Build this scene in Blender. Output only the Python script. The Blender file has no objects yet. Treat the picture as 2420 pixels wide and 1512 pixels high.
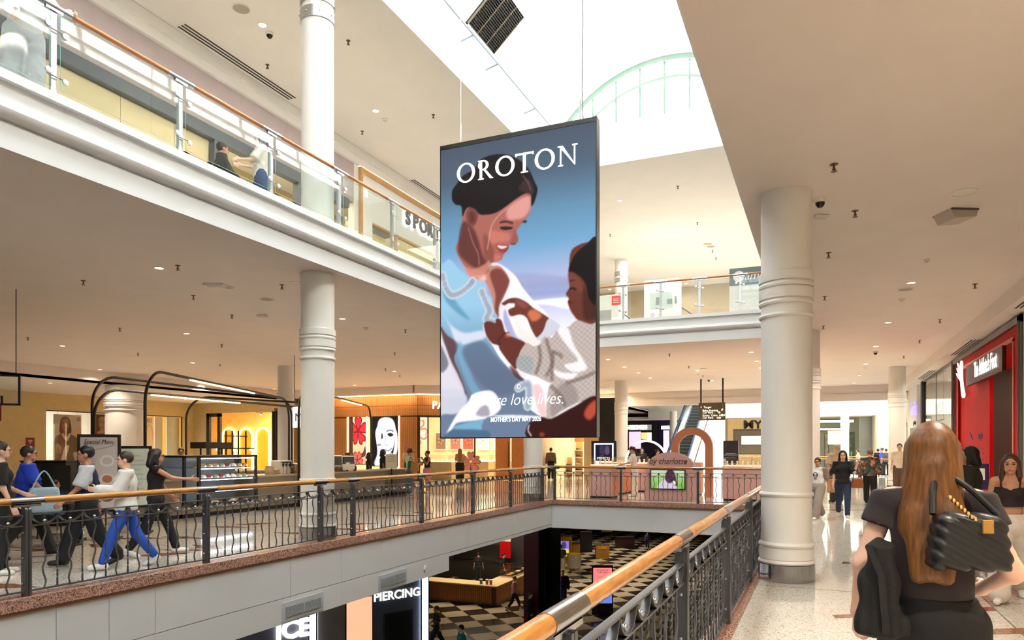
import bpy, math, random
import numpy as np
from mathutils import Vector, Matrix

random.seed(7)
SC = bpy.context.scene
COL = SC.collection
PI = math.pi

# ------------------------------------------------------------------ camera
F_PX, HOR, CAMZ = 1682.0, 1061.0, 1.62
YAW = math.atan2(733.0, F_PX)
cd = bpy.data.cameras.new('camera')
cd.sensor_width = 36.0
cd.lens = 36.0 * F_PX / 2420.0
cd.shift_y = (HOR - 756.0) / 2420.0
cd.clip_start, cd.clip_end = 0.05, 300
cam = bpy.data.objects.new('camera', cd)
COL.objects.link(cam)
cam.location = (0, 0, CAMZ)
cam.rotation_euler = (PI / 2, 0, YAW)
SC.camera = cam

# ------------------------------------------------------------------ world, daylight, exposure
SC.view_settings.view_transform = 'Standard'
SC.view_settings.look = 'None'
SC.view_settings.exposure = 0.22
SC.view_settings.gamma = 1.0
SC.view_settings.use_curve_mapping = False
SC.cycles.max_bounces = 4
SC.cycles.diffuse_bounces = 3
SC.cycles.glossy_bounces = 1
SC.cycles.transmission_bounces = 2
SC.cycles.transparent_max_bounces = 8
SC.cycles.adaptive_threshold = 0.14
SC.cycles.light_sampling_threshold = 0.05
SC.cycles.adaptive_min_samples = 32
SC.cycles.sample_clamp_indirect = 16.0
SC.cycles.caustics_reflective = False
SC.cycles.caustics_refractive = False
SC.cycles.use_light_tree = True
SKY = 9.0
w = bpy.data.worlds.new('daylight_sky')
SC.world = w
w.use_nodes = True
bg = w.node_tree.nodes['Background']
bg.inputs[0].default_value = (0.93, 0.97, 1.0, 1)
bg.inputs[1].default_value = SKY

def area_light(name, loc, rot, sx, sy, energy, col=(1, 1, 1), parent=None, portal=False, spread=None):
    l = bpy.data.lights.new(name, 'AREA')
    l.shape = 'RECTANGLE'
    l.size, l.size_y = sx, sy
    l.energy = energy
    l.color = col
    if portal:
        l.cycles.is_portal = True
    if spread:
        l.spread = spread
    o = bpy.data.objects.new(name, l)
    COL.objects.link(o)
    o.location = loc
    o.rotation_euler = rot
    if parent:
        o.parent = parent
    return o

sl_ = bpy.data.lights.new('sun', 'SUN')
sl_.energy = 84.0; sl_.angle = 0.02; sl_.color = (1.0, 0.97, 0.92)
so_ = bpy.data.objects.new('sun', sl_); COL.objects.link(so_)
so_.rotation_euler = Vector((-0.80, -0.06, 0.60)).to_track_quat('Z', 'Y').to_euler()

# portals only guide sampling of the sky through the roof glazing and the end window
area_light('skylight_portal', (-4.44, 3.0, 13.75), (0, 0, 0), 7.0, 38.0, 1, portal=True)
area_light('lunette_portal', (-4.44, 21.95, 12.6), (-PI / 2, 0, 0), 7.0, 2.2, 1, portal=True)

WARM = (1.0, 0.86, 0.69)
def lin(c):
    out = []
    for v in c[:3]:
        v = v / 255.0
        out.append(v / 12.92 if v <= 0.04045 else ((v + 0.055) / 1.055) ** 2.4)
    return tuple(out)

# ------------------------------------------------------------------ materials
MATS = {}
def mat(name, col=(200, 200, 200), rough=0.5, metal=0.0, emit=None, es=0.0, noise=None, bump=None,
        spec=0.5, wood=None, coat=0.0, speckle=None, stretch=(1, 1, 1)):
    if name in MATS:
        return MATS[name]
    m = bpy.data.materials.new(name)
    m.use_nodes = True
    nt = m.node_tree
    b = nt.nodes['Principled BSDF']
    L = lin(col)
    b.inputs['Base Color'].default_value = (*L, 1)
    b.inputs['Roughness'].default_value = rough
    b.inputs['Metallic'].default_value = metal
    b.inputs['Specular IOR Level'].default_value = spec
    b.inputs['Coat Weight'].default_value = coat
    tc = nt.nodes.new('ShaderNodeTexCoord')
    mp = nt.nodes.new('ShaderNodeMapping')
    mp.inputs['Scale'].default_value = stretch
    nt.links.new(tc.outputs['Object'], mp.inputs['Vector'])
    n = noise or (3.0, 0.04)
    if speckle:                     # terrazzo / granite chips
        vo = nt.nodes.new('ShaderNodeTexVoronoi')
        vo.inputs['Scale'].default_value = speckle[0]
        nt.links.new(mp.outputs[0], vo.inputs['Vector'])
        sep = nt.nodes.new('ShaderNodeSeparateColor')
        nt.links.new(vo.outputs['Color'], sep.inputs[0])
        r = nt.nodes.new('ShaderNodeValToRGB')
        r.color_ramp.interpolation = 'CONSTANT'
        els = r.color_ramp.elements
        cols = speckle[1]
        els[0].position = 0; els[0].color = (*lin(cols[0][1]), 1)
        els[1].position = cols[1][0]; els[1].color = (*lin(cols[1][1]), 1)
        for p, cc in cols[2:]:
            e = els.new(p); e.color = (*lin(cc), 1)
        nt.links.new(sep.outputs[0], r.inputs[0])
        nt.links.new(r.outputs[0], b.inputs['Base Color'])
    else:
        if wood:
            t = nt.nodes.new('ShaderNodeTexNoise')
            mp.inputs['Scale'].default_value = wood[0]
            t.inputs['Scale'].default_value = wood[1]
            t.inputs['Detail'].default_value = 6
            k = wood[2]
        else:
            t = nt.nodes.new('ShaderNodeTexNoise')
            t.inputs['Scale'].default_value = n[0]
            t.inputs['Detail'].default_value = 3
            k = n[1]
        nt.links.new(mp.outputs[0], t.inputs['Vector'])
        r = nt.nodes.new('ShaderNodeValToRGB')
        r.color_ramp.elements[0].position = 0.3
        r.color_ramp.elements[1].position = 0.7
        r.color_ramp.elements[0].color = (*[max(0, x * (1 - k)) for x in L], 1)
        r.color_ramp.elements[1].color = (*[min(1, x * (1 + k)) for x in L], 1)
        nt.links.new(t.outputs['Fac'], r.inputs[0])
        nt.links.new(r.outputs[0], b.inputs['Base Color'])
    if bump:
        t2 = nt.nodes.new('ShaderNodeTexNoise')
        t2.inputs['Scale'].default_value = bump[0]
        nt.links.new(mp.outputs[0], t2.inputs['Vector'])
        bu = nt.nodes.new('ShaderNodeBump')
        bu.inputs['Strength'].default_value = bump[1]
        bu.inputs['Distance'].default_value = 0.01
        nt.links.new(t2.outputs['Fac'], bu.inputs['Height'])
        nt.links.new(bu.outputs[0], b.inputs['Normal'])
    if emit:
        b.inputs['Emission Color'].default_value = (*lin(emit), 1)
        b.inputs['Emission Strength'].default_value = es
    MATS[name] = m
    return m

def glass_mat(name, tint=(240, 250, 246), refl=1.0, rough=0.0):
    m = bpy.data.materials.new(name)
    m.use_nodes = True
    nt = m.node_tree
    nt.nodes.clear()
    o = nt.nodes.new('ShaderNodeOutputMaterial')
    mix = nt.nodes.new('ShaderNodeMixShader')
    tr = nt.nodes.new('ShaderNodeBsdfTransparent')
    gl = nt.nodes.new('ShaderNodeBsdfGlossy')
    fr = nt.nodes.new('ShaderNodeFresnel')
    ge = nt.nodes.new('ShaderNodeNewGeometry')
    mr = nt.nodes.new('ShaderNodeMapRange')          # same reflectance from both sides of the thin pane
    mr.inputs['To Min'].default_value = 1.5
    mr.inputs['To Max'].default_value = 1 / 1.5
    nt.links.new(ge.outputs['Backfacing'], mr.inputs['Value'])
    nt.links.new(mr.outputs[0], fr.inputs['IOR'])
    mu = nt.nodes.new('ShaderNodeMath'); mu.operation = 'MULTIPLY'
    mu.inputs[1].default_value = refl
    nz = nt.nodes.new('ShaderNodeTexNoise'); nz.inputs['Scale'].default_value = 0.6
    rp = nt.nodes.new('ShaderNodeValToRGB')
    t = lin(tint)
    rp.color_ramp.elements[0].color = (*[x * 0.985 for x in t], 1)
    rp.color_ramp.elements[1].color = (*t, 1)
    nt.links.new(nz.outputs['Fac'], rp.inputs[0])
    nt.links.new(rp.outputs[0], tr.inputs[0])
    gl.inputs['Roughness'].default_value = rough
    nt.links.new(fr.outputs[0], mu.inputs[0])
    nt.links.new(mu.outputs[0], mix.inputs[0])
    nt.links.new(tr.outputs[0], mix.inputs[1])
    nt.links.new(gl.outputs[0], mix.inputs[2])
    nt.links.new(mix.outputs[0], o.inputs[0])
    MATS[name] = m
    return m

def lamp_mat(name, col, es):
    """a surface that really gives off light"""
    m = mat(name, (250, 250, 250), 0.6, emit=col, es=es)
    if not name.startswith('led'): m.cycles.emission_sampling = 'NONE'
    return m

WHITE = mat('white_paint', (240, 238, 234), 0.55, noise=(1.5, 0.015))
CEIL = mat('ceiling_plaster', (240, 235, 228), 0.85, noise=(1.2, 0.02))
CEILM = mat('ceiling_plaster_mid', (242, 230, 222), 0.85, noise=(1.2, 0.02))
VAULT = mat('vault_plaster', (246, 246, 244), 0.7, noise=(1, 0.01))
FASC = mat('fascia_white', (238, 238, 238), 0.5, noise=(2, 0.012))
FASC2 = mat('void_panel_white', (232, 231, 230), 0.45, noise=(2, 0.012))
COLM = mat('column_white', (240, 236, 230), 0.45, noise=(2, 0.015))
STEEL = mat('brushed_steel', (190, 188, 186), 0.22, 1.0, noise=(30, 0.08), stretch=(1, 1, 0.05))
CHROME = mat('satin_chrome', (200, 200, 204), 0.28, 1.0, noise=(40, 0.05))
TERR = mat('terrazzo', rough=0.07, speckle=(85, [(0, (222, 213, 200)), (0.35, (232, 225, 214)), (0.62, (206, 194, 176)), (0.84, (238, 233, 225)), (0.95, (150, 134, 116))]))
INLAY = mat('terrazzo_inlay_brown', rough=0.1, speckle=(90, [(0, (150, 95, 70)), (0.5, (168, 108, 80)), (0.85, (120, 74, 56))]))
GRAN = mat('granite_pink', rough=0.25, speckle=(110, [(0, (176, 128, 108)), (0.35, (200, 156, 136)), (0.62, (128, 88, 74)), (0.8, (214, 180, 160)), (0.93, (74, 54, 48))]))
GRAN2 = mat('granite_edge_brown', (140, 96, 62), 0.35, noise=(40, 0.2))
JOINT = mat('joint_dark', (120, 112, 100), 0.7)
GREYM = mat('rail_grey_metal', (104, 104, 107), 0.38, 0.75, noise=(12, 0.06))
WOOD = mat('handrail_oak', (200, 128, 48), 0.22, wood=((8, 1.2, 8), 6, 0.22), coat=0.4)
WOODX = mat('handrail_oak_cross', (198, 136, 66), 0.22, wood=((1.2, 8, 8), 6, 0.22), coat=0.4)
WOODU = mat('handrail_beech', (188, 122, 72), 0.3, wood=((8, 1, 8), 6, 0.12), coat=0.3)
WOODUX = mat('handrail_beech_cross', (188, 122, 72), 0.3, wood=((1, 8, 8), 6, 0.12), coat=0.3)
BLACK = mat('black_metal', (22, 21, 21), 0.4, noise=(20, 0.1))
DARKG = mat('dark_grey', (62, 66, 72), 0.45)
GLASS = glass_mat('balustrade_glass', (250, 254, 252), 1.0)
GLASSS = glass_mat('shop_glass', (248, 250, 249), 0.8)
GEDGE = mat('glass_edge_green', (150, 205, 190), 0.15, emit=None)
REDM = mat('red_panel', (186, 10, 14), 0.6, spec=0.15)
DOWNL = lamp_mat('downlight_glow', (255, 226, 160), 9.0)
DOWNW = lamp_mat('downlight_glow_bright', (255, 246, 214), 16.0)
LEDW = lamp_mat('led_warm', (255, 200, 130), 7.0)
LEDC = lamp_mat('led_cool', (225, 235, 255), 9.0)
SIGNW = lamp_mat('sign_white_glow', (255, 250, 240), 1.4)

# ------------------------------------------------------------------ object helpers
def tag(o, label=None, cat=None, group=None, kind=None):
    if label: o['label'] = label
    if cat: o['category'] = cat
    if group: o['group'] = group
    if kind: o['kind'] = kind
    return o

def thing(name, label=None, cat=None, loc=(0, 0, 0), rz=0.0, group=None, kind=None):
    o = bpy.data.objects.new(name, None)
    o.empty_display_size = 0.2
    COL.objects.link(o)
    o.location = loc
    o.rotation_euler = (0, 0, rz)
    return tag(o, label, cat, group, kind)

def wloc(o):
    v = Vector((0, 0, 0))
    while o is not None:
        v = v + Vector(o.location)
        o = o.parent
    return v

class MB:
    def __init__(s):
        s.v = []; s.f = []; s.m = []; s.cur = 0
    def add(s, vs, fs):
        o = len(s.v)
        s.v.extend([tuple(p) for p in vs])
        for f in fs:
            s.f.append(tuple(i + o for i in f)); s.m.append(s.cur)
        return s
    def box(s, x0, x1, y0, y1, z0, z1):
        return s.add([(x0, y0, z0), (x1, y0, z0), (x1, y1, z0), (x0, y1, z0), (x0, y0, z1), (x1, y0, z1), (x1, y1, z1), (x0, y1, z1)],
                     [(3, 2, 1, 0), (4, 5, 6, 7), (0, 1, 5, 4), (1, 2, 6, 5), (2, 3, 7, 6), (3, 0, 4, 7)])
    def cbox(s, c, sz, rz=0.0):
        hx, hy, hz = sz[0] / 2, sz[1] / 2, sz[2] / 2
        a, b = math.cos(rz), math.sin(rz)
        vs = []
        for z in (-hz, hz):
            for x, y in ((-hx, -hy), (hx, -hy), (hx, hy), (-hx, hy)):
                vs.append((c[0] + x * a - y * b, c[1] + x * b + y * a, c[2] + z))
        return s.add(vs, [(3, 2, 1, 0), (4, 5, 6, 7), (0, 1, 5, 4), (1, 2, 6, 5), (2, 3, 7, 6), (3, 0, 4, 7)])
    def bbox(s, x0, x1, y0, y1, z0, z1, b=0.01):
        """box with chamfered vertical and top edges"""
        def ring(d, z):
            return [(x0 + d, y0 + b, z), (x0 + b, y0 + d, z), (x1 - b, y0 + d, z), (x1 - d, y0 + b, z), (x1 - d, y1 - b, z), (x1 - b, y1 - d, z), (x0 + b, y1 - d, z), (x0 + d, y1 - b, z)]
        r = [ring(0, z0), ring(0, z1 - b), ring(b * 0.9, z1)]
        vs = r[0] + r[1] + r[2]
        fs = [tuple(range(7, -1, -1)), tuple(range(16, 24))]
        for k in (0, 8):
            for i in range(8):
                j = (i + 1) % 8
                fs.append((k + i, k + j, k + 8 + j, k + 8 + i))
        return s.add(vs, fs)
    def tube(s, path, r, n=10, caps=True, closed=False):
        pts = [Vector(p) for p in path]
        rs = r if isinstance(r, (list, tuple)) else [r] * len(pts)
        vs = []; fs = []
        prev = None
        N = len(pts)
        for i, p in enumerate(pts):
            if closed:
                t = pts[(i + 1) % N] - pts[i - 1]
            else:
                t = pts[min(i + 1, N - 1)] - pts[max(i - 1, 0)]
            t.normalize()
            if prev is None:
                up = Vector((0, 0, 1)) if abs(t.z) < 0.9 else Vector((1, 0, 0))
                a = t.cross(up).normalized()
            else:
                a = (prev - t * prev.dot(t)).normalized()
            prev = a
            b = t.cross(a)
            for k in range(n):
                q = 2 * PI * k / n
                vs.append(p + (a * math.cos(q) + b * math.sin(q)) * rs[i])
        M = N if closed else N - 1
        for i in range(M):
            for k in range(n):
                k2 = (k + 1) % n
                i2 = (i + 1) % N
                fs.append((i * n + k, i2 * n + k, i2 * n + k2, i * n + k2))
        if caps and not closed:
            fs.append(tuple(range(n)))
            fs.append(tuple(range((N - 1) * n + n - 1, (N - 1) * n - 1, -1)))
        return s.add(vs, fs)
    def strip(s, path, wvec, th):
        """flat bar swept along path: width along wvec, thickness th along the path normal"""
        pts = [Vector(p) for p in path]; wv = Vector(wvec)
        vs = []; fs = []
        for i, p in enumerate(pts):
            t = (pts[min(i + 1, len(pts) - 1)] - pts[max(i - 1, 0)]).normalized()
            nn = t.cross(wv).normalized() * (th / 2)
            h = wv / 2
            vs += [p - h - nn, p + h - nn, p + h + nn, p - h + nn]
        for i in range(len(pts) - 1):
            for k in range(4):
                k2 = (k + 1) % 4
                fs.append((i * 4 + k, i * 4 + k2, i * 4 + 4 + k2, i * 4 + 4 + k))
        e = (len(pts) - 1) * 4
        fs += [(3, 2, 1, 0), (e, e + 1, e + 2, e + 3)]
        return s.add(vs, fs)
    def lathe(s, prof, n=32, c=(0, 0, 0), cap=True):
        vs = []; fs = []
        for r, z in prof:
            for k in range(n):
                q = 2 * PI * k / n
                vs.append((c[0] + r * math.cos(q), c[1] + r * math.sin(q), c[2] + z))
        for i in range(len(prof) - 1):
            for k in range(n):
                k2 = (k + 1) % n
                fs.append((i * n + k, i * n + k2, i * n + n + k2, i * n + n + k))
        if cap:
            fs.append(tuple(range(n - 1, -1, -1)))
            e = (len(prof) - 1) * n
            fs.append(tuple(range(e, e + n)))
        return s.add(vs, fs)
    def prism(s, poly, fn, d0, d1):
        """extrude 2D polygon; fn(a, b, d) -> xyz"""
        n = len(poly)
        vs = [fn(a, b, d0) for a, b in poly] + [fn(a, b, d1) for a, b in poly]
        fs = [tuple(range(n - 1, -1, -1)), tuple(range(n, 2 * n))]
        for i in range(n):
            j = (i + 1) % n
            fs.append((i, j, n + j, n + i))
        return s.add(vs, fs)
    def ring_prism(s, outer, inner, fn, d0, d1):
        """prism of the area between two outlines with the same number of points"""
        n = len(outer)
        vs = [fn(a, b, d0) for a, b in outer] + [fn(a, b, d0) for a, b in inner] + [fn(a, b, d1) for a, b in outer] + [fn(a, b, d1) for a, b in inner]
        fs = []
        for i in range(n):
            j = (i + 1) % n
            fs += [(j, i, n + i, n + j), (2 * n + i, 2 * n + j, 3 * n + j, 3 * n + i), (i, j, 2 * n + j, 2 * n + i), (n + j, n + i, 3 * n + i, 3 * n + j)]
        return s.add(vs, fs)
    def ball(s, c, r, n=10, m=6, sc=(1, 1, 1)):
        vs = [(c[0], c[1], c[2] - r * sc[2])]; fs = []
        for i in range(1, m):
            a = -PI / 2 + PI * i / m
            for k in range(n):
                q = 2 * PI * k / n
                vs.append((c[0] + r * sc[0] * math.cos(a) * math.cos(q), c[1] + r * sc[1] * math.cos(a) * math.sin(q), c[2] + r * sc[2] * math.sin(a)))
        vs.append((c[0], c[1], c[2] + r * sc[2]))
        for k in range(n):
            k2 = (k + 1) % n
            fs.append((0, 1 + k2, 1 + k))
            e = len(vs) - 1
            fs.append((e, e - n + k, e - n + k2))
        for i in range(m - 2):
            for k in range(n):
                k2 = (k + 1) % n
                fs.append((1 + i * n + k, 1 + i * n + k2, 1 + (i + 1) * n + k2, 1 + (i + 1) * n + k))
        return s.add(vs, fs)
    def mesh(s, name, mats, off=(0, 0, 0), smooth=True):
        me = bpy.data.meshes.new(name)
        ox, oy, oz = off
        me.from_pydata([(a - ox, b - oy, c - oz) for a, b, c in s.v], [], s.f)
        if not isinstance(mats, (list, tuple)):
            mats = [mats]
        for m in mats:
            me.materials.append(m)
        if len(mats) > 1:
            me.polygons.foreach_set('material_index', s.m)
        if smooth:
            me.polygons.foreach_set('use_smooth', [True] * len(me.polygons))
            me.set_sharp_from_angle(angle=math.radians(35))
        me.update()
        return me
    def build(s, name, mats, parent=None, local=False, smooth=True):
        if parent is not None:
            off = (0, 0, 0) if local else wloc(parent)
            o = bpy.data.objects.new(name, s.mesh(name, mats, off, smooth))
            COL.objects.link(o)
            o.parent = parent
        else:
            xs = [p[0] for p in s.v]; ys = [p[1] for p in s.v]; zs = [p[2] for p in s.v]
            off = ((min(xs) + max(xs)) / 2, (min(ys) + max(ys)) / 2, min(zs))
            o = bpy.data.objects.new(name, s.mesh(name, mats, off, smooth))
            COL.objects.link(o)
            o.location = off
        return o

def B(x0, x1, y0, y1, z0, z1):
    return MB().box(x0, x1, y0, y1, z0, z1)

def obj(name, me, parent=None, loc=(0, 0, 0), rot=(0, 0, 0), scale=None):
    o = bpy.data.objects.new(name, me)
    COL.objects.link(o)
    if parent is not None: o.parent = parent
    o.location = loc
    o.rotation_euler = rot
    if scale: o.scale = scale
    return o

def copy_tree(o, parent=None):
    c = o.copy(); COL.objects.link(c)
    c.parent = parent
    for ch in list(o.children):
        copy_tree(ch, c)
    return c

def struct(name, mb, m, parent=None, smooth=False):
    o = mb.build(name, m, parent, smooth=smooth)
    if parent is None: o['kind'] = 'structure'
    return o

_txt_cache = {}
def text_mesh(string, size, extrude=0.005, shear=0.0, spacing=1.0, align='CENTER', bold=0.0, wide=1.0):
    cu = bpy.data.curves.new('lettering', 'FONT')
    cu.body = string
    cu.size = size
    cu.extrude = extrude
    cu.shear = shear
    cu.space_character = spacing
    cu.align_x = align
    cu.align_y = 'CENTER'
    cu.offset = bold
    cu.resolution_u = 3
    o = bpy.data.objects.new('lettering', cu)
    COL.objects.link(o)
    dg = bpy.context.evaluated_depsgraph_get()
    me = bpy.data.meshes.new_from_object(o.evaluated_get(dg))
    bpy.data.objects.remove(o)
    bpy.data.curves.remove(cu)
    if wide != 1.0:
        for v in me.vertices: v.co.x *= wide
    return me

def text(name, string, size, m, parent, loc, rot, world=True, **kw):
    me = text_mesh(string, size, **kw)
    me.materials.clear(); me.materials.append(m)
    off = wloc(parent) if (parent is not None and world) else Vector((0, 0, 0))
    return obj(name, me, parent, Vector(loc) - off, rot)

FACE_CAM = (PI / 2, 0, 0)        # readable looking along +y
FACE_PX = (PI / 2, 0, PI / 2)    # on a left wall, facing +x
FACE_NX = (PI / 2, 0, -PI / 2)   # on a right wall, facing -x

# pixel of the photograph -> point, on a known plane
_s, _c = math.sin(YAW), math.cos(YAW)
def ray(px, py):
    u = (px - 1210.0) / F_PX; v = (HOR - py) / F_PX
    return (-_s + u * _c, _c + u * _s, v)
def onz(px, py, z):
    x, y, v = ray(px, py); t = (z - CAMZ) / v
    return (x * t, y * t, z)
def onx(px, py, X):
    x, y, v = ray(px, py); t = X / x
    return (X, y * t, CAMZ + v * t)
def ony(px, py, Y):
    x, y, v = ray(px, py); t = Y / y
    return (x * t, Y, CAMZ + v * t)

# ------------------------------------------------------------------ pictures painted as vertex colours (posters, screens)
def cr(pts, n=6, closed=True):
    P = [np.array(p, float) for p in pts]; N = len(P); out = []
    for i in range(N if closed else N - 1):
        if closed:
            p0, p1, p2, p3 = P[i - 1], P[i], P[(i + 1) % N], P[(i + 2) % N]
        else:
            p0, p1, p2, p3 = P[max(i - 1, 0)], P[i], P[i + 1], P[min(i + 2, N - 1)]
        for k in range(n):
            t = k / n
            out.append(0.5 * ((2 * p1) + (-p0 + p2) * t + (2 * p0 - 5 * p1 + 4 * p2 - p3) * t * t + (-p0 + 3 * p1 - 3 * p2 + p3) * t ** 3))
    if not closed: out.append(P[-1])
    return out

class Paint:
    """a small raster painter on a grid; coordinates are the caller's own x (right) and y (down)"""
    def __init__(s, nx, ny, x0, x1, y0, y1, base):
        s.nx, s.ny = nx, ny
        gx = np.linspace(x0, x1, nx); gy = np.linspace(y0, y1, ny)
        s.X, s.Y = np.meshgrid(gx, gy)
        s.dx = (x1 - x0) / (nx - 1); s.dy = (y1 - y0) / (ny - 1)
        s.C = np.zeros((ny, nx, 3)); s.C[:] = np.array(base, float)
    def pip(s, poly, X, Y):
        m = np.zeros(X.shape, bool); n = len(poly)
        for i in range(n):
            xi, yi = poly[i]; xj, yj = poly[i - 1]
            if yi == yj: continue
            m ^= ((yi > Y) != (yj > Y)) & (X < (xj - xi) * (Y - yi) / (yj - yi) + xi)
        return m
    def mask(s, poly, soft=0):
        poly = [(float(p[0]), float(p[1])) for p in poly]
        xs = [p[0] for p in poly]; ys = [p[1] for p in poly]
        x0, y0 = s.X[0, 0], s.Y[0, 0]
        i0 = max(0, int((min(xs) - x0) / s.dx) - 2 - soft); i1 = min(s.nx, int((max(xs) - x0) / s.dx) + 4 + soft)
        j0 = max(0, int((min(ys) - y0) / s.dy) - 2 - soft); j1 = min(s.ny, int((max(ys) - y0) / s.dy) + 4 + soft)
        if i1 <= i0 or j1 <= j0: return None
        X = s.X[j0:j1, i0:i1]; Y = s.Y[j0:j1, i0:i1]
        a = np.zeros(X.shape)
        for ox, oy in ((-.25, -.25), (.25, -.25), (-.25, .25), (.25, .25)):
            a += s.pip(poly, X + ox * s.dx, Y + oy * s.dy) * 0.25
        for _ in range(soft):
            p = np.pad(a, 1, mode='edge')
            a = (p[:-2, 1:-1] + p[2:, 1:-1] + p[1:-1, :-2] + p[1:-1, 2:] + 2 * p[1:-1, 1:-1]) / 6
        return (slice(j0, j1), slice(i0, i1)), a
    def fill(s, poly, col, alpha=1.0, soft=0, smooth=True, n=5):
        if smooth: poly = cr(poly, n)
        r = s.mask(poly, soft)
        if r is None: return
        sl, a = r
        a = (a * alpha)[..., None]
        c = col(s.X[sl], s.Y[sl]) if callable(col) else np.array(col, float)
        s.C[sl] = s.C[sl] * (1 - a) + c * a
    def line(s, pts, wd, col, alpha=1.0, soft=0):
        pts = [np.array(p, float) for p in cr(pts, 5, closed=False)]
        L = []; R = []
        for i, p in enumerate(pts):
            t = pts[min(i + 1, len(pts) - 1)] - pts[max(i - 1, 0)]
            nn = np.array([-t[1], t[0]]) / (np.hypot(*t) + 1e-9) * wd / 2
            L.append(p + nn); R.append(p - nn)
        s.fill(L + R[::-1], col, alpha, soft, smooth=False)
    def noise(s, amt, seed=1):
        r = np.random.RandomState(seed)
        s.C += (r.rand(s.ny, s.nx, 1) - 0.5) * amt

def vgrad(stops):
    ys = [a for a, _ in stops]; cs = np.array([c for _, c in stops], float)
    def f(X, Y):
        return np.stack([np.interp(Y, ys, cs[:, k]) for k in range(3)], -1)
    return f
def hgrad(stops):
    ys = [a for a, _ in stops]; cs = np.array([c for _, c in stops], float)
    def f(X, Y):
        return np.stack([np.interp(X, ys, cs[:, k]) for k in range(3)], -1)
    return f

def pic_mat(name, es):
    m = bpy.data.materials.new(name)
    m.use_nodes = True
    nt = m.node_tree
    b = nt.nodes['Principled BSDF']
    at = nt.nodes.new('ShaderNodeAttribute'); at.attribute_name = 'print'
    if es > 0:
        m.cycles.emission_sampling = 'NONE'
        b.inputs['Base Color'].default_value = (0.01, 0.01, 0.01, 1)
        b.inputs['Roughness'].default_value = 0.5
        b.inputs['Specular IOR Level'].default_value = 0.08
        nt.links.new(at.outputs['Color'], b.inputs['Emission Color'])
        b.inputs['Emission Strength'].default_value = es
    else:
        nt.links.new(at.outputs['Color'], b.inputs['Base Color'])
        b.inputs['Roughness'].default_value = 0.4
    return m
PIC_PRINT = pic_mat('printed_poster', 0)
PIC_SCREEN = pic_mat('lit_screen_picture', 1.0)
PIC_BOX = pic_mat('lightbox_picture', 1.3)

def picture(name, paint, m, parent, origin, right, up, w_, h_, local=False):
    """flat picture grid: origin is its top left corner"""
    ny, nx = paint.ny, paint.nx
    o = np.array(origin, float); r = np.array(right, float); u = np.array(up, float)
    if parent is not None and not local: o = o - np.array(wloc(parent))
    a = np.linspace(0, 1, nx) * w_; b = np.linspace(0, 1, ny) * h_
    A, Bv = np.meshgrid(a, b)
    V = o + A[..., None] * r - Bv[..., None] * u
    idx = np.arange(nx * ny).reshape(ny, nx)
    F = np.stack([idx[1:, :-1], idx[1:, 1:], idx[:-1, 1:], idx[:-1, :-1]], -1).reshape(-1, 4)
    me = bpy.data.meshes.new(name)
    me.vertices.add(nx * ny); me.vertices.foreach_set('co', V.reshape(-1))
    nf = len(F)
    me.loops.add(nf * 4); me.loops.foreach_set('vertex_index', F.reshape(-1))
    me.polygons.add(nf); me.polygons.foreach_set('loop_start', np.arange(nf) * 4)
    me.update(calc_edges=True)
    ca = me.color_attributes.new('print', 'FLOAT_COLOR', 'POINT')
    c = np.clip(paint.C, 0, 255) / 255.0
    l = np.where(c <= 0.04045, c / 12.92, ((c + 0.055) / 1.055) ** 2.4)
    rgba = np.ones((ny, nx, 4)); rgba[..., :3] = l
    ca.data.foreach_set('color', rgba.reshape(-1))
    me.materials.append(m)
    return obj(name, me, parent)
# ================================================================== STRUCTURE
XL, XR, YF = -7.93, -0.95, 21.45        # the void: left edge, right edge, far edge
ZU, ZC, ZT, ZG = 5.6, 4.8, 10.45, -5.6  # upper floor, mid ceiling, top ceiling, ground floor

def st(name, mb, m, label, cat, parent=None, smooth=False):
    o = mb.build(name, m, parent, smooth=smooth)
    return tag(o, label, cat, kind='structure')

# ---- mid level floors
fl_l = st('floor', B(-40, XL - 0.27, -16, 78, -0.25, 0), TERR, 'polished cream terrazzo floor left of the void with the cafe on it', 'floor')
fl_r = st('floor', B(XR + 0.24, 14, -16, 45, -0.25, 0), TERR, 'polished cream terrazzo floor of the right-hand walkway', 'floor')
fl_f = st('floor', MB().box(XL - 0.27, XR + 0.24, YF + 0.27, 45, -0.25, 0).box(XL - 0.27, -5.0, 45, 78, -0.25, 0).box(-5, 14, 58, 78, -0.25, 0).box(4.5, 14, 45, 58, -0.25, 0),
          TERR, 'polished cream terrazzo floor under the pink kiosk beyond the void', 'floor')

# brown inlays and joints in the terrazzo
dia = MB().prism([(-0.42, 0), (0, -0.15), (0.42, 0), (0, 0.15)], lambda a, b, d: (a, b, d), 0, 0.002).mesh('inlay', INLAY)
bar = MB().prism([(-0.3, -0.09), (0.22, -0.09), (0.3, 0.09), (-0.22, 0.09)], lambda a, b, d: (a, b, d), 0, 0.002).mesh('inlay', INLAY)
def inlay(par, me, px, py, rz=0, sc=1.0):
    p = onz(px, py, 0)
    obj('inlay', me, par, Vector((p[0], p[1], 0)) - wloc(par), (0, 0, rz), (sc, sc, 1))
for px, py, r, s in [(2030, 1330, 0.35, 0.9), (2125, 1266, 0.35, 1.0), (2060, 1266, 0.35, 0.9), (2150, 1276, 0.35, 1.0), (2010, 1455, 0.6, 0.7), (2365, 1492, 0.5, 1.0),
                     (2090, 1225, 0.35, 1.3), (2300, 1440, 0.5, 0.9), (2180, 1330, 0.35, 1.0), (2330, 1395, 0.3, 1.0)]:
    inlay(fl_r, bar, px, py, r, s)
for px, py in [(1930, 1198), (1990, 1205), (2060, 1205)]:
    inlay(fl_r, dia, px, py, 0.4, 1.2)
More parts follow.
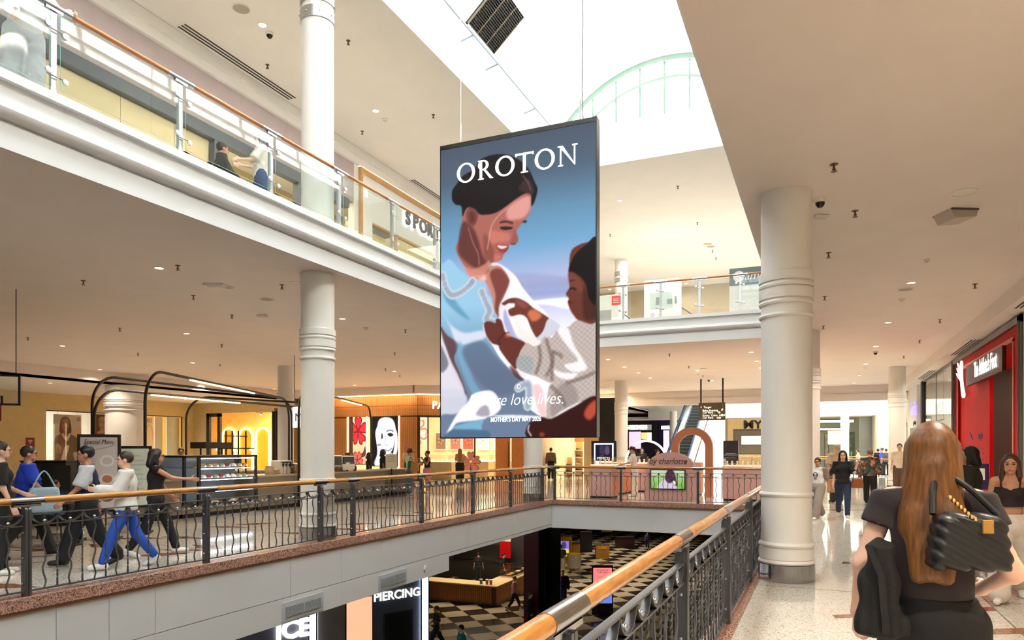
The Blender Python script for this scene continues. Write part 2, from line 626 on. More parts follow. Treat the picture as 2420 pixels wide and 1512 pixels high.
for px, py, r in [(5, 1385, 0.3), (440, 1300, 0.3), (385, 1310, 0.9), (490, 1292, -0.2), (140, 1262, 0.3), (820, 1250, 0.2), (845, 1238, 0.7), (960, 1218, 0.3), (1000, 1212, -0.3),
                  (540, 1245, 0.3), (600, 1238, 0.9), (330, 1272, 0.5), (240, 1290, -0.2), (90, 1300, 0.4), (40, 1268, 0.2), (700, 1260, 0.2), (900, 1200, 0.5), (430, 1270, 0.1)]:
    inlay(fl_l, dia, px, py, r, 1.1)
for px, py in [(1330, 1150), (1380, 1142), (1210, 1165), (1700, 1145), (1690, 1120)]:
    inlay(fl_f, dia, px, py, 0.3, 1.3)
for y in (8.95, 13.5, 18.0, 22.5, 28.0, 34.0):
    B(XR + 0.24, 3.8, y, y + 0.012, -0.01, 0.0015).build('floor_joint', JOINT, fl_r)
for x in (1.6,):
    B(x, x + 0.012, -4, 44, -0.01, 0.0015).build('floor_joint', JOINT, fl_r)
for y in (5.4, 8.6, 11.8, 15.0, 18.2):
    B(-13.4, XL - 0.27, y, y + 0.012, -0.01, 0.0015).build('floor_joint', JOINT, fl_l)
B(-10.3, -10.288, -2, 21, -0.01, 0.0015).build('floor_joint', JOINT, fl_l)

# ---- granite nosing round the void
def nosing(name, x0, x1, y0, y1, label, edge):
    o = st(name, B(x0, x1, y0, y1, -0.13, 0.0), GRAN, label, 'granite edge')
    edge.build('edge_strip', GRAN2, o)
nosing('trim_1', XL - 0.27, XL, -16, YF + 0.27, 'speckled pink granite edge along the left side of the void', B(XL - 0.1, XL - 0.012, -16, YF, -0.17, -0.13))
nosing('trim_2', XL, XR, YF, YF + 0.27, 'speckled pink granite edge across the far end of the void', B(XL, XR, YF + 0.012, YF + 0.1, -0.17, -0.13))
nosing('trim_3', XR, XR + 0.24, -16, YF + 0.27, 'speckled pink granite edge along the right-hand walkway', B(XR + 0.012, XR + 0.1, -16, YF, -0.17, -0.13))

# ---- void faces: white panels with open joints
wl = st('wall_void_left', B(XL - 0.5, XL - 0.05, -16, YF, -0.88, -0.15), JOINT, 'white panelled face of the mid level slab on the left of the void', 'wall')
y = -3.0
k = 0
JY = []
for px in (137, 262, 371, 690, 810, 905, 1055, 1110):
    JY.append(onx(px, 1400, XL)[1])
JY = [-4, -1, 1.6, 3.6] + sorted(JY) + [16.2, 18.6, YF]
for a, b in zip(JY[:-1], JY[1:]):
    B(XL - 0.06, XL - 0.03, a + 0.004, b - 0.004, -0.78, -0.165).build('panel', FASC2, wl)
for a, b in zip(JY[:-1], JY[1:]):
    if a < 14.5:
        b2 = min(b, 14.6)
        B(XL - 0.06, XL - 0.03, a + 0.002, b2 - 0.002, -1.2, -0.79).build('panel', FASC2, wl)
    if b > 14.6:
        a2 = max(a, 14.6)
        B(XL - 0.06, XL - 0.035, a2, b, -0.88, -0.79).build('panel', FASC2, wl)
B(XL - 0.5, XL - 0.06, -16, 14.6, -1.2, -0.86).build('backing', FASC2, wl)
wf = st('wall_void_far', B(XL - 0.05, XR + 0.05, YF + 0.05, YF + 0.5, -0.9, -0.14), FASC2, 'white face of the slab across the far end of the void', 'wall')
wr = st('wall_void_right', B(XR + 0.05, XR + 0.5, -16, YF + 0.5, -0.9, -0.14), FASC2, 'white face of the slab under the right-hand walkway', 'wall')
# slab soffit seen only from below
st('ceiling', MB().box(-36, XL - 0.4, -16, 78, -0.95, -0.88).box(XL - 0.4, XR + 0.4, YF + 0.4, 78, -0.95, -0.9).box(XR + 0.4, 14, -16, 78, -0.95, -0.9), CEIL, 'ceiling over the ground floor', 'ceiling')

# ---- ground floor
gfl = st('floor', B(-60, 30, -16, 110, ZG - 0.2, ZG - 0.012), mat('tile_bed_dark', (70, 64, 58), 0.4), 'ground level floor bed under the chequered tiles', 'floor')

# ---- mid level ceilings / upper slabs
def slab_fascia(par, kind):
    pass
st('ceiling', MB().box(-27, XL - .02, -16, YF + .02, ZC, ZC + 0.15).box(-27, XR, YF + .02, 39.5, ZC, ZC + 0.15).box(-27, -14, 39.5, 78, ZC, ZC + 0.15), CEILM, 'warm plaster ceiling over the cafe and the far shops on the mid level', 'ceiling')
st('ceiling', MB().box(XR + .02, 3.4, -16, 39.5, ZC, ZC + 0.15), CEILM, 'broad plaster ceiling over the right-hand walkway', 'ceiling')
st('ceiling', MB().box(-40, -27, -16, 78, 4.3, 4.4), CEILM, 'lowered plaster ceiling at the back behind the cafe', 'ceiling')
st('wall_bulkhead_left', B(-27.1, -27, -16, 40, 4.3, 5.0), CEILM, 'plaster bulkhead stepping the ceiling down behind the cafe', 'wall')
st('wall_bulkhead_far', MB().box(-14, 5, 39.5, 39.7, 4.4, 5.0).box(-14, 5, 39.45, 39.75, 4.04, 4.4), CEILM, 'plaster bulkhead across the far end of the mid level ceiling', 'wall')
st('wall_bulkhead_right', MB().box(3.4, 3.5, -16, 39.5, 4.45, 5.0), CEILM, 'plaster bulkhead along the right-hand shopfronts', 'wall')
st('ceiling', MB().box(3.5, 14, -16, 39.5, 4.45, 4.55), CEILM, 'lowered plaster soffit in front of the right-hand shops', 'ceiling')

# moulded fascia of the upper slab: profile (outward, z)
PROF = [(-0.25, 5.6), (0.09, 5.6), (0.09, 5.5), (0.02, 5.5), (0.02, 5.285), (0.035, 5.28), (0.085, 5.245), (0.1, 5.2), (0.085, 5.15), (0.045, 5.115), (-0.03, 5.1), (-0.03, 5.08), (0.0, 5.075), (0.0, ZC), (-0.02, ZC), (-0.02, 5.0), (-0.25, 5.0)]
def fascia(name, p0, p1, out, label):
    mb = MB()
    n = len(PROF)
    vs = []
    for p in (p0, p1):
        for a, z in PROF:
            vs.append((p[0] + out[0] * a, p[1] + out[1] * a, z))
    fs = []
    for i in range(n):
        j = (i + 1) % n
        fs.append((i, j, n + j, n + i))
    fs += [tuple(range(n)), tuple(range(2 * n - 1, n - 1, -1))]
    mb.add(vs, fs)
    return st(name, mb, FASC, label, 'fascia', smooth=True)
fascia('trim_4', (XL, -16), (XL, YF), (1, 0), 'white moulded edge of the upper floor on the left of the void')
fascia('trim_5', (XL, YF), (XR, YF), (0, -1), 'white moulded edge of the upper floor across the far end')
fascia('trim_6', (XR, -16), (XR, YF), (-1, 0), 'white moulded edge of the upper floor above the right-hand walkway')

# ---- upper floors
UF = mat('upper_floor_tile', (222, 216, 208), 0.2, noise=(4, 0.03))
st('floor', MB().box(-24, XL - 0.25, -16, 78, ZC + 0.2, ZU), UF, 'pale floor of the upper level walkway on the left', 'floor')
st('floor', MB().box(XL - 0.25, XR + 0.25, YF + 0.25, 39.5, ZC + 0.2, ZU), UF, 'pale floor of the upper level beyond the void', 'floor')
st('floor', MB().box(XR + 0.25, 14, -16, 39.5, ZC + 0.2, ZU), UF, 'pale floor of the upper level above the right-hand shops', 'floor')

# ---- upper ceilings
st('ceiling', MB().box(-12.5, XL - .02, -16, YF + .02, ZT, ZT + 0.15).box(-24, XR, YF + .02, 39.5, ZT, ZT + 0.15), CEIL, 'white plaster ceiling of the upper level left of the skylight', 'ceiling')
st('ceiling', MB().box(XR + .02, 14, -16, 39.5, ZT, ZT + 0.15), CEIL, 'white plaster ceiling of the upper level right of the skylight', 'ceiling')
st('trim_7', MB().box(-12.56, -12.5, -16, 39, 10.0, 10.6).box(-12.5, -12.44, -16, 39, 10.2, 10.44), CEIL, 'stepped plaster bulkhead above the upper level shopfronts', 'trim')
st('ceiling', MB().box(-24, -12.56, -16, YF, 10.0, 10.1), CEIL, 'plaster soffit above the upper level shopfronts', 'ceiling')

# ---- skylight well and vault
WELL = [(0, ZT), (0.0, 10.7), (-0.07, 10.7), (-0.07, 11.0), (-0.14, 11.02), (-0.14, 11.68), (-0.2, 11.72), (-0.2, 11.8), (-0.5, 11.8), (-0.5, 10.66), (-0.02, 10.66), (-0.02, ZT)]
def well(name, p0, p1, out, label):
    mb = MB(); n = len(WELL); vs = []
    for p in (p0, p1):
        for a, z in WELL:
            vs.append((p[0] + out[0] * a, p[1] + out[1] * a, z))
    fs = []
    for i in range(n):
        j = (i + 1) % n
        fs.append((i, j, n + j, n + i))
    fs += [tuple(range(n)), tuple(range(2 * n - 1, n - 1, -1))]
    mb.add(vs, fs)
    return st(name, mb, VAULT, label, 'wall')
well('wall_skylight_left', (XL, -16), (XL, YF), (1, 0), 'white moulded wall of the skylight well, left side')
well('wall_skylight_right', (XR, -16), (XR, YF), (-1, 0), 'white moulded wall of the skylight well, right side')
well('wall_skylight_far', (XL, YF), (XR, YF), (0, -1), 'white moulded wall of the skylight well under the arched window')
VCX, VCZ, VR = (XL + XR) / 2, 9.5, 4.17
def varc(a, r=VR):
    return (VCX + r * math.sin(a), VCZ + r * math.cos(a))
A0 = math.asin(3.63 / VR); A1 = 0.285   # springing angle, edge of the glazed strip
VT = bpy.data.materials.new('vault_translucent_sheet'); VT.use_nodes = True
nt = VT.node_tree; pb = nt.nodes['Principled BSDF']; pb.inputs['Base Color'].default_value = (0.88, 0.88, 0.87, 1); pb.inputs['Roughness'].default_value = 0.7
trn = nt.nodes.new('ShaderNodeBsdfTranslucent'); trn.inputs[0].default_value = (0.9, 0.93, 0.95, 1)
mx = nt.nodes.new('ShaderNodeMixShader'); mx.inputs[0].default_value = 0.02
nzz = nt.nodes.new('ShaderNodeTexNoise'); nzz.inputs['Scale'].default_value = 0.8
rr = nt.nodes.new('ShaderNodeValToRGB'); rr.color_ramp.elements[0].color = (0.86, 0.86, 0.85, 1); rr.color_ramp.elements[1].color = (0.9, 0.9, 0.89, 1)
nt.links.new(nzz.outputs['Fac'], rr.inputs[0]); nt.links.new(rr.outputs[0], pb.inputs['Base Color'])
nt.links.new(pb.outputs[0], mx.inputs[1]); nt.links.new(trn.outputs[0], mx.inputs[2]); nt.links.new(mx.outputs[0], nt.nodes['Material Output'].inputs[0])
def vault_side(sgn, label, y0=-16, y1=21.95):
    mb = MB(); n = 14
    vs = []; fs = []
    for yy in (y0, y1):
        for i in range(n + 1):
            a = sgn * (A0 + (A1 - A0) * i / n)
            x, z = varc(a); vs.append((x, yy, z))
    for i in range(n):
        f = (i, i + 1, n + 2 + i, n + 1 + i)
        fs.append(f if sgn > 0 else f[::-1])
    mb.add(vs, fs)
    return st('ceiling', mb, VT, label, 'vault', smooth=True)
vault_side(-1, 'white curved roof vault, left half')
vault_side(1, 'white curved roof vault, right half')
mbv = MB(); vs = []; fs = []; n = 8
for yy in (20.0, 21.95):
    for i in range(n + 1):
        x, z = varc(-A1 + 2 * A1 * i / n); vs.append((x, yy, z))
for i in range(n): fs.append((i, i + 1, n + 2 + i, n + 1 + i))
st('ceiling', mbv.add(vs, fs), VT, 'white curved roof vault, solid end bay', 'vault', smooth=True)
# glazed strip at the crown
FRW = mat('window_frame_pale', (170, 186, 190), 0.4)
sk = st('window_1', MB().box(VCX - 1.25, VCX - 1.17, -16, 20.0, 13.48, 13.7).box(VCX + 1.17, VCX + 1.25, -16, 20.0, 13.48, 13.7), FRW, 'long glazed skylight strip at the crown of the vault', 'skylight')
yy = -16
while yy < 20.1:
    B(VCX - 1.17, VCX + 1.17, yy - 0.05, yy + 0.05, 13.5, 13.7).build('glazing_bar', FRW, sk)
    if yy < 19.9:
        B(VCX - 1.17, VCX + 1.17, yy + 0.05, min(yy + 2.35, 19.95), 13.6, 13.612).build('pane', GLASSS, sk)
    yy += 2.4
for dx in (-0.4, 0.4):
    B(VCX + dx - 0.02, VCX + dx + 0.02, -16, 20, 13.52, 13.64).build('glazing_bar', FRW, sk)

# arched end window
YW = 21.95
outer = [varc(-A0 + 2 * A0 * i / 24) for i in range(25)]
inner = [varc(-A0 * 0.985 + 2 * A0 * 0.985 * i / 24, VR - 0.16) for i in range(25)]
mb = MB()
for i in range(24):
    mb.prism([outer[i], outer[i + 1], inner[i + 1], inner[i]], lambda a, b, d: (a, d, b), YW - 0.1, YW + 0.05)
win = st('window_2', mb, mat('lunette_frame_green', (122, 148, 136), 0.4), 'arched fanlight window closing the far end of the vault', 'window')
inn2 = [varc(-A0 * 0.93 + 2 * A0 * 0.93 * i / 24, VR - 0.62) for i in range(25)]
inn3 = [varc(-A0 * 0.93 + 2 * A0 * 0.93 * i / 24, VR - 0.70) for i in range(25)]
mb = MB()
for i in range(24):
    if inn3[i][1] > 11.7 and inn3[i + 1][1] > 11.7:
        mb.prism([inn2[i], inn2[i + 1], inn3[i + 1], inn3[i]], lambda a, b, d: (a, d, b), YW - 0.07, YW + 0.03)
mb.build('inner_arch_bar', MATS['lunette_frame_green'], win)
for k in range(-4, 5):
    x = VCX + k * 0.76
    zt = VCZ + math.sqrt(max(0.1, (VR - 0.1) ** 2 - (x - VCX) ** 2))
    if zt > 11.95:
        B(x - 0.03, x + 0.03, YW - 0.06, YW + 0.03, 11.8, zt).build('mullion', MATS['lunette_frame_green'], win)
    x2 = x + 0.76
    if k < 4:
        z2 = VCZ + math.sqrt(max(0.1, (VR - 0.16) ** 2 - max(abs(x - VCX), abs(x2 - VCX)) ** 2))
        if z2 > 11.9:
            B(x + 0.03, x2 - 0.03, YW - 0.01, YW, 11.8, z2).build('pane', GLASSS, win)
B(XL - 0.1, XR + 0.1, YW - 0.25, YW + 0.1, 11.7, 11.8).build('sill', VAULT, win)

# thin track on brackets along the left of the vault
tr = thing('lighting_track', 'thin white track on small brackets along the left of the skylight', 'track', (-7.62, 3, 11.5))
MB().tube([(-7.62, -15, 11.5), (-7.62, YF - 0.2, 11.5)], 0.022, 8).build('rail', mat('track_grey', (140, 150, 158), 0.4), tr)
for yb in (5.6, 9.6, 12.4, 15.2, 16.6, 19.2):
    MB().tube([(-7.62, yb, 11.5), (-7.98, yb, 11.42)], 0.022, 6).build('bracket', MATS['track_grey'], tr)

# dark louvred grille in the vault
gx0, gz0, gx1, gz1 = -7.86, 11.86, -7.2, 12.45
def gp(s_, yy, d=0.0):
    dx, dz = gx1 - gx0, gz1 - gz0
    L_ = math.hypot(dx, dz)
    nx, nz = dz / L_, -dx / L_
    return (gx0 + dx * s_ + nx * d, yy, gz0 + dz * s_ + nz * d)
gr = thing('air_grille', 'square dark louvred grille set into the white vault', 'grille', gp(0.5, 15.9, 0.03))
mb = MB()
def gbox(mb, s0, s1, ya, yb, d0, d1):
    v = [gp(s0, ya, d0), gp(s1, ya, d0), gp(s1, yb, d0), gp(s0, yb, d0), gp(s0, ya, d1), gp(s1, ya, d1), gp(s1, yb, d1), gp(s0, yb, d1)]
    mb.add(v, [(3, 2, 1, 0), (4, 5, 6, 7), (0, 1, 5, 4), (1, 2, 6, 5), (2, 3, 7, 6), (3, 0, 4, 7)])
gbox(mb, 0, 1.35, 15.2, 16.7, 0.02, 0.06); mb.build('backing', mat('grille_black', (30, 28, 26), 0.6), gr)
for a in ((0, .04), (1.31, 1.35)):
    mb = MB(); gbox(mb, a[0], a[1], 15.2, 16.7, 0.06, 0.12); mb.build('frame', WHITE, gr)
for ya in (15.2, 15.67, 16.17, 16.64):
    mb = MB(); gbox(mb, 0, 1.35, ya, ya + 0.025, 0.06, 0.105); mb.build('frame', mat('grille_frame', (120, 106, 82), 0.5), gr)
for i in range(20):
    mb = MB(); s0 = 0.05 + i * 0.063; gbox(mb, s0, s0 + 0.025, 15.25, 16.65, 0.06, 0.1); mb.build('slat', mat('grille_slat', (46, 42, 38), 0.5), gr)

# ---- enclosing walls far outside the view
st('wall_back', MB().box(-60, 14, -16.3, -16, ZG, 14), CEIL, 'plain end wall of the hall behind the camera', 'wall')
st('wall_right_upper', B(6, 6.2, -16, 39.5, ZU, ZT), CEIL, 'plain upper wall on the right', 'wall')
st('wall_outer_right', B(14, 14.2, -16, 80, ZG, ZT), CEIL, 'outer wall on the far right', 'wall')
st('wall_outer_left', B(-40.2, -40, -16, 80, -0.9, ZT), CEIL, 'outer wall on the far left', 'wall')
st('wall_far', B(-60, 30, 78, 78.3, ZG, ZT + 3), CEIL, 'end wall at the far end of the mall', 'wall')
st('ceiling', MB().box(-40.2, -24, -16, 80, ZT, ZT + 0.1).box(-24, -14, 39.5, 80, ZT, ZT + .1), CEIL, 'roof over the shops at the back left', 'ceiling')
st('wall_upper_back', MB().box(-24.2, -24, -16, 80, ZU, ZT), CEIL, 'upper level back wall on the left', 'wall')

# ---- round columns with moulded bands
def colprof(z0, top, r, base=True, cap=True, z=0.0):
    p = []
    k = r / 0.3
    def R(v): return v * k
    if base:
        p += [(R(.30), .21), (R(.322), .215), (R(.335), .235), (R(.322), .262), (R(.31), .268), (R(.32), .272), (R(.32), .395), (R(.305), .40), (R(.303), .415), (R(.322), .425), (R(.333), .447), (R(.322), .47), (R(.30), .478),
              (R(.30), 1.04), (R(.315), 1.045), (R(.325), 1.065), (R(.315), 1.09), (R(.30), 1.095)]
    else:
        p += [(R(.3), 0)]
    if cap:
        p += [(R(.30), 3.235), (R(.318), 3.24), (R(.328), 3.26), (R(.318), 3.285), (R(.30), 3.29), (R(.30), 3.395), (R(.32), 3.4), (R(.328), 3.42), (R(.318), 3.445), (R(.305), 3.45),
              (R(.305), 3.465), (R(.325), 3.468), (R(.325), 3.59), (R(.305), 3.595), (R(.305), 3.605), (R(.322), 3.61), (R(.328), 3.635), (R(.318), 3.66), (R(.305), 3.665), (R(.305), 3.68),
              (R(.325), 3.682), (R(.325), 3.79), (R(.30), 3.80)]
    p += [(R(.30), top)]
    return p
def column(x, y, label, r=0.30, top=ZC, z=0.0, base=True, n=40):
    t = thing('round_column', label, 'column', (x, y, z), kind='structure')
    MB().lathe(colprof(0, top, r, base), n, (x, y, z)).build('shaft', COLM, t)
    if base:
        MB().lathe([(r * 1.11, 0), (r * 1.11, .205), (r * 1.08, .21)], n, (x, y, z)).build('base_sleeve', STEEL, t)
    return t
def ucolumn(x, y, label):
    t = thing('round_column', label, 'column', (x, y, ZU), kind='structure')
    h = ZT - ZU
    MB().lathe([(.29, 0.0), (.32, 0.0), (.32, .15), (.29, .16), (.29, h)], 40, (x, y, ZU)).build('shaft', COLM, t)
    for zb in (9.36, 9.66):
        b_ = MB().lathe([(.292, zb), (.315, zb), (.315, zb + .2), (.292, zb + .2)], 40, (x, y, 0), cap=False).build('chrome_band', CHROME, t)
        for a in np.linspace(0, 2 * PI, 8, endpoint=False):
            MB().ball((x + .318 * math.cos(a), y + .318 * math.sin(a), zb + .1), .014, 6, 4).build('bolt', CHROME, b_)
    return t
column(-0.41, 9.5, 'thick white column with banded capital and steel foot beside the right-hand railing')
column(-8.45, 10.5, 'white column with steel foot standing behind the left railing')
column(-8.42, 21.0, 'white column at the far left corner of the void')
column(-0.35, 21.0, 'white column half hidden behind the near right-hand column')
column(-19.2, 11.0, 'white column at the left edge of the photo above the cafe')
column(-18.9, 21.6, 'white column behind the black cafe hoops')
column(-8.6, 32.5, 'cream column behind the pink kiosk at the lit arc')
column(-27.2, 21.2, 'very wide clad column in front of the poster windows', r=0.76, top=4.3)
column(2.66, 31.2, 'cream column by the far end of the right-hand shops')
column(1.6, 60.5, 'slim white column beyond the far railing')
column(-11.5, 60.5, 'white column beside the far sports shoe shop')
column(-22, 60.5, 'white column deep in the far left of the mid level')
ucolumn(-8.45, 10.5, 'white upper column with two chrome bands rising past the left glass balustrade')
ucolumn(-0.41, 9.5, 'white upper column over the right-hand walkway')
ucolumn(-8.6, 32.5, 'upper column with chrome bands behind the far glass balustrade')
ucolumn(-8.42, 21.0, 'upper column at the far left corner hidden behind the hanging screen')
# ================================================================== RAILINGS
def twisted_mesh(h, a=0.011, turns=3.2, rings=26):
    mb = MB(); vs = []; fs = []
    for i in range(rings + 1):
        z = h * i / rings
        f = 0.0 if z < 0.08 or z > h - 0.16 else (z - 0.08) / (h - 0.24)
        f = min(1, max(0, (z - 0.08) / (h - 0.24)))
        q0 = PI / 4 + f * turns * 2 * PI
        for k in range(4):
            q = q0 + k * PI / 2
            vs.append((a * math.cos(q), a * math.sin(q), z))
    for i in range(rings):
        for k in range(4):
            k2 = (k + 1) % 4
            fs.append((i * 4 + k, i * 4 + k2, i * 4 + 4 + k2, i * 4 + 4 + k))
    mb.add(vs, fs)
    return mb.mesh('twisted_baluster', GREYM, smooth=False)
def wavy_mesh(h):
    pts = []
    for i in range(25):
        z = h * i / 24
        e = min(1.0, min(z, h - z) / 0.06)
        pts.append((0.017 * e * math.sin(2 * PI * z / 0.29), 0, z))
    return MB().tube(pts, 0.0095, 6).mesh('wavy_baluster', GREYM)
TW = twisted_mesh(0.84)
WV = wavy_mesh(0.72)
BALL = MB().ball((0, 0, 0), 0.019, 10, 6).mesh('ball_stud', CHROME)
STUD = MB().ball((0, 0, 0), 0.012, 6, 4).mesh('stud', CHROME)
_pp = []
for i in range(7):
    a = PI / 2 * i / 6
    _pp.append((0.04 - 0.045 + 0.045 * math.sin(a + 0), 0.95 + 0.045 * math.cos(a)))
_poly = [(-0.04, 0.0), (0.04, 0.0), (0.04, 0.93)] + [(-0.015 + 0.055 * math.cos(PI / 2 * i / 6), 0.93 + 0.06 * math.sin(PI / 2 * i / 6)) for i in range(1, 7)] + [(-0.04, 0.99)]
POST = MB().prism(_poly, lambda a, b, d: (d, -a, b), -0.034, -0.004).prism(_poly, lambda a, b, d: (d, -a, b), 0.004, 0.034).mesh('post', GREYM, smooth=False)

def scallop_mesh(wd):
    pts = []
    for i in range(13):
        a = PI * i / 12
        pts.append((-wd / 2 * math.cos(a) * (1 - 0.12 * math.sin(a)), 0, 0.885 - 0.1 * math.sin(a)))
    return MB().strip(pts, (0, 0.045, 0), 0.009).mesh('scallop', GREYM)

def railing(label, o, ang, posts, length, wood, fmt_end=True, group=None):
    """o: start on the floor, ang: heading of local +x; local +y is away from the void"""
    t = thing('railing', label, 'railing', o, ang)
    def P(name, me, x, z=0.0, y=0.0, rz=0.0, par=None):
        return obj(name, me, par or t, (x, y, z), (0, 0, rz))
    prev = 0.0
    coll = MB().tube([(-0.18, 0, 1.05), (0.18, 0, 1.05)], 0.0425, 16).box(-0.15, 0.15, -0.022, 0.022, 0.985, 1.008).mesh('collar', STEEL)
    marks = []
    for p in posts:
        po = P('post', POST, p)
        for zz in (0.14, 0.42, 0.70):
            for sx in (-1, 1):
                P('stud', STUD, sx * 0.04, zz, 0, 0, po)
        P('collar', coll, p)
        marks += [p - 0.18, p + 0.18]
    segs = [0.0] + marks + [length]
    for a, b in zip(segs[0::2], segs[1::2]):
        if b - a > 0.03:
            MB().tube([(a, 0, 1.05), ((a + b) / 2, 0, 1.05), (b, 0, 1.05)], 0.04, 16).build('handrail', wood, t, local=True)
    ends = [0.0] + list(posts) + [length]
    for a, b in zip(ends[:-1], ends[1:]):
        a2 = a + (0.045 if a > 0 else 0); b2 = b - (0.045 if b < length else 0)
        L_ = b2 - a2
        if L_ < 0.2: continue
        for nm, zz, hh, ww in (('top_bar', 0.887, 0.012, 0.04), ('middle_bar', 0.768, 0.012, 0.04), ('bottom_bar', 0.045, 0.014, 0.04)):
            MB().box(a2, b2, -ww / 2, ww / 2, zz, zz + hh).build(nm, GREYM, t, local=True)
        n = max(1, round(L_ / 0.3)); wd = L_ / n
        sm = scallop_mesh(wd * 0.94)
        for i in range(n):
            xm = a2 + wd * (i + 0.5)
            P('scallop', sm, xm)
            P('ball_stud', BALL, xm, 0.813, -0.0)
            P('wavy_baluster', WV, xm, 0.05, 0, PI if i % 2 else 0)
            if i < n - 1:
                P('twisted_baluster', TW, a2 + wd * (i + 1), 0.05)
    return t

# left of the void: heading +y, so local +y points to -x
Y0 = 2.6
railing('grey metal railing with wavy bars and oak handrail along the left side of the void', (-8.05, Y0, 0), PI / 2,
        [p - Y0 for p in (5.06, 7.56, 10.08, 11.02, 13.51, 16.0, 18.38, 20.88)], 21.35 - Y0, WOOD.copy() if False else WOODX)
# far side: heading +x, local +y away from the void
X0 = -8.02
railing('grey metal railing with wavy bars across the far end of the void', (X0, 21.58, 0), 0.0,
        [0.12] + [p - X0 for p in (-5.72, -3.38, -1.05)], -0.72 - X0, WOODX)
# right side, near the camera: heading -y, local +y points to +x
YB = 21.4
railing('thick grey railing with oak handrail running beside the right-hand walkway in front of the camera', (-0.82, YB, 0), -PI / 2,
        [YB - p for p in (20.5, 18.2, 15.95, 13.68, 11.41, 9.13, 6.87, 4.60, 2.33)], YB - 0.9, WOODX)

# ---- glass balustrades on the upper level
GP = mat('balustrade_post_steel', (206, 208, 212), 0.3, 0.6)
def glass_rail(label, o, ang, posts, length, wood):
    t = thing('glass_balustrade', label, 'balustrade', o, ang)
    zr = 1.08
    coll = MB().tube([(-0.21, 0, zr), (0.21, 0, zr)], 0.035, 14).box(-0.1, 0.1, -0.02, 0.02, zr - 0.06, zr - 0.03).mesh('collar', CHROME)
    post = MB().box(-0.035, 0.035, 0.0, 0.018, 0, zr - 0.03).box(-0.012, 0.012, 0.018, 0.07, 0, zr - 0.05).mesh('post', GP, smooth=False)
    disc = MB().lathe([(0.0, 0.0), (0.032, 0.0), (0.038, 0.006), (0.034, 0.018), (0.0, 0.02)], 16, (0, 0, 0), cap=False).mesh('clamp', CHROME)
    arm = MB().tube([(-0.1, 0, 0), (0.1, 0, 0)], 0.008, 6).mesh('arm', CHROME)
    marks = []
    for p in posts:
        po = obj('post', post, t, (p, 0, 0))
        for zz in (0.27, 0.80):
            obj('arm', arm, po, (0, -0.03, zz))
            for sx in (-0.1, 0.1):
                obj('clamp', disc, po, (sx, -0.045, zz + (0.03 if sx < 0 else -0.03)), (PI / 2, 0, 0))
        obj('collar', coll, t, (p, 0, 0))
        marks += [p - 0.21, p + 0.21]
    segs = [0.0] + marks + [length]
    for a, b in zip(segs[0::2], segs[1::2]):
        if b - a > 0.03:
            MB().tube([(a, 0, zr), (b, 0, zr)], 0.031, 14).build('handrail', wood, t, local=True)
    ends = [0.0] + list(posts) + [length]
    for a, b in zip(ends[:-1], ends[1:]):
        if b - a < 0.3: continue
        a2, b2 = a + 0.055, b - 0.055
        mb = MB(); mb.box(a2, b2, -0.036, -0.024, 0.13, zr - 0.09)
        mb.m = [1, 1, 0, 1, 0, 1]
        mb.build('glass_panel', [GLASS, GEDGE], t, local=True, smooth=False)
    return t
yp = [0.1 + 1.755 * i for i in range(13)]
glass_rail('clear glass balustrade with beech handrail along the upper floor on the left', (-8.05, 0.0, ZU), PI / 2, [p for p in yp if p < 21], 21.3, WOODUX)
glass_rail('clear glass balustrade with beech handrail on the upper floor across the far end', (-8.05, 21.55, ZU), 0.0, [0.1 + 1.155 * i for i in range(7)], 7.1, WOODUX)
glass_rail('glass balustrade above the right-hand walkway seen only in reflections', (-0.85, 21.3, ZU), -PI / 2, [0.5 + 1.755 * i for i in range(12)], 21.0, WOODUX)
# ================================================================== CEILING FIXTURES
TRIMW = mat('fixture_white', (238, 232, 222), 0.5)
def spot(name, loc, energy, col=WARM, angle=2.3, blend=0.8, parent=None, radius=0.06):
    l = bpy.data.lights.new(name, 'SPOT')
    l.energy = energy; l.color = col; l.spot_size = angle; l.spot_blend = blend; l.shadow_soft_size = radius
    o = bpy.data.objects.new(name, l); COL.objects.link(o)
    o.location = loc
    if parent: o.parent = parent
    return o
_dl = {}
def downlight(px, py, z, label, group, energy=60, r=0.075, glow=None, col=WARM):
    p = onz(px, py, z)
    t = thing('downlight', label, 'downlight', (p[0], p[1], z), group=group)
    key = (r, glow)
    if key not in _dl:
        _dl[key] = (MB().lathe([(r + .025, 0.0), (r + .025, -.006), (r, -.008), (r * .92, -0.002)], 20, cap=False).mesh('trim_ring', TRIMW),
                    MB().lathe([(0.001, -0.004), (r * .93, -0.004)], 20, cap=False).mesh('lens', glow or DOWNL))
    obj('trim_ring', _dl[key][0], t); obj('lens', _dl[key][1], t)
    if energy:
        spot('downlight_beam', (0, 0, -0.03), energy, col, parent=t)
    return t
G1 = 'downlights in the ceiling over the cafe'
for px, py in [(376, 633), (441, 788), (147, 817), (455, 857), (236, 873), (119, 905), (809, 753), (932, 877), (838, 910)]:
    downlight(px, py, ZC if py < 880 or px > 500 else 4.3 if py > 900 else ZC, 'round warm downlight in the beige ceiling over the cafe', G1, 300)
for px, py in [(485, 902), (438, 944), (648, 919)]:
    downlight(px, py, ZC if px > 470 else 4.3, 'round warm downlight in the beige ceiling over the cafe', G1, 200)
G2 = 'downlights in the ceiling beyond the void on the mid level'
for px, py in [(1437, 849), (1476, 867), (1509, 881), (1537, 893), (1438, 924), (1648, 875), (1682, 899), (1708, 916), (1775, 832), (1788, 853), (1798, 869)]:
    downlight(px, py, ZC, 'warm downlight in the ceiling over the pink kiosk', G2, 260)
G3 = 'downlights over the right-hand walkway'
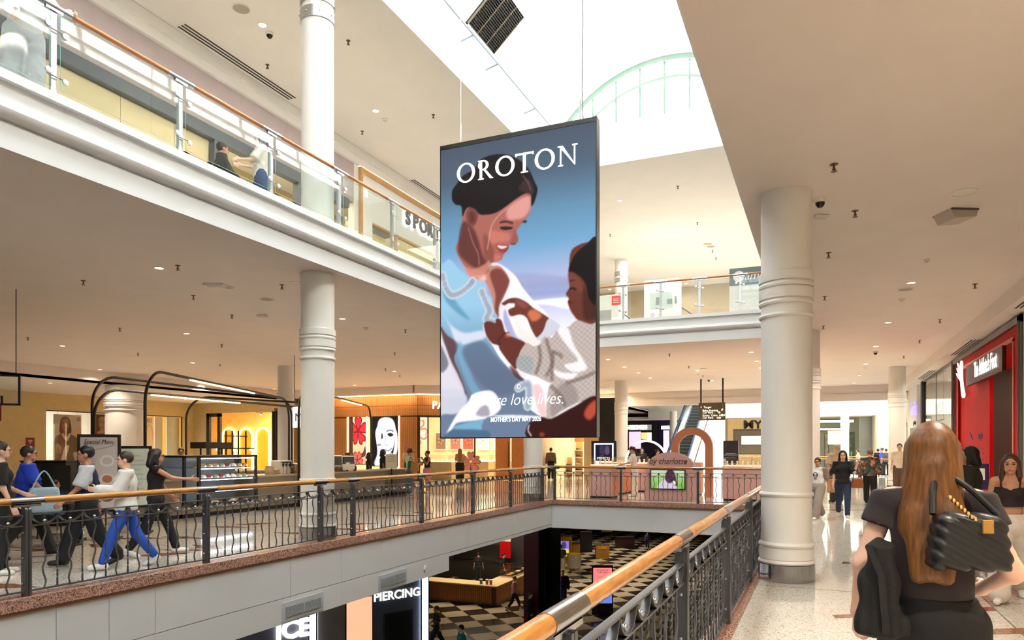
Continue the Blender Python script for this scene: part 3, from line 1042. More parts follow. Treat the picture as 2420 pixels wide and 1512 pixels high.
for px, py in [(2153, 668), (2099, 762), (2070, 818), (2046, 860), (2031, 887), (2018, 905)]:
    downlight(px, py, ZC, 'bright warm downlight in a row over the right-hand walkway', G3, 380)
# unseen downlights carrying the row on out of frame, added to brighten the ceiling
for yy in (5.0, .5, -4.0):
    t = thing('downlight', 'unseen warm downlight added to the row over the walkway beside the camera', 'downlight', (1.6, yy, ZC), group='downlights beside the camera')
    obj('trim_ring', list(_dl.values())[0][0], t); obj('lens', list(_dl.values())[0][1], t); spot('downlight_beam', (0, 0, -0.03), 700, parent=t)
G4 = 'downlights in the upper level ceiling'
for px, py in [(620, 59), (888, 262), (1465, 474), (1531, 559), (1581, 622)]:
    downlight(px, py, ZT, 'glowing downlight in the white upper ceiling', G4, 260, 0.08, DOWNW, (1, .9, .72))
downlight(1621, 670, ZT, 'small downlight seen through the far glass balustrade', None, 40)
downlight(1441, 684, ZT, 'low downlight seen just above the red kiosk sign through glass', None, 40)

# sprinklers
SPM = mat('sprinkler_metal', (110, 88, 66), 0.4, 0.6)
sp_me = MB().lathe([(0.001, 0), (.045, 0), (.045, -.006), (.012, -.01), (.012, -.05), (.02, -.052), (.02, -.065), (.001, -.066)], 10, cap=False).mesh('sprinkler_body', SPM)
sp_de = MB().lathe([(.001, -.082), (.035, -.082), (.035, -.086), (.001, -.088)], 10, cap=False).box(-.004, .004, -.02, -.016, -.082, -.05).box(-.004, .004, .016, .02, -.082, -.05).mesh('deflector', SPM)
def sprinkler(px, py, z, label, group):
    p = onz(px, py, z)
    t = thing('fire_sprinkler', label, 'sprinkler', (p[0], p[1], z), group=group)
    obj('sprinkler_body', sp_me, t); obj('deflector', sp_de, t)
for px, py in [(197, 663), (420, 627), (457, 698), (283, 775), (66, 797), (326, 834), (548, 744), (524, 814), (520, 860), (958, 779), (933, 833), (911, 871), (945, 886), (666, 673)]:
    sprinkler(px, py, ZC, 'small brown fire sprinkler in the ceiling over the cafe', 'sprinklers over the cafe')
for px, py in [(1582, 836), (1628, 865), (1661, 887)]:
    sprinkler(px, py, ZC, 'small fire sprinkler in the ceiling over the pink kiosk', 'sprinklers over the kiosk')
for px, py in [(1971, 388), (1958, 597), (1949, 700), (1946, 770), (2021, 498), (2304, 671), (2221, 755), (2173, 804), (2136, 841)]:
    sprinkler(px, py, ZC, 'brass fire sprinkler in the broad ceiling over the right-hand walkway', 'sprinklers over the right-hand walkway')
for px, py in [(823, 96), (632, 153), (1024, 271), (856, 310), (1602, 440), (1648, 526), (1442, 554), (1684, 592), (1692, 609)]:
    sprinkler(px, py, ZT, 'tiny fire sprinkler in the white upper ceiling', 'sprinklers in the upper ceiling')

# round speaker grilles
SPK = mat('speaker_grille_grey', (176, 164, 152), 0.7, noise=(300, 0.2))
def speaker(px, py, z, label, r=0.13, m=None):
    p = onz(px, py, z)
    t = thing('ceiling_speaker', label, 'speaker', (p[0], p[1], z))
    MB().lathe([(r + .02, 0), (r + .02, -.008), (r, -.012), (r, -.004)], 28, cap=False).build('rim', TRIMW, t, local=True)
    MB().lathe([(.001, -.009), (r * .6, -.009), (r, -.006)], 28, cap=False).build('grille', m or SPK, t, local=True)
speaker(570, 20, ZT, 'round grey speaker grille in the upper ceiling at the top of the photo', 0.16)
speaker(631, 707, ZC, 'round speaker grille in the ceiling left of the white column')
speaker(2140, 683, ZC, 'round speaker grille beside the nearest walkway downlight')
speaker(2279, 454, ZC, 'flat round speaker plate above the grey ceiling box', 0.13, TRIMW)
speaker(2240, 512, ZC, 'flat round plate under the grey ceiling box', 0.14, TRIMW)
speaker(540, 678, ZC, 'small pale round vent beside the emergency light over the cafe', 0.1)
speaker(1680, 582, ZT, 'grey round speaker in the far upper ceiling by the projector box', 0.17)
speaker(1662, 870, ZC, 'round speaker grille over the wayfinding sign', 0.14)
speaker(697, 668, ZC, 'pale round ceiling plate next to the head of the left column', 0.09, TRIMW)

# dome cameras
DOME = mat('dome_black', (24, 24, 26), 0.1)
def dome(px, py, z, label, r=0.075):
    p = onz(px, py, z)
    t = thing('dome_camera', label, 'camera', (p[0], p[1], z))
    MB().lathe([(r, 0), (r, -.03), (r * .85, -.05), (r * .8, -.05)], 20, cap=False).build('housing', TRIMW, t, local=True)
    MB().lathe([(r * .78, -.048), (r * .7, -.08), (r * .4, -.108), (.001, -.115)], 20, cap=False).build('dome', DOME, t, local=True)
dome(1938, 470, ZC, 'white dome camera on the ceiling near the thick right column')
dome(2069, 830, ZC, 'dark dome camera on the ceiling further along the right walkway')
dome(637, 78, ZT, 'dome camera on the upper ceiling next to a bright downlight', 0.085)
dome(1675, 896, ZC, 'dark dome camera above the wayfinding sign')
def detector(px, py, z, label, r=0.06):
    p = onz(px, py, z)
    t = thing('smoke_detector', label, 'detector', (p[0], p[1], z))
    MB().lathe([(r, 0), (r, -.02), (r * .7, -.035)], 18, cap=False).build('base', TRIMW, t, local=True)
    MB().lathe([(r * .68, -.034), (r * .5, -.055), (.001, -.06)], 18, cap=False).build('chamber', mat('detector_cream', (222, 208, 186), 0.5), t, local=True)
detector(865, 774, ZC, 'smoke detector in the ceiling right of the left column', 0.07)
detector(2131, 706, ZC, 'smoke detector under the walkway speaker grille')
detector(910, 282, ZT, 'smoke detector beside a downlight in the upper ceiling', 0.08)
detector(2045, 868, ZC, 'smoke detector by a far walkway downlight')
detector(1650, 883, ZC, 'smoke detector over the kiosk beside a downlight')
detector(2190, 612, ZC, 'tiny detector low on the right-hand ceiling', 0.045)

# odd boxes on ceilings
p = onz(2258, 502, ZC)
t = thing('ceiling_box', 'pale wedge-shaped box fixed to the right-hand ceiling', 'ceiling unit', (p[0], p[1], ZC), 0.5)
MB().prism([(-.2, 0), (.2, 0), (.17, -.1), (-.13, -.13)], lambda a, b, d: (a, d, b), -.17, .17).build('case', mat('unit_grey_beige', (196, 184, 172), 0.5), t, local=True)
MB().box(-.19, .19, -.19, .19, -.02, -.001).build('mounting_plate', mat('unit_dark', (90, 84, 80), 0.6), t, local=True)
for (px, py, z, s, lab) in [(508, 671, ZC, .2, 'rectangular white emergency light in the ceiling over the cafe'), (619, 744, ZC, .12, 'small cream box on the ceiling left of the column'),
                         (1941, 508, ZC, .09, 'small square plate on the ceiling behind the thick right column'), (1672, 576, ZT, .16, 'cream projector box on the far upper ceiling')]:
    p = onz(px, py, z)
    t = thing('ceiling_unit', lab, 'ceiling unit', (p[0], p[1], z), 0.4)
    MB().bbox(-s, s, -s * .5, s * .5, -.05, -.001, .01).build('case', TRIMW if s != .16 else mat('unit_cream', (228, 204, 150), 0.5), t, local=True)
    MB().box(-s * .7, s * .7, -s * .3, s * .3, -.058, -.05).build('lens', mat('unit_lens', (208, 204, 206), 0.3), t, local=True)

# slot diffusers
SLOT = mat('slot_black', (38, 36, 36), 0.6)
def diffuser(x0, x1, y0, y1, z, label, n=3):
    t = thing('slot_diffuser', label, 'air diffuser', ((x0 + x1) / 2, (y0 + y1) / 2, z))
    MB().box(x0, x1, y0, y1, z - .004, z).build('frame', TRIMW, t)
    wd = (x1 - x0) / n
    for i in range(n):
        MB().box(x0 + wd * (i + .25), x0 + wd * (i + .75), y0 + .04, y1 - .04, z - .006, z - .003).build('slot', SLOT, t)
a = onz(425, 57, ZT); b = onz(688, 236, ZT)
diffuser(a[0] - .14, a[0] + .14, a[1], b[1], ZT, 'long black slot diffuser in the upper ceiling left of the column')
a = onz(970, 424, ZT)
diffuser(a[0] - .14, a[0] + .14, a[1], a[1] + 4.5, ZT, 'black slot diffuser in the upper ceiling by the hanging screen')
diffuser(3.52, 3.76, 13.2, 17.2, 4.45, 'black slot diffuser over the red shoe shop')
diffuser(3.52, 3.76, 21.6, 25.0, 4.45, 'black slot diffuser further along over the clear shopfront')
diffuser(3.52, 3.76, 29.5, 33.0, 4.45, 'distant black slot diffuser over the right-hand shops')
for xx, yy, lab in ((0, 1430, 'low'), ):
    pass
# louvred air grilles in the panelled void face
def wall_grille(pxa, pxb, z0, z1, label):
    ya = onx(pxa, 1400, XL)[1]; yb = onx(pxb, 1400, XL)[1]
    t = thing('wall_grille', label, 'grille', (XL - .03, (ya + yb) / 2, z0))
    x = XL - .028
    MB().box(x, x + .015, ya, yb, z0, z1).build('frame', mat('grille_alloy', (196, 198, 200), 0.4), t)
    MB().box(x + .014, x + .018, ya + .07, yb - .07, z0 + .07, z1 - .07).build('backing', mat('grille_shadow', (84, 86, 90), 0.6), t)
    n = 9
    for i in range(n):
        zz = z0 + .08 + (z1 - z0 - .16) * i / (n - 1)
        MB().box(x + .014, x + .03, ya + .07, yb - .07, zz - .005, zz + .005).build('slat', MATS['grille_alloy'], t)
    MB().box(x + .014, x + .032, (ya + yb) / 2 - .008, (ya + yb) / 2 + .008, z0 + .07, z1 - .07).build('mullion', MATS['grille_alloy'], t)
wall_grille(670, 766, -1.17, -.86, 'louvred air grille in the white void face, nearer one')
wall_grille(897, 963, -1.17, -.86, 'louvred air grille in the white void face above the piercing sign')
p = onx(1008, 1343, XL)
t = thing('wall_cover', 'round white cover plate on the void face', 'cover plate', (XL - .03, p[1], p[2]))
MB().tube([(XL - .03, p[1], p[2]), (XL - .018, p[1], p[2])], .07, 24).build('plate', TRIMW, t)
MB().tube([(XL - .018, p[1], p[2]), (XL - .014, p[1], p[2])], .055, 24).build('cap', WHITE, t)
# ================================================================== HANGING SCREEN
BY = 10.4
BX0, BX1 = ony(1041, 700, BY)[0], ony(1411, 700, BY)[0]
BZ0, BZ1 = 1.795, 6.66
scr = thing('hanging_screen', 'tall black-framed advertising screen hanging in the void, showing a woman holding a child', 'screen', ((BX0 + BX1) / 2, BY, BZ0))
FR = mat('screen_frame_black', (28, 24, 22), 0.35)
B(BX0, BX1, BY + 0.005, BY + 0.14, BZ0, BZ1).build('cabinet', FR, scr, smooth=False)
e = 0.018
for nm, a in (('frame_top', (BX0, BX1, BZ1 - 0.07, BZ1)), ('frame_bottom', (BX0, BX1, BZ0, BZ0 + e)), ('frame_side', (BX0, BX0 + e * .6, BZ0 + e, BZ1 - .07)), ('frame_side', (BX1 - e, BX1, BZ0 + e, BZ1 - .07))):
    B(a[0], a[1], BY - 0.015, BY + 0.005, a[2], a[3]).build(nm, FR, scr, smooth=False)
sx0, sx1, sz0, sz1 = BX0 + e * .6, BX1 - e, BZ0 + e, BZ1 - 0.07
SW, SH = sx1 - sx0, sz1 - sz0
def q(px, py):
    p = ony(px, py, BY)
    return ((p[0] - sx0) / SW, (sz1 - p[2]) / SH * (SH / SW))
def a3(*pts): return [q(1030 + x / 3.78, 260 + y / 3.78) for x, y in pts]
def a4(*pts): return [q(1030 + x / 3.6875, 640 + y / 3.6875) for x, y in pts]
AS = SH / SW
pt = Paint(230, 400, 0, 1, 0, AS, (90, 120, 150))
pt.C[:] = vgrad([(0, (74, 84, 100)), (.12 * AS, (78, 96, 116)), (.25 * AS, (98, 140, 170)), (.36 * AS, (112, 162, 200)), (.43 * AS, (150, 176, 214)), (.48 * AS, (178, 182, 218)), (.53 * AS, (150, 160, 205)), (.58 * AS, (205, 205, 235)), (.66 * AS, (240, 240, 250)), (AS, (250, 248, 250))])(pt.X, pt.Y)
pt.fill(a4((560, 60), (760, 20), (1160, 60), (1160, 130), (760, 160), (640, 130)), (140, 150, 190), .5, 10)
pt.fill(a4((860, 260), (1160, 235), (1170, 330), (1000, 300), (870, 290)), (252, 252, 255), .9, 4)
# right side of the open shirt
pt.fill(a4((480, -60), (560, -60), (690, 40), (760, 150), (860, 270), (985, 410), (905, 560), (870, 590), (950, 880), (985, 1010), (965, 1275), (890, 1230), (840, 1050), (770, 950), (640, 790), (580, 660), (600, 560), (540, 420), (560, 290), (620, 130), (590, 40)),
        hgrad([(.3, (225, 205, 210)), (.5, (250, 240, 244)), (.7, (255, 244, 244))]), 1, 1)
pt.fill(a4((690, 380), (760, 500), (880, 590), (940, 820), (960, 930), (880, 900), (800, 700), (720, 560)), (255, 226, 216), .8, 4)
pt.fill(a4((600, 330), (640, 420), (700, 560), (760, 610), (690, 600), (620, 520), (590, 420)), (150, 160, 205), .8, 3)
pt.fill(a4((850, 1000), (930, 1030), (960, 1270), (890, 1220)), (225, 150, 150), .5, 4)
# chest and neck skin
pt.fill(a4((250, -160), (340, -60), (400, -20), (480, -40), (560, -40), (632, 55), (636, 120), (585, 240), (548, 310), (545, 412), (505, 345), (492, 240), (440, 110), (400, 80), (330, 60), (270, 0)), (196, 130, 116), 1, 1)
pt.fill(a4((470, 20), (560, -20), (632, 60), (634, 120), (585, 230), (550, 310), (545, 405), (515, 330), (520, 200)), (112, 54, 46), .85, 4)
pt.fill(a4((330, -20), (400, 0), (440, 60), (420, 90), (360, 60)), (246, 200, 186), .8, 4)
# neck and face
pt.fill(a3((236, 950), (245, 1060), (215, 1150), (178, 1240), (240, 1370), (340, 1470), (470, 1450), (470, 1370), (525, 1357), (585, 1338), (607, 1290), (640, 1250), (655, 1205), (690, 1203), (722, 1195), (736, 1150), (722, 1085), (770, 1010), (832, 935), (850, 850), (852, 760), (760, 720), (600, 800), (400, 840), (290, 860)), (168, 98, 88), 1, 1)
pt.fill(a3((240, 1000), (330, 1050), (380, 1160), (420, 1300), (470, 1380), (440, 1440), (330, 1400), (215, 1300), (200, 1200)), (88, 46, 42), .85, 6)
pt.fill(a3((640, 880), (740, 800), (840, 770), (846, 870), (800, 950), (720, 980), (640, 970)), (226, 160, 152), .85, 8)
pt.fill(a3((480, 1080), (580, 1090), (660, 1110), (650, 1170), (560, 1180), (480, 1200)), (206, 118, 104), .8, 7)
pt.fill(a3((690, 1060), (722, 1100), (735, 1160), (700, 1195), (670, 1170), (690, 1110)), (150, 80, 74), .8, 4)
pt.fill(a3((430, 1100), (500, 1200), (530, 1330), (470, 1370), (430, 1280)), (120, 62, 54), .6, 7)
pt.fill(a3((520, 1290), (580, 1300), (600, 1310), (560, 1345), (520, 1350)), (205, 120, 100), .7, 4)
pt.fill(a3((250, 1400), (330, 1420), (430, 1380), (480, 1340), (470, 1420), (400, 1500), (330, 1512)), (214, 140, 120), .8, 5)
# ear
pt.fill(a3((300, 870), (355, 885), (378, 930), (360, 1010), (322, 1042), (285, 1010), (270, 930)), (120, 66, 58), 1, 2)
pt.fill(a3((310, 905), (345, 925), (345, 990), (315, 1010), (300, 960)), (84, 44, 40), .8, 3)
# hair
pt.fill(a3((238, 950), (228, 860), (178, 845), (146, 800), (148, 720), (195, 650), (230, 600), (290, 560), (345, 525), (400, 445), (500, 402), (620, 396), (720, 432), (800, 490), (850, 565), (882, 640), (908, 700), (900, 760), (872, 840), (852, 850), (850, 755), (800, 745), (720, 790), (640, 850), (540, 915), (450, 935), (390, 930), (350, 885), (290, 868), (262, 900)), (24, 17, 18), 1, 1)
pt.fill(a3((740, 700), (800, 620), (850, 640), (880, 720), (850, 760), (800, 740)), (78, 54, 52), .6, 4)
pt.line(a3((770, 580), (820, 640), (850, 720)), .006, (130, 96, 84), .8, 1)
pt.line(a3((640, 870), (555, 950), (500, 1030), (480, 1130), (460, 1250)), .006, (214, 168, 152), .8, 1)
pt.line(a3((290, 1050), (330, 1180), (380, 1290), (386, 1385)), .005, (190, 140, 130), .8, 1)
# brow, eyes, mouth
pt.line(a3((570, 1005), (630, 996), (690, 1012)), .012, (60, 30, 30), .9, 1)
pt.fill(a3((572, 1048), (620, 1040), (690, 1048), (660, 1068), (600, 1070)), (40, 22, 24), .95, 1)
pt.fill(a3((770, 1000), (800, 985), (815, 990), (800, 1008)), (40, 24, 26), .95, 1)
pt.fill(a3((535, 1202), (590, 1208), (650, 1212), (635, 1258), (590, 1275), (558, 1250)), (150, 60, 60), 1, 1)
pt.fill(a3((545, 1208), (590, 1214), (640, 1218), (610, 1236), (575, 1236)), (244, 226, 220), 1, 1)
pt.line(a3((668, 1190), (690, 1198), (712, 1190)), .008, (90, 40, 38), .8, 1)
# left side of the shirt
SH_L = vgrad([(.55 * AS, (150, 196, 222)), (.68 * AS, (122, 160, 188)), (.8 * AS, (104, 122, 146)), (1 * AS, (110, 124, 150))])
pt.fill(a4((20, -60), (60, -60), (120, -100), (200, -20), (280, 50), (340, 78), (400, 92), (432, 118), (440, 190), (488, 235), (490, 320), (540, 400), (536, 455), (420, 455), (425, 545), (500, 660), (560, 760), (650, 860), (760, 935), (830, 1000), (815, 1090), (800, 1180), (900, 1262), (925, 1275), (810, 1340), (835, 1460), (20, 1460), (20, 800)), SH_L, 1, 1)
pt.fill(a4((40, 480), (100, 560), (200, 640), (160, 760), (210, 900), (280, 1110), (230, 1060), (150, 880), (90, 680), (40, 560)), (96, 60, 62), .9, 2)
pt.fill(a4((30, 520), (70, 620), (130, 780), (200, 920), (250, 1060), (200, 1100), (30, 1050)), (232, 224, 234), .9, 3)
pt.fill(a4((30, 640), (80, 720), (110, 820), (40, 880)), (100, 100, 116), .8, 4)
pt.fill(a4((50, 350), (120, 480), (200, 640), (420, 590), (410, 520), (250, 540), (130, 470)), (235, 232, 244), .75, 6)
pt.fill(a4((180, 660), (230, 640), (330, 950), (500, 1200), (400, 1180), (260, 960)), (120, 170, 200), .7, 7)
pt.fill(a4((230, 690), (400, 610), (520, 740), (720, 960), (700, 1050), (520, 1080), (330, 900)), (92, 104, 128), .75, 10)
pt.fill(a4((60, 140), (120, 190), (200, 300), (300, 430), (180, 360), (80, 250)), (70, 130, 165), .6, 6)
# embroidered scallops
for ring in (a4((60, 40), (90, 150), (140, 210), (220, 185), (300, 120), (320, 90)), a4((400, 180), (440, 280), (470, 350), (440, 420), (500, 450)), a4((720, 1020), (800, 985), (815, 1080), (800, 1180))):
    cc = cr(ring, 3, closed=False)
    for i, c_ in enumerate(cc):
        rr_ = .028
        pt.fill([(c_[0] + rr_ * math.cos(k), c_[1] + rr_ * math.sin(k)) for k in np.linspace(0, 2 * PI, 10)[:-1]], (196, 204, 216), .9, 1)
    for i, c_ in enumerate(cc):
        pt.fill([(c_[0] + .016 * math.cos(k), c_[1] + .016 * math.sin(k)) for k in np.linspace(0, 2 * PI, 8)[:-1]], (150, 160, 178), .8, 1)
# lower drapes
pt.fill(a4((30, 1060), (150, 1030), (235, 1050), (275, 1130), (190, 1240), (60, 1250), (30, 1300)), (206, 206, 220), .95, 3)
pt.fill(a4((85, 1430), (190, 1240), (280, 1140), (330, 1070), (470, 1042), (540, 1100), (565, 1200), (440, 1290), (200, 1320), (150, 1370)), (250, 244, 248), .95, 2)
pt.fill(a4((350, 1250), (400, 1180), (450, 1175), (470, 1250), (420, 1270)), (150, 140, 156), .8, 4)
pt.fill(a4((160, 1355), (440, 1290), (450, 1385), (300, 1390), (200, 1380)), (120, 176, 206), .9, 3)
pt.fill(a4((450, 1275), (900, 1262), (810, 1335), (835, 1460), (450, 1460)), (104, 122, 148), .95, 2)
pt.fill(a4((480, 1262), (700, 1255), (920, 1270), (700, 1282)), (240, 240, 248), .9, 2)
pt.fill(a4((60, 1440), (160, 1385), (440, 1390), (440, 1460), (60, 1460)), (70, 100, 130), .8, 3)
# child: arms
AR = (110, 54, 44)
pt.fill(a4((575, 283), (640, 242), (710, 236), (790, 272), (860, 330), (985, 412), (965, 470), (925, 540), (880, 582), (832, 505), (790, 408), (730, 380), (655, 395), (632, 340), (690, 310), (640, 282), (600, 300)), AR, 1, 1)
pt.fill(a4((640, 285), (680, 282), (690, 300), (650, 310)), (245, 236, 238), .9, 1)
pt.fill(a4((800, 370), (850, 335), (920, 380), (900, 420), (840, 440)), (222, 124, 84), .85, 5)
pt.fill(a4((690, 250), (770, 270), (800, 320), (730, 310)), (150, 84, 74), .7, 5)
pt.fill(a4((420, 458), (470, 440), (520, 455), (525, 420), (570, 430), (612, 545), (680, 580), (785, 632), (740, 700), (705, 850), (640, 800), (560, 690), (545, 650), (490, 630), (440, 560)), (100, 48, 40), 1, 1)
pt.line(a4((560, 640), (545, 600), (600, 545), (640, 540)), .008, (60, 26, 24), .8, 1)
pt.fill(a4((600, 560), (640, 545), (660, 570), (620, 580)), (210, 110, 80), .7, 3)
pt.fill(a4((700, 860), (740, 920), (770, 960), (700, 930), (640, 830)), (84, 40, 36), .8, 3)
# child: far cuff, knit sweater
pt.fill(a4((978, 420), (1060, 455), (1080, 500), (980, 590), (900, 612), (880, 585), (935, 530)), (205, 205, 215), 1, 1)
pt.fill(a4((720, 742), (785, 630), (850, 655), (900, 640), (945, 575), (1010, 580), (1060, 510), (1150, 490), (1230, 430), (1410, 405), (1410, 1112), (1260, 1140), (1100, 1220), (1010, 1278), (962, 1262), (985, 1010), (1062, 968), (990, 975), (880, 922), (790, 895), (705, 842)), (186, 172, 166), 1, 1)
pt.fill(a4((1060, 520), (1150, 500), (1200, 640), (1300, 800), (1310, 860), (1200, 880), (1120, 820), (1240, 780), (1150, 660)), (252, 244, 244), .9, 3)
pt.fill(a4((1000, 830), (1080, 880), (1230, 890), (1260, 870), (1180, 945), (1060, 920)), (255, 246, 246), .85, 3)
pt.fill(a4((720, 745), (840, 760), (830, 880), (710, 835)), (150, 162, 162), .8, 3)
for (p0, p1) in (((900, 650), (870, 900)), ((960, 590), (1010, 960)), ((1020, 700), (960, 920)), ((1100, 760), (1010, 700)), ((1000, 1000), (1130, 1180)), ((1130, 980), (1390, 880))):
    pt.line(a4(p0, ((p0[0] + p1[0]) / 2 + 25, (p0[1] + p1[1]) / 2), p1), .02, (116, 96, 90), .7, 3)
sm = pt.mask(cr(a4((720, 742), (785, 630), (945, 575), (1060, 510), (1230, 430), (1410, 405), (1410, 1112), (1100, 1220), (962, 1262), (985, 1010), (790, 895)), 4))
kn = (np.sin(pt.X * 190 + 3 * np.sin(pt.Y * 9)) * np.sin(pt.Y * 210 + 3 * np.sin(pt.X * 7)))[sm[0]]
pt.C[sm[0]] += (kn * 11 * sm[1])[..., None]
pt.fill(a4((1010, 1110), (1100, 980), (1200, 1000), (1240, 1130), (1100, 1210), (1010, 1270)), (120, 106, 104), .45, 6)
# child: head
pt.fill(a4((1160, -30), (1158, 60), (1166, 140), (1134, 200), (1160, 242), (1148, 272), (1170, 335), (1200, 385), (1255, 432), (1410, 410), (1410, -200), (1200, -200)), (104, 52, 40), 1, 1)
pt.fill(a4((1290, 120), (1340, 260), (1410, 280), (1410, 410), (1300, 420), (1280, 300)), (64, 30, 26), .8, 6)
pt.fill(a3((1188, 1440), (1212, 1350), (1260, 1272), (1340, 1205), (1450, 1155), (1450, 1700), (1370, 1690), (1340, 1560), (1290, 1490), (1230, 1450)), (22, 15, 16), 1, 1)
pt.fill(a3((1185, 1450), (1230, 1455), (1300, 1540), (1310, 1620), (1220, 1600), (1190, 1530)), (120, 64, 50), .8, 4)
pt.line(a4((1165, 160), (1200, 150), (1225, 170)), .01, (30, 14, 14), .9, 1)
pt.line(a4((1165, 90), (1210, 80)), .008, (50, 24, 20), .8, 1)
pt.line(a4((1160, 268), (1185, 278)), .008, (60, 20, 20), .8, 1)
# foreground arm
pt.fill(a4((808, 1335), (925, 1275), (1010, 1285), (1200, 1185), (1410, 1100), (1410, 1470), (835, 1470)), (50, 18, 16), 1, 2)
pt.fill(a4((1290, 1250), (1330, 1170), (1400, 1125), (1400, 1230), (1340, 1300)), (206, 84, 58), .85, 5)
pt.fill(a4((900, 1420), (930, 1405), (950, 1430), (920, 1450)), (190, 66, 44), .7, 3)
pt.line(a4((835, 1440), (805, 1390), (815, 1340)), .008, (240, 240, 246), .8, 1)
pt.C += ((np.sin(pt.X * 900) * np.sin(pt.Y * 900)) * 2)[..., None]
picture('display_picture', pt, PIC_SCREEN, scr, (sx0, BY - 0.002, sz1), (1, 0, 0), (0, 0, 1), SW, SH)

# lettering on the screen
LW = lamp_mat('screen_letter_white', (255, 255, 255), 1.1)
def ell(cx_, cz_, a, b, n=32, tilt=0.0):
    o_ = []
    for i in range(n):
        t_ = 2 * PI * i / n
        x, z = a * math.cos(t_), b * math.sin(t_)
        o_.append((cx_ + x * math.cos(tilt) - z * math.sin(tilt), cz_ + x * math.sin(tilt) + z * math.cos(tilt)))
    return o_
def glyph(ch, cx_, base, w_, h_):
    mb = MB(); Y1, Y2 = BY - 0.02, BY - 0.006
    fn = lambda a, b, d: (cx_ + a, d, base + b)
    def P_(*pts): mb.prism(list(pts), fn, Y1, Y2)
    th, tn, sf = w_ * .15, w_ * .07, h_ * .05
    if ch == 'O':
        mb.ring_prism(ell(0, h_ / 2, w_ / 2, h_ * .52), ell(0, h_ / 2, w_ / 2 - th, h_ * .52 - tn, tilt=.12), fn, Y1, Y2)
    elif ch == 'R':
        x0 = -w_ * .42
        P_((x0 + .06 * w_, 0), (x0 + .06 * w_ + th, 0), (x0 + .06 * w_ + th, h_), (x0 + .06 * w_, h_))
        P_((x0 - .06 * w_, 0), (x0 + .33 * w_, 0), (x0 + .33 * w_, sf), (x0 - .06 * w_, sf)); P_((x0 - .06 * w_, h_ - sf), (x0 + .2 * w_, h_ - sf), (x0 + .2 * w_, h_), (x0 - .06 * w_, h_))
        o1 = ell(x0 + .3 * w_, h_ * .74, w_ * .36, h_ * .26, 24); i1 = ell(x0 + .27 * w_, h_ * .74, w_ * .22, h_ * .26 - tn, 24)
        mb.ring_prism(o1, i1, fn, Y1, Y2)
        P_((x0 + .3 * w_, h_ * .5), (x0 + .45 * w_, h_ * .52), (w_ * .5, sf), (w_ * .58, 0), (w_ * .34, 0))
    elif ch == 'T':
        P_((-th / 2, 0), (th / 2, 0), (th / 2, h_), (-th / 2, h_)); P_((-w_ / 2, h_ - tn * 1.3), (w_ / 2, h_ - tn * 1.3), (w_ / 2, h_), (-w_ / 2, h_))
        P_((-w_ / 2, h_ * .86), (-w_ / 2 + tn * .7, h_ * .86), (-w_ / 2 + tn * 1.6, h_), (-w_ / 2 - tn * .3, h_)); P_((w_ / 2 - tn * .7, h_ * .86), (w_ / 2, h_ * .86), (w_ / 2 + tn * .3, h_), (w_ / 2 - tn * 1.6, h_))
        P_((-w_ * .2, 0), (w_ * .2, 0), (w_ * .2, sf), (-w_ * .2, sf))
    elif ch == 'N':
        P_((-w_ * .4, 0), (-w_ * .4 + tn, 0), (-w_ * .4 + tn, h_), (-w_ * .4, h_)); P_((w_ * .4 - tn, 0), (w_ * .4, 0), (w_ * .4, h_), (w_ * .4 - tn, h_))
        P_((-w_ * .46, h_), (-w_ * .25, h_), (w_ * .4, 0), (w_ * .36, -h_ * .02))
        for xx in (-w_ * .37,): P_((xx - w_ * .13, 0), (xx + w_ * .13, 0), (xx + w_ * .13, sf), (xx - w_ * .13, sf))
        P_((w_ * .24, h_ - sf), (w_ * .52, h_ - sf), (w_ * .52, h_), (w_ * .24, h_)); P_((-w_ * .52, h_ - sf), (-w_ * .25, h_ - sf), (-w_ * .25, h_), (-w_ * .52, h_))
    return mb
for ch, px, wp, yb in (('O', 1102, 42, 437), ('R', 1147, 34, 431), ('O', 1194, 45, 420), ('T', 1240, 42, 413), ('O', 1288, 47, 403), ('N', 1342, 45, 391)):
    p = ony(px, yb, BY); wm = ony(px + wp / 2, yb, BY)[0] - ony(px - wp / 2, yb, BY)[0]
    glyph(ch, p[0], 5.99, wm, .31).build('letter', LW, scr, smooth=False)
p = ony(1217, 945, BY)
text('slogan', 'Where love lives.', 0.27, LW, scr, (p[0], BY - .012, p[2]), FACE_CAM, extrude=.003, shear=.32, wide=.86, bold=-.004)
MB().ring_prism(ell(0, 0, .03, .04, 16), ell(0.004, 0, .022, .033, 16), lambda a, b, d: (p[0] + .07 + a, d, p[2] + .21 + b), BY - .016, BY - .006).build('emblem', LW, scr)
p = ony(1219, 991, BY)
text('date_line', "MOTHER'S DAY MAY 2026", 0.105, LW, scr, (p[0], BY - .012, p[2]), FACE_CAM, extrude=.003, wide=.72, bold=.001)
# suspension cables
CAB = mat('cable_white', (226, 226, 224), 0.4)
for px in (1089, 1371):
    x = ony(px, 320, BY + .07)[0]
    zt = VCZ + math.sqrt(VR ** 2 - (x - VCX) ** 2)
    MB().tube([(x, BY + .07, BZ1), (x, BY + .07, BZ1 + .35)], .014, 8).tube([(x, BY + .07, BZ1 + .3), (x, BY + .07, min(zt, 13.45))], .007, 6).build('suspension_cable', CAB, scr)
x = ony(1371, 320, BY + .07)[0]
MB().tube([(x + .05, BY + .07, BZ1), (x + .03, BY + .07, BZ1 + .5), (x + .045, BY + .07, BZ1 + 1.5), (x + .02, BY + .07, 13.3)], .009, 6).build('power_cord', mat('cord_grey', (120, 120, 120), 0.6), scr)
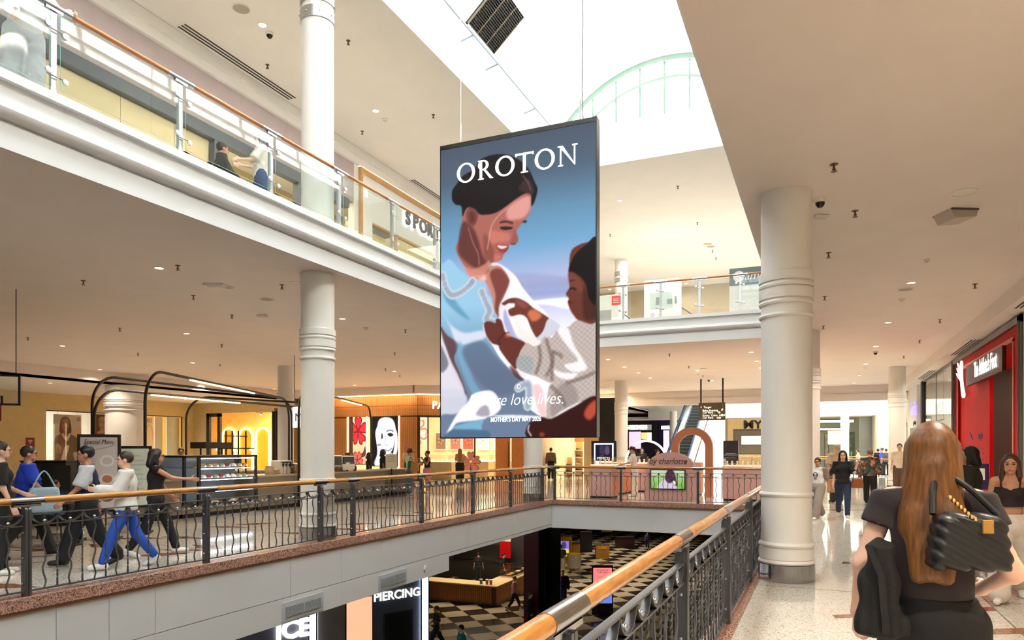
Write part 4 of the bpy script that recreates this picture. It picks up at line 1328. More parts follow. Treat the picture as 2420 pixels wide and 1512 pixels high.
# ================================================================== LEFT SIDE, MID LEVEL
CREAMW = mat('wall_warm_cream', (216, 194, 140), 0.7)
GREIGE = mat('counter_greige', (128, 118, 102), 0.45, noise=(3, 0.06))
STONE = mat('counter_stone', (176, 166, 150), 0.3, noise=(20, 0.06))
KICK = mat('kick_dark', (40, 36, 32), 0.6)
TILEW = mat('bamboo_tile', (176, 120, 66), 0.5, wood=((6, 6, 0.8), 5, 0.25))
XB = -34.0
def yb(px): return onx(px, 1000, XB)[1]
# back wall with shop windows
y1, y2, y3, y4 = yb(109), yb(262), yb(338), yb(432)
wb = st('wall_left', MB().box(XB - .15, XB, -16, y1, 0, 4.3).box(XB - .15, XB, y2, y3, 0, 4.3).box(XB - .15, XB, y4, 31.2, 0, 4.3).box(XB - .15, XB, y1, y2, 3.5, 4.3).box(XB - .15, XB, y3, y4, 3.5, 4.3), CREAMW,
        'warm cream wall with poster windows at the back left', 'wall')
SHOPW = mat('shop_white', (236, 238, 238), 0.6)
st('wall_shop_back', MB().box(-39.9, -39.8, -10, 31, 0, 4.3), SHOPW, 'white back wall of the shop behind the poster windows', 'wall')
def window(n, ya, yb_, z0, z1, x, label):
    t = thing('window_%d' % n, label, 'window', (x, (ya + yb_) / 2, z0), kind='structure')
    B(x - .1, x - .088, ya + .04, yb_ - .04, z0, z1).build('pane', GLASSS, t, smooth=False)
    for a in (ya, yb_ - .04): B(x - .12, x - .06, a, a + .04, z0, z1).build('frame', DARKG, t, smooth=False)
    B(x - .12, x - .06, ya, yb_, z1 - .05, z1).build('frame', DARKG, t, smooth=False)
window(3, y1, y2, 0.0, 3.5, XB, 'large poster window at the back left of the cafe')
window(4, y3, y4, 0.0, 3.5, XB, 'poster window right of the very wide column')
for yy, ya in ((y1, y2), (y3, y4)):
    pass
LT = lamp_mat('shop_batten_light', (255, 250, 240), 8)
k = 0
for yy in (17.5, 20.5, 24.0, 27.5):
    for xx in (-35.5, -37.5):
        t = thing('batten_light', 'white strip light in the ceiling behind the poster windows', 'light', (xx, yy, 4.14), group='strip lights behind the poster windows')
        B(xx - .08, xx + .08, yy - 1.2, yy + 1.2, 4.16, 4.3).build('body', SHOPW, t); B(xx - .06, xx + .06, yy - 1.15, yy + 1.15, 4.14, 4.16).build('tube', LT, t)
area_light('shop_fill', (-36.5, 22, 4.1), (0, 0, 0), 4, 12, 420, (1, .96, .9))

def face_paint(pt, cx_, cy_, s, skin, hair, long=True, look=0):
    """a simple printed face, centre cx, cy, half height s"""
    if long:
        pt.fill([(cx_ - .9 * s, cy_ + 1.5 * s), (cx_ - .95 * s, cy_ - .2 * s), (cx_ - .6 * s, cy_ - 1.1 * s), (cx_, cy_ - 1.35 * s), (cx_ + .6 * s, cy_ - 1.1 * s), (cx_ + .95 * s, cy_ - .2 * s), (cx_ + .95 * s, cy_ + 1.5 * s)], hair, 1, 1)
    pt.fill([(cx_ - .3 * s, cy_ + .6 * s), (cx_ + .3 * s, cy_ + .6 * s), (cx_ + .35 * s, cy_ + 1.5 * s), (cx_ - .35 * s, cy_ + 1.5 * s)], [c * .8 for c in skin], 1, 1)
    pt.fill([(cx_ - .62 * s, cy_ - .2 * s), (cx_ - .5 * s, cy_ - .8 * s), (cx_, cy_ - 1.02 * s), (cx_ + .5 * s, cy_ - .8 * s), (cx_ + .62 * s, cy_ - .2 * s), (cx_ + .5 * s, cy_ + .5 * s), (cx_ + .15 * s, cy_ + 1.0 * s), (cx_ - .15 * s, cy_ + 1.0 * s), (cx_ - .5 * s, cy_ + .5 * s)], skin, 1, 1)
    pt.fill([(cx_ - .62 * s, cy_ - .2 * s), (cx_ - .5 * s, cy_ - .8 * s), (cx_ - .2 * s, cy_ - .9 * s), (cx_ - .3 * s, cy_ + .2 * s), (cx_ - .2 * s, cy_ + .9 * s), (cx_ - .5 * s, cy_ + .5 * s)], [c * .75 for c in skin], .6, 2)
    for sx in (-1, 1):
        pt.fill([(cx_ + sx * .28 * s + a * .16 * s, cy_ - .12 * s + b * .07 * s) for a, b in ((-1, 0), (0, -1), (1, 0), (0, 1))], (40, 28, 26), .9, 0)
        pt.line([(cx_ + sx * .28 * s - .18 * s, cy_ - .33 * s), (cx_ + sx * .28 * s + .18 * s, cy_ - .36 * s)], .07 * s, (60, 42, 36), .8)
    pt.line([(cx_ + .04 * s, cy_ - .1 * s), (cx_ + .1 * s, cy_ + .25 * s), (cx_ - .04 * s, cy_ + .3 * s)], .06 * s, [c * .7 for c in skin], .8)
    pt.fill([(cx_ - .24 * s, cy_ + .55 * s), (cx_, cy_ + .5 * s), (cx_ + .24 * s, cy_ + .55 * s), (cx_, cy_ + .68 * s)], (150, 70, 64), .9)

def lightbox(px0, px1, py0, py1, x, paint, label, m=PIC_PRINT, name='poster'):
    a = onx(px0, py0, x); b = onx(px1, py1, x)
    zt, zb = a[2], onx(px0, py1, x)[2]
    t = thing(name, label, 'poster', (x, (a[1] + b[1]) / 2, zb))
    B(x - .03, x, a[1], b[1], zb, zt).build('backing', SHOPW, t, smooth=False)
    for f_ in (.15, .85):
        y_ = a[1] + (b[1] - a[1]) * f_
        MB().tube([(x - .015, y_, zt), (x - .015, y_, 4.3)], .006, 5).build('hanging_cord', KICK, t)
    picture('print', paint, m, t, (x + .004, a[1], zt), (0, 1, 0), (0, 0, 1), b[1] - a[1], zt - zb)
    return t
# poster: woman in a brown jacket
pt = Paint(56, 92, 0, 1, 0, 1.6, (214, 206, 198))
pt.fill([(.55, .0), (1, 0), (1, 1), (.6, .8)], (240, 226, 214), .9, 4)
pt.fill([(.66, .55), (1, .4), (1, .9), (.75, .9)], (252, 200, 170), .8, 6)
face_paint(pt, .42, .34, .2, (190, 142, 112), (96, 72, 56))
pt.fill([(.05, 1.6), (.02, .9), (.2, .68), (.4, .66), (.6, .66), (.85, .8), (.98, 1.1), (.9, 1.25), (.7, 1.3), (.72, 1.6)], (118, 100, 82), 1, 1)
pt.fill([(.33, .62), (.45, .75), (.56, .62), (.6, .7), (.47, .9), (.3, .7)], (232, 226, 214), 1)
pt.fill([(.4, 1.1), (.55, 1.05), (.5, 1.3), (.35, 1.6), (.25, 1.6)], (236, 230, 220), 1)
pt.fill([(.1, 1.0), (.25, 1.05), (.28, 1.3), (.12, 1.3)], (205, 150, 116), .9, 1)
pt.fill([(.85, .1), (.95, .1), (.95, .2), (.85, .2)], (200, 90, 70), .8); pt.fill([(.88, .12), (.92, .12), (.92, .18), (.88, .18)], (230, 220, 212), 1)
lightbox(126, 192, 978, 1092, XB - .25, pt, 'large fashion poster of a long-haired woman in a brown jacket')
pt = Paint(40, 66, 0, 1, 0, 1.6, (60, 46, 42))
pt.fill([(0, 0), (.2, 0), (.15, 1.6), (0, 1.6)], (150, 40, 34), .8, 2)
face_paint(pt, .55, .55, .42, (206, 150, 118), (46, 32, 28), False)
pt.fill([(.2, 1.1), (.5, .98), (.9, 1.05), (.95, 1.3), (.3, 1.3)], (226, 164, 130), .9, 2)
pt.fill([(.1, 1.25), (1, 1.25), (1, 1.6), (.1, 1.6)], (40, 34, 36), .9, 2)
lightbox(222, 258, 978, 1040, XB - .25, pt, 'poster with the close-up face of a dark-haired woman')
pt = Paint(30, 80, 0, 1, 0, 2.6, (240, 238, 232))
pt.fill([(.1, .9), (.5, .6), (.85, .9), (.95, 1.6), (.9, 2.6), (.0, 2.6)], (236, 206, 180), .9, 2)
pt.line([(.05, 1.1), (.45, .7), (.85, 1.1), (.95, 2)], .05, (170, 70, 50), .7, 1)
t40 = lightbox(344, 362, 984, 1056, XB - .25, pt, 'narrow pale poster with a red border and the number forty')
a = onx(352, 994, XB - .24)
text('number', '40', .38, REDM, t40, (XB - .235, a[1], a[2]), FACE_PX, extrude=.003)
# pale panels standing in the second window
for i, (pa, pb_, lab) in enumerate([(366, 384, 'grey display panel in the second poster window'), (394, 412, 'white display panel beside the narrow poster'), (413, 424, 'cream display panel at the right end of the poster window')]):
    a, b = onx(pa, 1000, XB - .5), onx(pb_, 1000, XB - .5)
    t = thing('display_stand', lab, 'panel', (XB - .5, (a[1] + b[1]) / 2, 0))
    B(XB - .55, XB - .5, a[1], b[1], 0.03, 3.45).build('board', mat('panel_tint_%d' % i, [(196, 198, 200), (240, 240, 238), (232, 226, 196)][i], 0.5), t, smooth=False)
    B(XB - .65, XB - .4, a[1] + .05, b[1] - .05, 0, .03).build('foot', DARKG, t, smooth=False)
# red wifi sign on the wall
a = onx(71, 1045, XB)
t = thing('wifi_sign', 'small red wifi sign on the cream wall', 'sign', (XB, a[1], a[2]))
B(XB, XB + .02, a[1] - .2, a[1] + .2, a[2] - .25, a[2] + .22).build('plate', mat('sign_red_dark', (140, 30, 26), 0.5), t, smooth=False)
for r in (.05, .1, .15):
    MB().strip([(XB + .022, a[1] + r * math.cos(q_), a[2] - .05 + r * math.sin(q_)) for q_ in np.linspace(PI * .25, PI * .75, 7)], (.006, 0, 0), .02).build('wave', mat('sign_white_matte', (230, 226, 222), 0.5), t)
MB().ball((XB + .022, a[1], a[2] - .06), .018, 8, 5).build('dot', MATS['sign_white_matte'], t)

# far wall (facing the camera) at y = 31: store with arches, then the jewellery shop
YP = 31.0
def xp(px, Y=YP): return ony(px, 1000, Y)[0]
xa, xb2, xc, xd, xe = -34.0, xp(487), xp(522), xp(648), xp(682)
st('wall_far_left', MB().box(xa, xb2, YP, YP + .2, 0, 4.3).box(xb2, xd, YP, YP + .2, 3.7, 4.3).box(xd, xe + .4, YP, YP + .2, 3.9, 4.3), CREAMW, 'cream wall around the opening of the arched store', 'wall')
ARW = mat('arch_store_apricot', (240, 196, 120), 0.6)
st('wall_arch_back', MB().box(-38.3, -26.0, 36.4, 36.6, 0, 4.3), ARW, 'apricot back wall of the store with arched niches', 'wall')
st('wall_arch_side', B(xd - .05, xd, YP + .2, 36.4, 0, 4.3), ARW, 'apricot side wall of the arched store', 'wall')
st('wall_arch_side', B(-38.4, -38.3, 31.3, 36.4, 0, 4.3), ARW, 'apricot left wall of the arched store', 'wall')
# arched niches with lit edges
ARG = lamp_mat('arch_edge_glow', (255, 214, 120), 6)
def arch_pts(w_, h_, n=14):
    return [(-w_, 0)] + [(w_ * math.cos(PI - PI * i / n), h_ - w_ + w_ * math.sin(PI * i / n)) for i in range(n + 1)] + [(w_, 0)]
for px, lab in ((540, 'leftmost lit yellow arch in the apricot store'), (580, 'middle lit yellow arch in the apricot store'), (620, 'right-hand lit yellow arch in the apricot store')):
    x = ony(px, 1000, 36.3)[0]
    t = thing('arched_niche', lab, 'niche', (x, 36.33, 0))
    o_ = arch_pts(.62, 3.05); i_ = arch_pts(.54, 2.97)
    mb = MB()
    for k in range(len(o_) - 1):
        mb.prism([o_[k], o_[k + 1], i_[k + 1], i_[k]], lambda a, b, d: (a, d, b), -.06, .06)
    mb.build('lit_edge', ARG, t, local=True)
    MB().prism(arch_pts(.53, 2.96), lambda a, b, d: (a, d, b), .03, .05).build('back', mat('arch_yellow', (226, 160, 30), 0.6), t, local=True)
    for sx in (-.8,):
        MB().ball((sx, -.2, 1.6), .11, 12, 8).build('globe_lamp', lamp_mat('globe_glow', (255, 236, 190), 8), t, local=True)
area_light('arch_store_light', (-31, 33.8, 4.15), (0, 0, 0), 5, 3.5, 500, (1, .78, .45))
tl = thing('spot_rail', 'ceiling rail with small spotlights in the apricot store', 'track light', (-30, 35, 3.95))
B(-33, -27.6, 34.98, 35.02, 3.93, 3.97).build('rail', BLACK, tl)
for i in range(6):
    x = -32.6 + i * .9
    MB().tube([(x, 35, 3.93), (x + .03, 34.95, 3.8)], .05, 8).build('spot_head', BLACK, tl)
    MB().tube([(x + .03, 34.95, 3.8), (x + .032, 34.947, 3.795)], .045, 8).build('lens', DOWNW, tl)
# dark framed glass door and black mullions
t = thing('door_1', 'tall dark-framed glass door of the arched store', 'door', (xb2 + .6, YP + .1, 0), kind='structure')
for a, b in ((xb2, xb2 + .22), (xc - .3, xc - .1)): B(a, b, YP + .02, YP + .18, 0, 3.7).build('jamb', KICK, t, smooth=False)
B(xb2, xc - .1, YP + .02, YP + .18, 3.5, 3.7).build('head', KICK, t, smooth=False)
B(xb2 + .22, xc - .3, YP + .09, YP + .1, 0, 3.5).build('pane', GLASSS, t, smooth=False)
for i in range(3):
    MB().strip([(xb2 + .3 + i * .18, YP + .08, 1.7), (xb2 + .55 + i * .1, YP + .08, 2.05), (xb2 + .4 + i * .2, YP + .08, 2.3)], (0, .02, 0), .03).build('ornament', mat('ornament_gold', (196, 150, 80), 0.4), t)
a, b = xp(644), xp(657)
t = thing('door_2', 'narrow black-framed door panel at the right of the arched store', 'door', ((a + b) / 2, YP + .1, 0), kind='structure')
for xx in np.linspace(a, b, 3): B(xx - .05, xx + .05, YP, YP + .16, 0, 3.75).build('mullion', KICK, t, smooth=False)
B(a, b, YP + .07, YP + .08, 0, 3.75).build('pane', GLASSS, t, smooth=False)
x = xp(660.5)
t = thing('led_strip', 'tall warm vertical light strip beside the bamboo wall', 'light', (x, YP - .02, 0))
B(x - .06, x + .06, YP - .06, YP - .02, 0.02, 3.85).build('diffuser', LEDW, t, smooth=False); B(x - .1, x + .1, YP - .02, YP - .001, 0, 3.9).build('channel', WHITE, t, smooth=False)

# ---- jewellery shop with bamboo tiles
PX0, PX1 = -24.3, -18.7
DX, DY = 4.7, 3.5; LL = math.hypot(DX, DY); ux, uy = DX / LL, DY / LL
pw = st('wall_jewellery', MB().box(PX0, PX1, YP, YP + .25, 3.3, 4.36).box(PX0, xp(828), YP, YP + .25, 0, 3.3).box(xp(942), PX1, YP, YP + .25, 0, 3.3), mat('bamboo_backing', (96, 62, 34), 0.7), 'bamboo-tiled front of the jewellery shop', 'wall')
st('wall_bulkhead_shop', MB().box(PX0 - 3, PX1, YP - .5, YP + .3, 4.4, ZC), CEILM, 'plaster bulkhead above the jewellery shop', 'wall')
mb = MB(); ang = math.atan2(DY, DX)
mb.cbox((PX1 + DX / 2 + .0, YP + DY / 2 - .1, 4.6), (LL + .3, .8, .4), ang)
st('wall_bulkhead_shop', mb, CEILM, 'angled plaster bulkhead above the jewellery shop sign', 'wall')
sl = MB().bbox(-.052, .052, -.03, 0, 0, .5, .008).mesh('tile', TILEW)
n = int((PX1 - PX0) / .112)
for i in range(n):
    x = PX0 + .056 + i * .112
    for z in (3.32, 3.84):
        obj('tile', sl, pw, Vector((x, YP - .002, z)) - wloc(pw))
    if x < xp(828) - .05 or x > xp(942) + .05:
        o_ = obj('tile', sl, pw, Vector((x, YP - .002, .1)) - wloc(pw)); o_.scale = (1, 1, 6.3)
aw = st('wall_jewellery', MB().cbox((PX1 + DX / 2, YP + DY / 2 + .1, 3.83), (LL, .12, 1.06), ang), MATS['bamboo_backing'], 'angled bamboo-tiled fascia of the jewellery shop', 'wall')
for i in range(int(LL / .112)):
    s_ = .056 + i * .112
    for z in (3.32, 3.84):
        obj('tile', sl, aw, Vector((PX1 + ux * s_ - uy * -.0, YP + uy * s_, z)) - wloc(aw) + Vector((uy * .02, -ux * .02, 0)), (0, 0, ang))
# warm light strips
t = thing('cove_light', 'warm light strip along the top of the bamboo wall', 'light', ((PX0 + PX1) / 2, YP - .1, 4.36))
B(PX0, PX1, YP - .14, YP - .04, 4.36, 4.395).build('strip', LEDW, t, smooth=False)
MB().cbox((PX1 + DX / 2 + .07, YP + DY / 2 - .09, 4.375), (LL, .1, .035), ang).build('strip', LEDW, t, smooth=False)
for px in (823, 868, 944):
    x = xp(px)
    t = thing('window_glow', {823: 'warm vertical light strip left of the red flower window', 868: 'bright light strip between flower window and face screen', 944: 'warm light strip right of the face screen'}[px], 'light', (x, YP - .05, .1))
    B(x - .035, x + .035, YP - .06, YP - .02, .12, 3.3).build('strip', LEDW, t, smooth=False); B(x - .05, x + .05, YP - .02, YP - .001, .1, 3.32).build('channel', WHITE, t, smooth=False)
area_light('jewel_wash', (PX1 - 2.5, YP - .35, 4.36), (0, 0, 0), 5, .2, 60, (1, .7, .38))
area_light('jewel_wash', (PX1 + DX / 2 + .25, YP + DY / 2 - .35, 4.36), (0, 0, ang), 5, .2, 60, (1, .7, .38))

def flower(pt, cx_, cy_, r, col, edge, n=5, rot=0.0):
    for i in range(n):
        a = rot + 2 * PI * i / n
        dx, dy = math.cos(a), math.sin(a); nx, ny = -dy, dx
        pts = [(cx_ + dx * f * r + nx * g * r, cy_ + dy * f * r + ny * g * r) for f, g in ((.05, 0), (.4, .28), (.8, .42), (1.05, .2), (.92, 0), (1.05, -.2), (.8, -.42), (.4, -.28))]
        pt.fill(pts, edge, 1); c2 = [(cx_ + dx * f * r + nx * g * r, cy_ + dy * f * r + ny * g * r) for f, g in ((.12, 0), (.42, .2), (.78, .32), (.95, .15), (.84, 0), (.95, -.15), (.78, -.32), (.42, -.2))]
        pt.fill(c2, col, 1, 1)
    pt.fill([(cx_ + .14 * r * math.cos(k), cy_ + .14 * r * math.sin(k)) for k in np.linspace(0, 2 * PI, 9)[:-1]], edge, .8)
def screen_y(px0, px1, py0, py1, Y, paint, label, m, name='lit_poster', cat='poster', frame=None, dep=.08, z0=None):
    a = ony(px0, py0, Y); b = ony(px1, py0, Y); zt = a[2]; zb = ony(px0, py1, Y)[2] if z0 is None else z0
    t = thing(name, label, cat, ((a[0] + b[0]) / 2, Y, zb))
    fr = .04
    B(a[0] - fr, b[0] + fr, Y, Y + dep, zb - fr, zt + fr).build('case', frame or KICK, t, smooth=False)
    picture('picture', paint, m, t, (a[0], Y - .004, zt), (1, 0, 0), (0, 0, 1), b[0] - a[0], zt - zb)
    return t
pt = Paint(46, 110, 0, 1, 0, 2.4, (255, 220, 170))
pt.C[:] = vgrad([(0, (255, 222, 176)), (1.3, (255, 206, 150)), (2.4, (240, 160, 110))])(pt.X, pt.Y)
flower(pt, .42, .72, .72, (214, 52, 56), (130, 22, 30), 5, -.3)
pt.fill([(.1, 1.8), (.4, 2.0), (.8, 1.8), (.95, 1.5), (.95, 2.0), (.1, 2.1)], (70, 40, 40), .9, 1)
flower(pt, .35, 2.2, .45, (226, 96, 84), (120, 40, 50), 5, .3)
screen_y(834, 864, 985, 1096, YP + .1, pt, 'lit window panel with a big red flower', PIC_BOX)
pt = Paint(70, 124, 0, 1, 0, 1.72, (14, 14, 16))
pt.fill([(.2, .3), (.3, .08), (.55, .02), (.8, .1), (.92, .4), (.9, .8), (.8, 1.15), (.6, 1.36), (.45, 1.36), (.28, 1.1), (.18, .7)], (222, 232, 238), 1, 2)
pt.fill([(.1, 1.72), (.25, 1.3), (.5, 1.4), (.75, 1.25), (.95, 1.72)], (190, 206, 214), .9, 3)
pt.fill([(.12, .6), (.2, .35), (.28, .36), (.36, .4), (.42, .6), (.4, .95), (.36, 1.3), (.3, 1.72), (.12, 1.72), (.2, 1.2)], (244, 248, 252), 1, 1)
pt.fill([(.86, .45), (.95, .5), (1, .8), (.98, 1.2), (.85, 1.6), (.75, 1.65), (.84, 1.2), (.9, .8)], (240, 246, 250), 1, 1)
for xx in (.22, .31): pt.line([(xx, .42), (xx + .03, .8), (xx + .02, 1.05)], .012, (120, 132, 140), .8)
pt.fill([(.6, .62), (.68, .57), (.8, .6), (.82, .66), (.7, .7)], (24, 26, 30), 1, 1); pt.line([(.56, .52), (.7, .47), (.84, .52)], .035, (40, 44, 48), .9)
pt.fill([(.36, .62), (.4, .58), (.42, .74), (.36, .78)], (30, 32, 36), 1)
pt.line([(.52, .66), (.5, .95), (.56, 1.02), (.62, .98)], .02, (130, 142, 150), .9)
pt.line([(.5, 1.14), (.62, 1.2), (.78, 1.1)], .035, (90, 98, 106), .9, 1)
pt.line([(.2, .98), (.26, 1.0), (.34, .97)], .05, (70, 78, 84), .8)
screen_y(880, 940, 985, 1100, YP + .02, pt, 'big black and white lit portrait of a woman with hands on her face', PIC_BOX, name='lit_portrait')
pt = Paint(60, 90, 0, 1, 0, 1.6, (255, 224, 176))
flower(pt, .5, .55, .5, (255, 226, 200), (226, 110, 100), 5, .2)
pt.fill([(.0, 1.15), (1, 1.05), (1, 1.6), (0, 1.6)], (255, 214, 140), .6, 6)
screen_y(952, 1010, 984, 1090, YP + 1.2, pt, 'lit panel with an outlined pale pink flower inside the jewellery shop', PIC_BOX)
xg = xp(947)
t = thing('window_5', 'black-framed display window of the jewellery shop left of the hanging screen', 'window', (xg + 1, YP + .05, 0), kind='structure')
# window frame is angled with the front
for s_ in (0.05, 2.9, 5.7):
    MB().cbox((PX1 + ux * s_ + .02, YP + uy * s_, 1.65), (.07, .1, 3.3), ang).build('mullion', KICK, t, smooth=False)
MB().cbox((PX1 + ux * 2.9, YP + uy * 2.9, 3.26), (LL, .1, .07), ang).build('head', KICK, t, smooth=False)
for s0, s1 in ((.1, 2.85), (2.95, 4.1)):
    MB().cbox((PX1 + ux * (s0 + s1) / 2, YP + uy * (s0 + s1) / 2, 1.62), (s1 - s0, .012, 3.2), ang).build('pane', GLASSS, t, smooth=False)
# sign
p0 = ony(997, 955, YP + .3)
ts = thing('shop_sign', 'white glowing capital letters on the bamboo fascia', 'sign', (PX1 + ux * .3, YP + uy * .3 - .1, 3.6))
text('lettering', 'PANDORA', .52, SIGNW, ts, (PX1 + ux * 2.0 + uy * .12, YP + uy * 2.0 - ux * .12, 3.83), (PI / 2, 0, ang), extrude=.03, bold=.012, spacing=1.05)
# timber door
t = thing('door_3', 'tall timber door at the right end of the jewellery shop', 'door', (PX1 + ux * 5.2, YP + uy * 5.2, 0), kind='structure')
TD = mat('timber_door', (206, 130, 66), 0.4, wood=((8, 8, 1), 5, 0.2))
for s_ in (4.4, 5.25):
    lf = MB().cbox((PX1 + ux * s_, YP + uy * s_, 1.62), (.78, .06, 3.2), ang).build('door_leaf', TD, t, smooth=False)
    q_ = (PX1 + ux * (s_ + .28) + uy * .08, YP + uy * (s_ + .28) - ux * .08)
    MB().tube([(q_[0], q_[1], .7), (q_[0], q_[1], 2.0)], .02, 8).build('handle', BLACK, lf)
# interior of the jewellery shop
st('wall_jewellery_back', MB().box(-24.5, -13.5, 40, 40.2, 0, ZC).box(-24.5, -24.3, YP, 40, 0, ZC).box(-13.6, -13.4, 34.6, 40, 0, ZC), mat('jewel_cream', (248, 226, 186), 0.6), 'cream interior walls of the jewellery shop', 'wall')
area_light('jewel_shop_light', (-18.5, 36.5, 4.6), (0, 0, 0), 7, 5, 700, (1, .86, .62))
CAB_ = mat('display_beige', (226, 200, 156), 0.5); CABL = lamp_mat('case_glow', (255, 240, 214), 3)
for i, (px, Y, wd, lab) in enumerate([(1045, 33.2, 1.5, 'beige jewellery display case at the left under the hanging screen'), (1085, 34.2, 1.0, 'small beige jewellery display case next to the shopper'), (1135, 35.0, 1.3, 'beige jewellery display case behind the pink flower'), (1165, 36.2, 1.6, 'low beige display counter right of the pink flower'), (1190, 37.4, 1.4, 'white-topped counter beside the timber door')]):
    x = ony(px, 1000, Y)[0]
    t = thing('display_case', lab, 'display case', (x, Y, 0))
    MB().bbox(-wd / 2, wd / 2, -.35, .35, 0, .95, .01).build('plinth', CAB_, t, local=True)
    MB().box(-wd / 2 + .03, wd / 2 - .03, -.32, .32, .95, .98).build('glow_tray', CABL, t, local=True, smooth=False)
    MB().box(-wd / 2, wd / 2, -.35, .35, .98, 1.3).build('glass_hood', GLASSS, t, local=True, smooth=False)
    for k in range(5):
        MB().lathe([(.02, 0), (.05, .01), (.03, .05), (.045, .1), (.001, .12)], 10, (-wd / 2 + .2 + k * (wd - .4) / 4, 0, .98)).build('jewellery_stand', mat('jewel_stand_%d' % (k % 3), [(180, 230, 220), (240, 190, 190), (230, 210, 160)][k % 3], .4), t, local=True)
# wall pictures inside (abstract)
for i, (px, c_, lab) in enumerate([(1040, (150, 120, 110), 'dark picture panel on the jewellery shop wall'), (1075, (190, 120, 110), 'pink picture panel on the jewellery shop wall'), (1105, (180, 90, 80), 'rust picture panel on the jewellery shop wall'), (1140, (200, 216, 232), 'pale blue picture panel on the jewellery shop wall'), (1178, (206, 214, 236), 'second pale blue picture panel near the timber door')]):
    x = ony(px, 1000, 39.8)[0]
    t = thing('wall_panel', lab, 'panel', (x, 39.9, 1.5))
    B(x - .42, x + .42, 39.88, 39.98, 1.55, 2.7).build('frame', WHITE, t, smooth=False)
    pp = Paint(24, 32, 0, 1, 0, 1.3, c_)
    flower(pp, .5, .6, .4, [min(255, v * 1.25) for v in c_], [v * .6 for v in c_], 5, i)
    picture('picture', pp, PIC_PRINT, t, (x - .36, 39.872, 2.64), (1, 0, 0), (0, 0, 1), .72, 1.03)
# pink flower cut-out standing on the floor
x = ony(1113, 1100, 32.3)[0]
t = thing('flower_stand', 'pink flower cut-out with purple outline standing by the shop window', 'display', (x, 32.3, 0))
PF = mat('flower_pink', (222, 140, 130), 0.5); PFE = mat('flower_purple', (120, 60, 110), 0.5)
for i in range(5):
    a_ = PI / 2 + 2 * PI * i / 5
    for sc, m_, d_ in ((1, PFE, 0), (.86, PF, -.012)):
        pts = [(math.cos(a_) * f * .55 * 1 - math.sin(a_) * g * .55 * sc, .95 + math.sin(a_) * f * .55 + math.cos(a_) * g * .55 * sc) for f, g in ((.08, 0), (.4, .26), (.8, .4), (1.0 * (sc * .5 + .5), .2), (.9, 0), (1.0 * (sc * .5 + .5), -.2), (.8, -.4), (.4, -.26))]
        MB().prism([tuple(p) for p in cr(pts, 3)], lambda a, b, d: (a, d, b), d_ - .012, d_).build('petal' if sc < 1 else 'petal_outline', m_, t, local=True)
B(-.2, .2, -.1, .1, 0, .03).build('base', WHITE, t, local=True); B(-.03, .03, -.012, .0, .03, .9).build('stem', PFE, t, local=True)
# ================================================================== CAFE ISLAND
def hoop_path(A, E, ztop, R=.75, endfloor=True, z_end=None):
    """foot A, straight top to E, rounded shoulders"""
    ax, ay = A; ex, ey = E
    L_ = math.hypot(ex - ax, ey - ay); dx, dy = (ex - ax) / L_, (ey - ay) / L_
    pts = [(ax, ay, 0), (ax, ay, ztop * .4), (ax, ay, ztop - R)]
    for i in range(1, 9):
        q_ = PI / 2 * i / 8
        pts.append((ax + dx * R * (1 - math.cos(q_)), ay + dy * R * (1 - math.cos(q_)), ztop - R + R * math.sin(q_)))
    for f in (.25, .5, .75):
        s_ = R + (L_ - 2 * R) * f
        pts.append((ax + dx * s_, ay + dy * s_, ztop))
    for i in range(0, 9):
        q_ = PI / 2 * i / 8
        s_ = L_ - R + R * math.sin(q_)
        pts.append((ax + dx * s_, ay + dy * s_, ztop - R + R * math.cos(q_)))
    pts.append((ex, ey, 0 if endfloor else z_end))
    return pts
def at(px, t_):
    x, y, v = ray(px, 1061); return (x * t_, y * t_)
hoops = [('black tubular hoop with a light strip, tallest at the front of the cafe', at(343, 15.95), (-17.7, 20.4), 3.42, (.22, .66)),
         ('black tubular hoop rising behind the menu board, outer one', at(218, 17.6), (-18.0, 20.9), 3.46, None),
         ('lower black hoop with light strip starting behind the menu board', at(222, 17.4), (-17.3, 20.8), 3.12, (.2, .6)),
         ('black hoop at the back of the cafe near the cake cabinet', at(440, 22.5), (-17.0, 21.3), 3.3, (.05, .1)),
         ('black hoop beside the left column with a short light strip', at(706, 20.0), at(877, 29.0), 3.35, (.5, .82))]
for lab, A, E_, zt, led in hoops:
    t = thing('tube_hoop', lab, 'frame', (A[0], A[1], 0))
    MB().tube(hoop_path(A, E_, zt), .035, 10).build('tube', BLACK, t)
    if led:
        a, b = led
        p = (A[0] + (E_[0] - A[0]) * a, A[1] + (E_[1] - A[1]) * a, zt - .04); q_ = (A[0] + (E_[0] - A[0]) * b, A[1] + (E_[1] - A[1]) * b, zt - .04)
        MB().tube([p, q_], .026, 8).build('light_strip', LEDW, t)
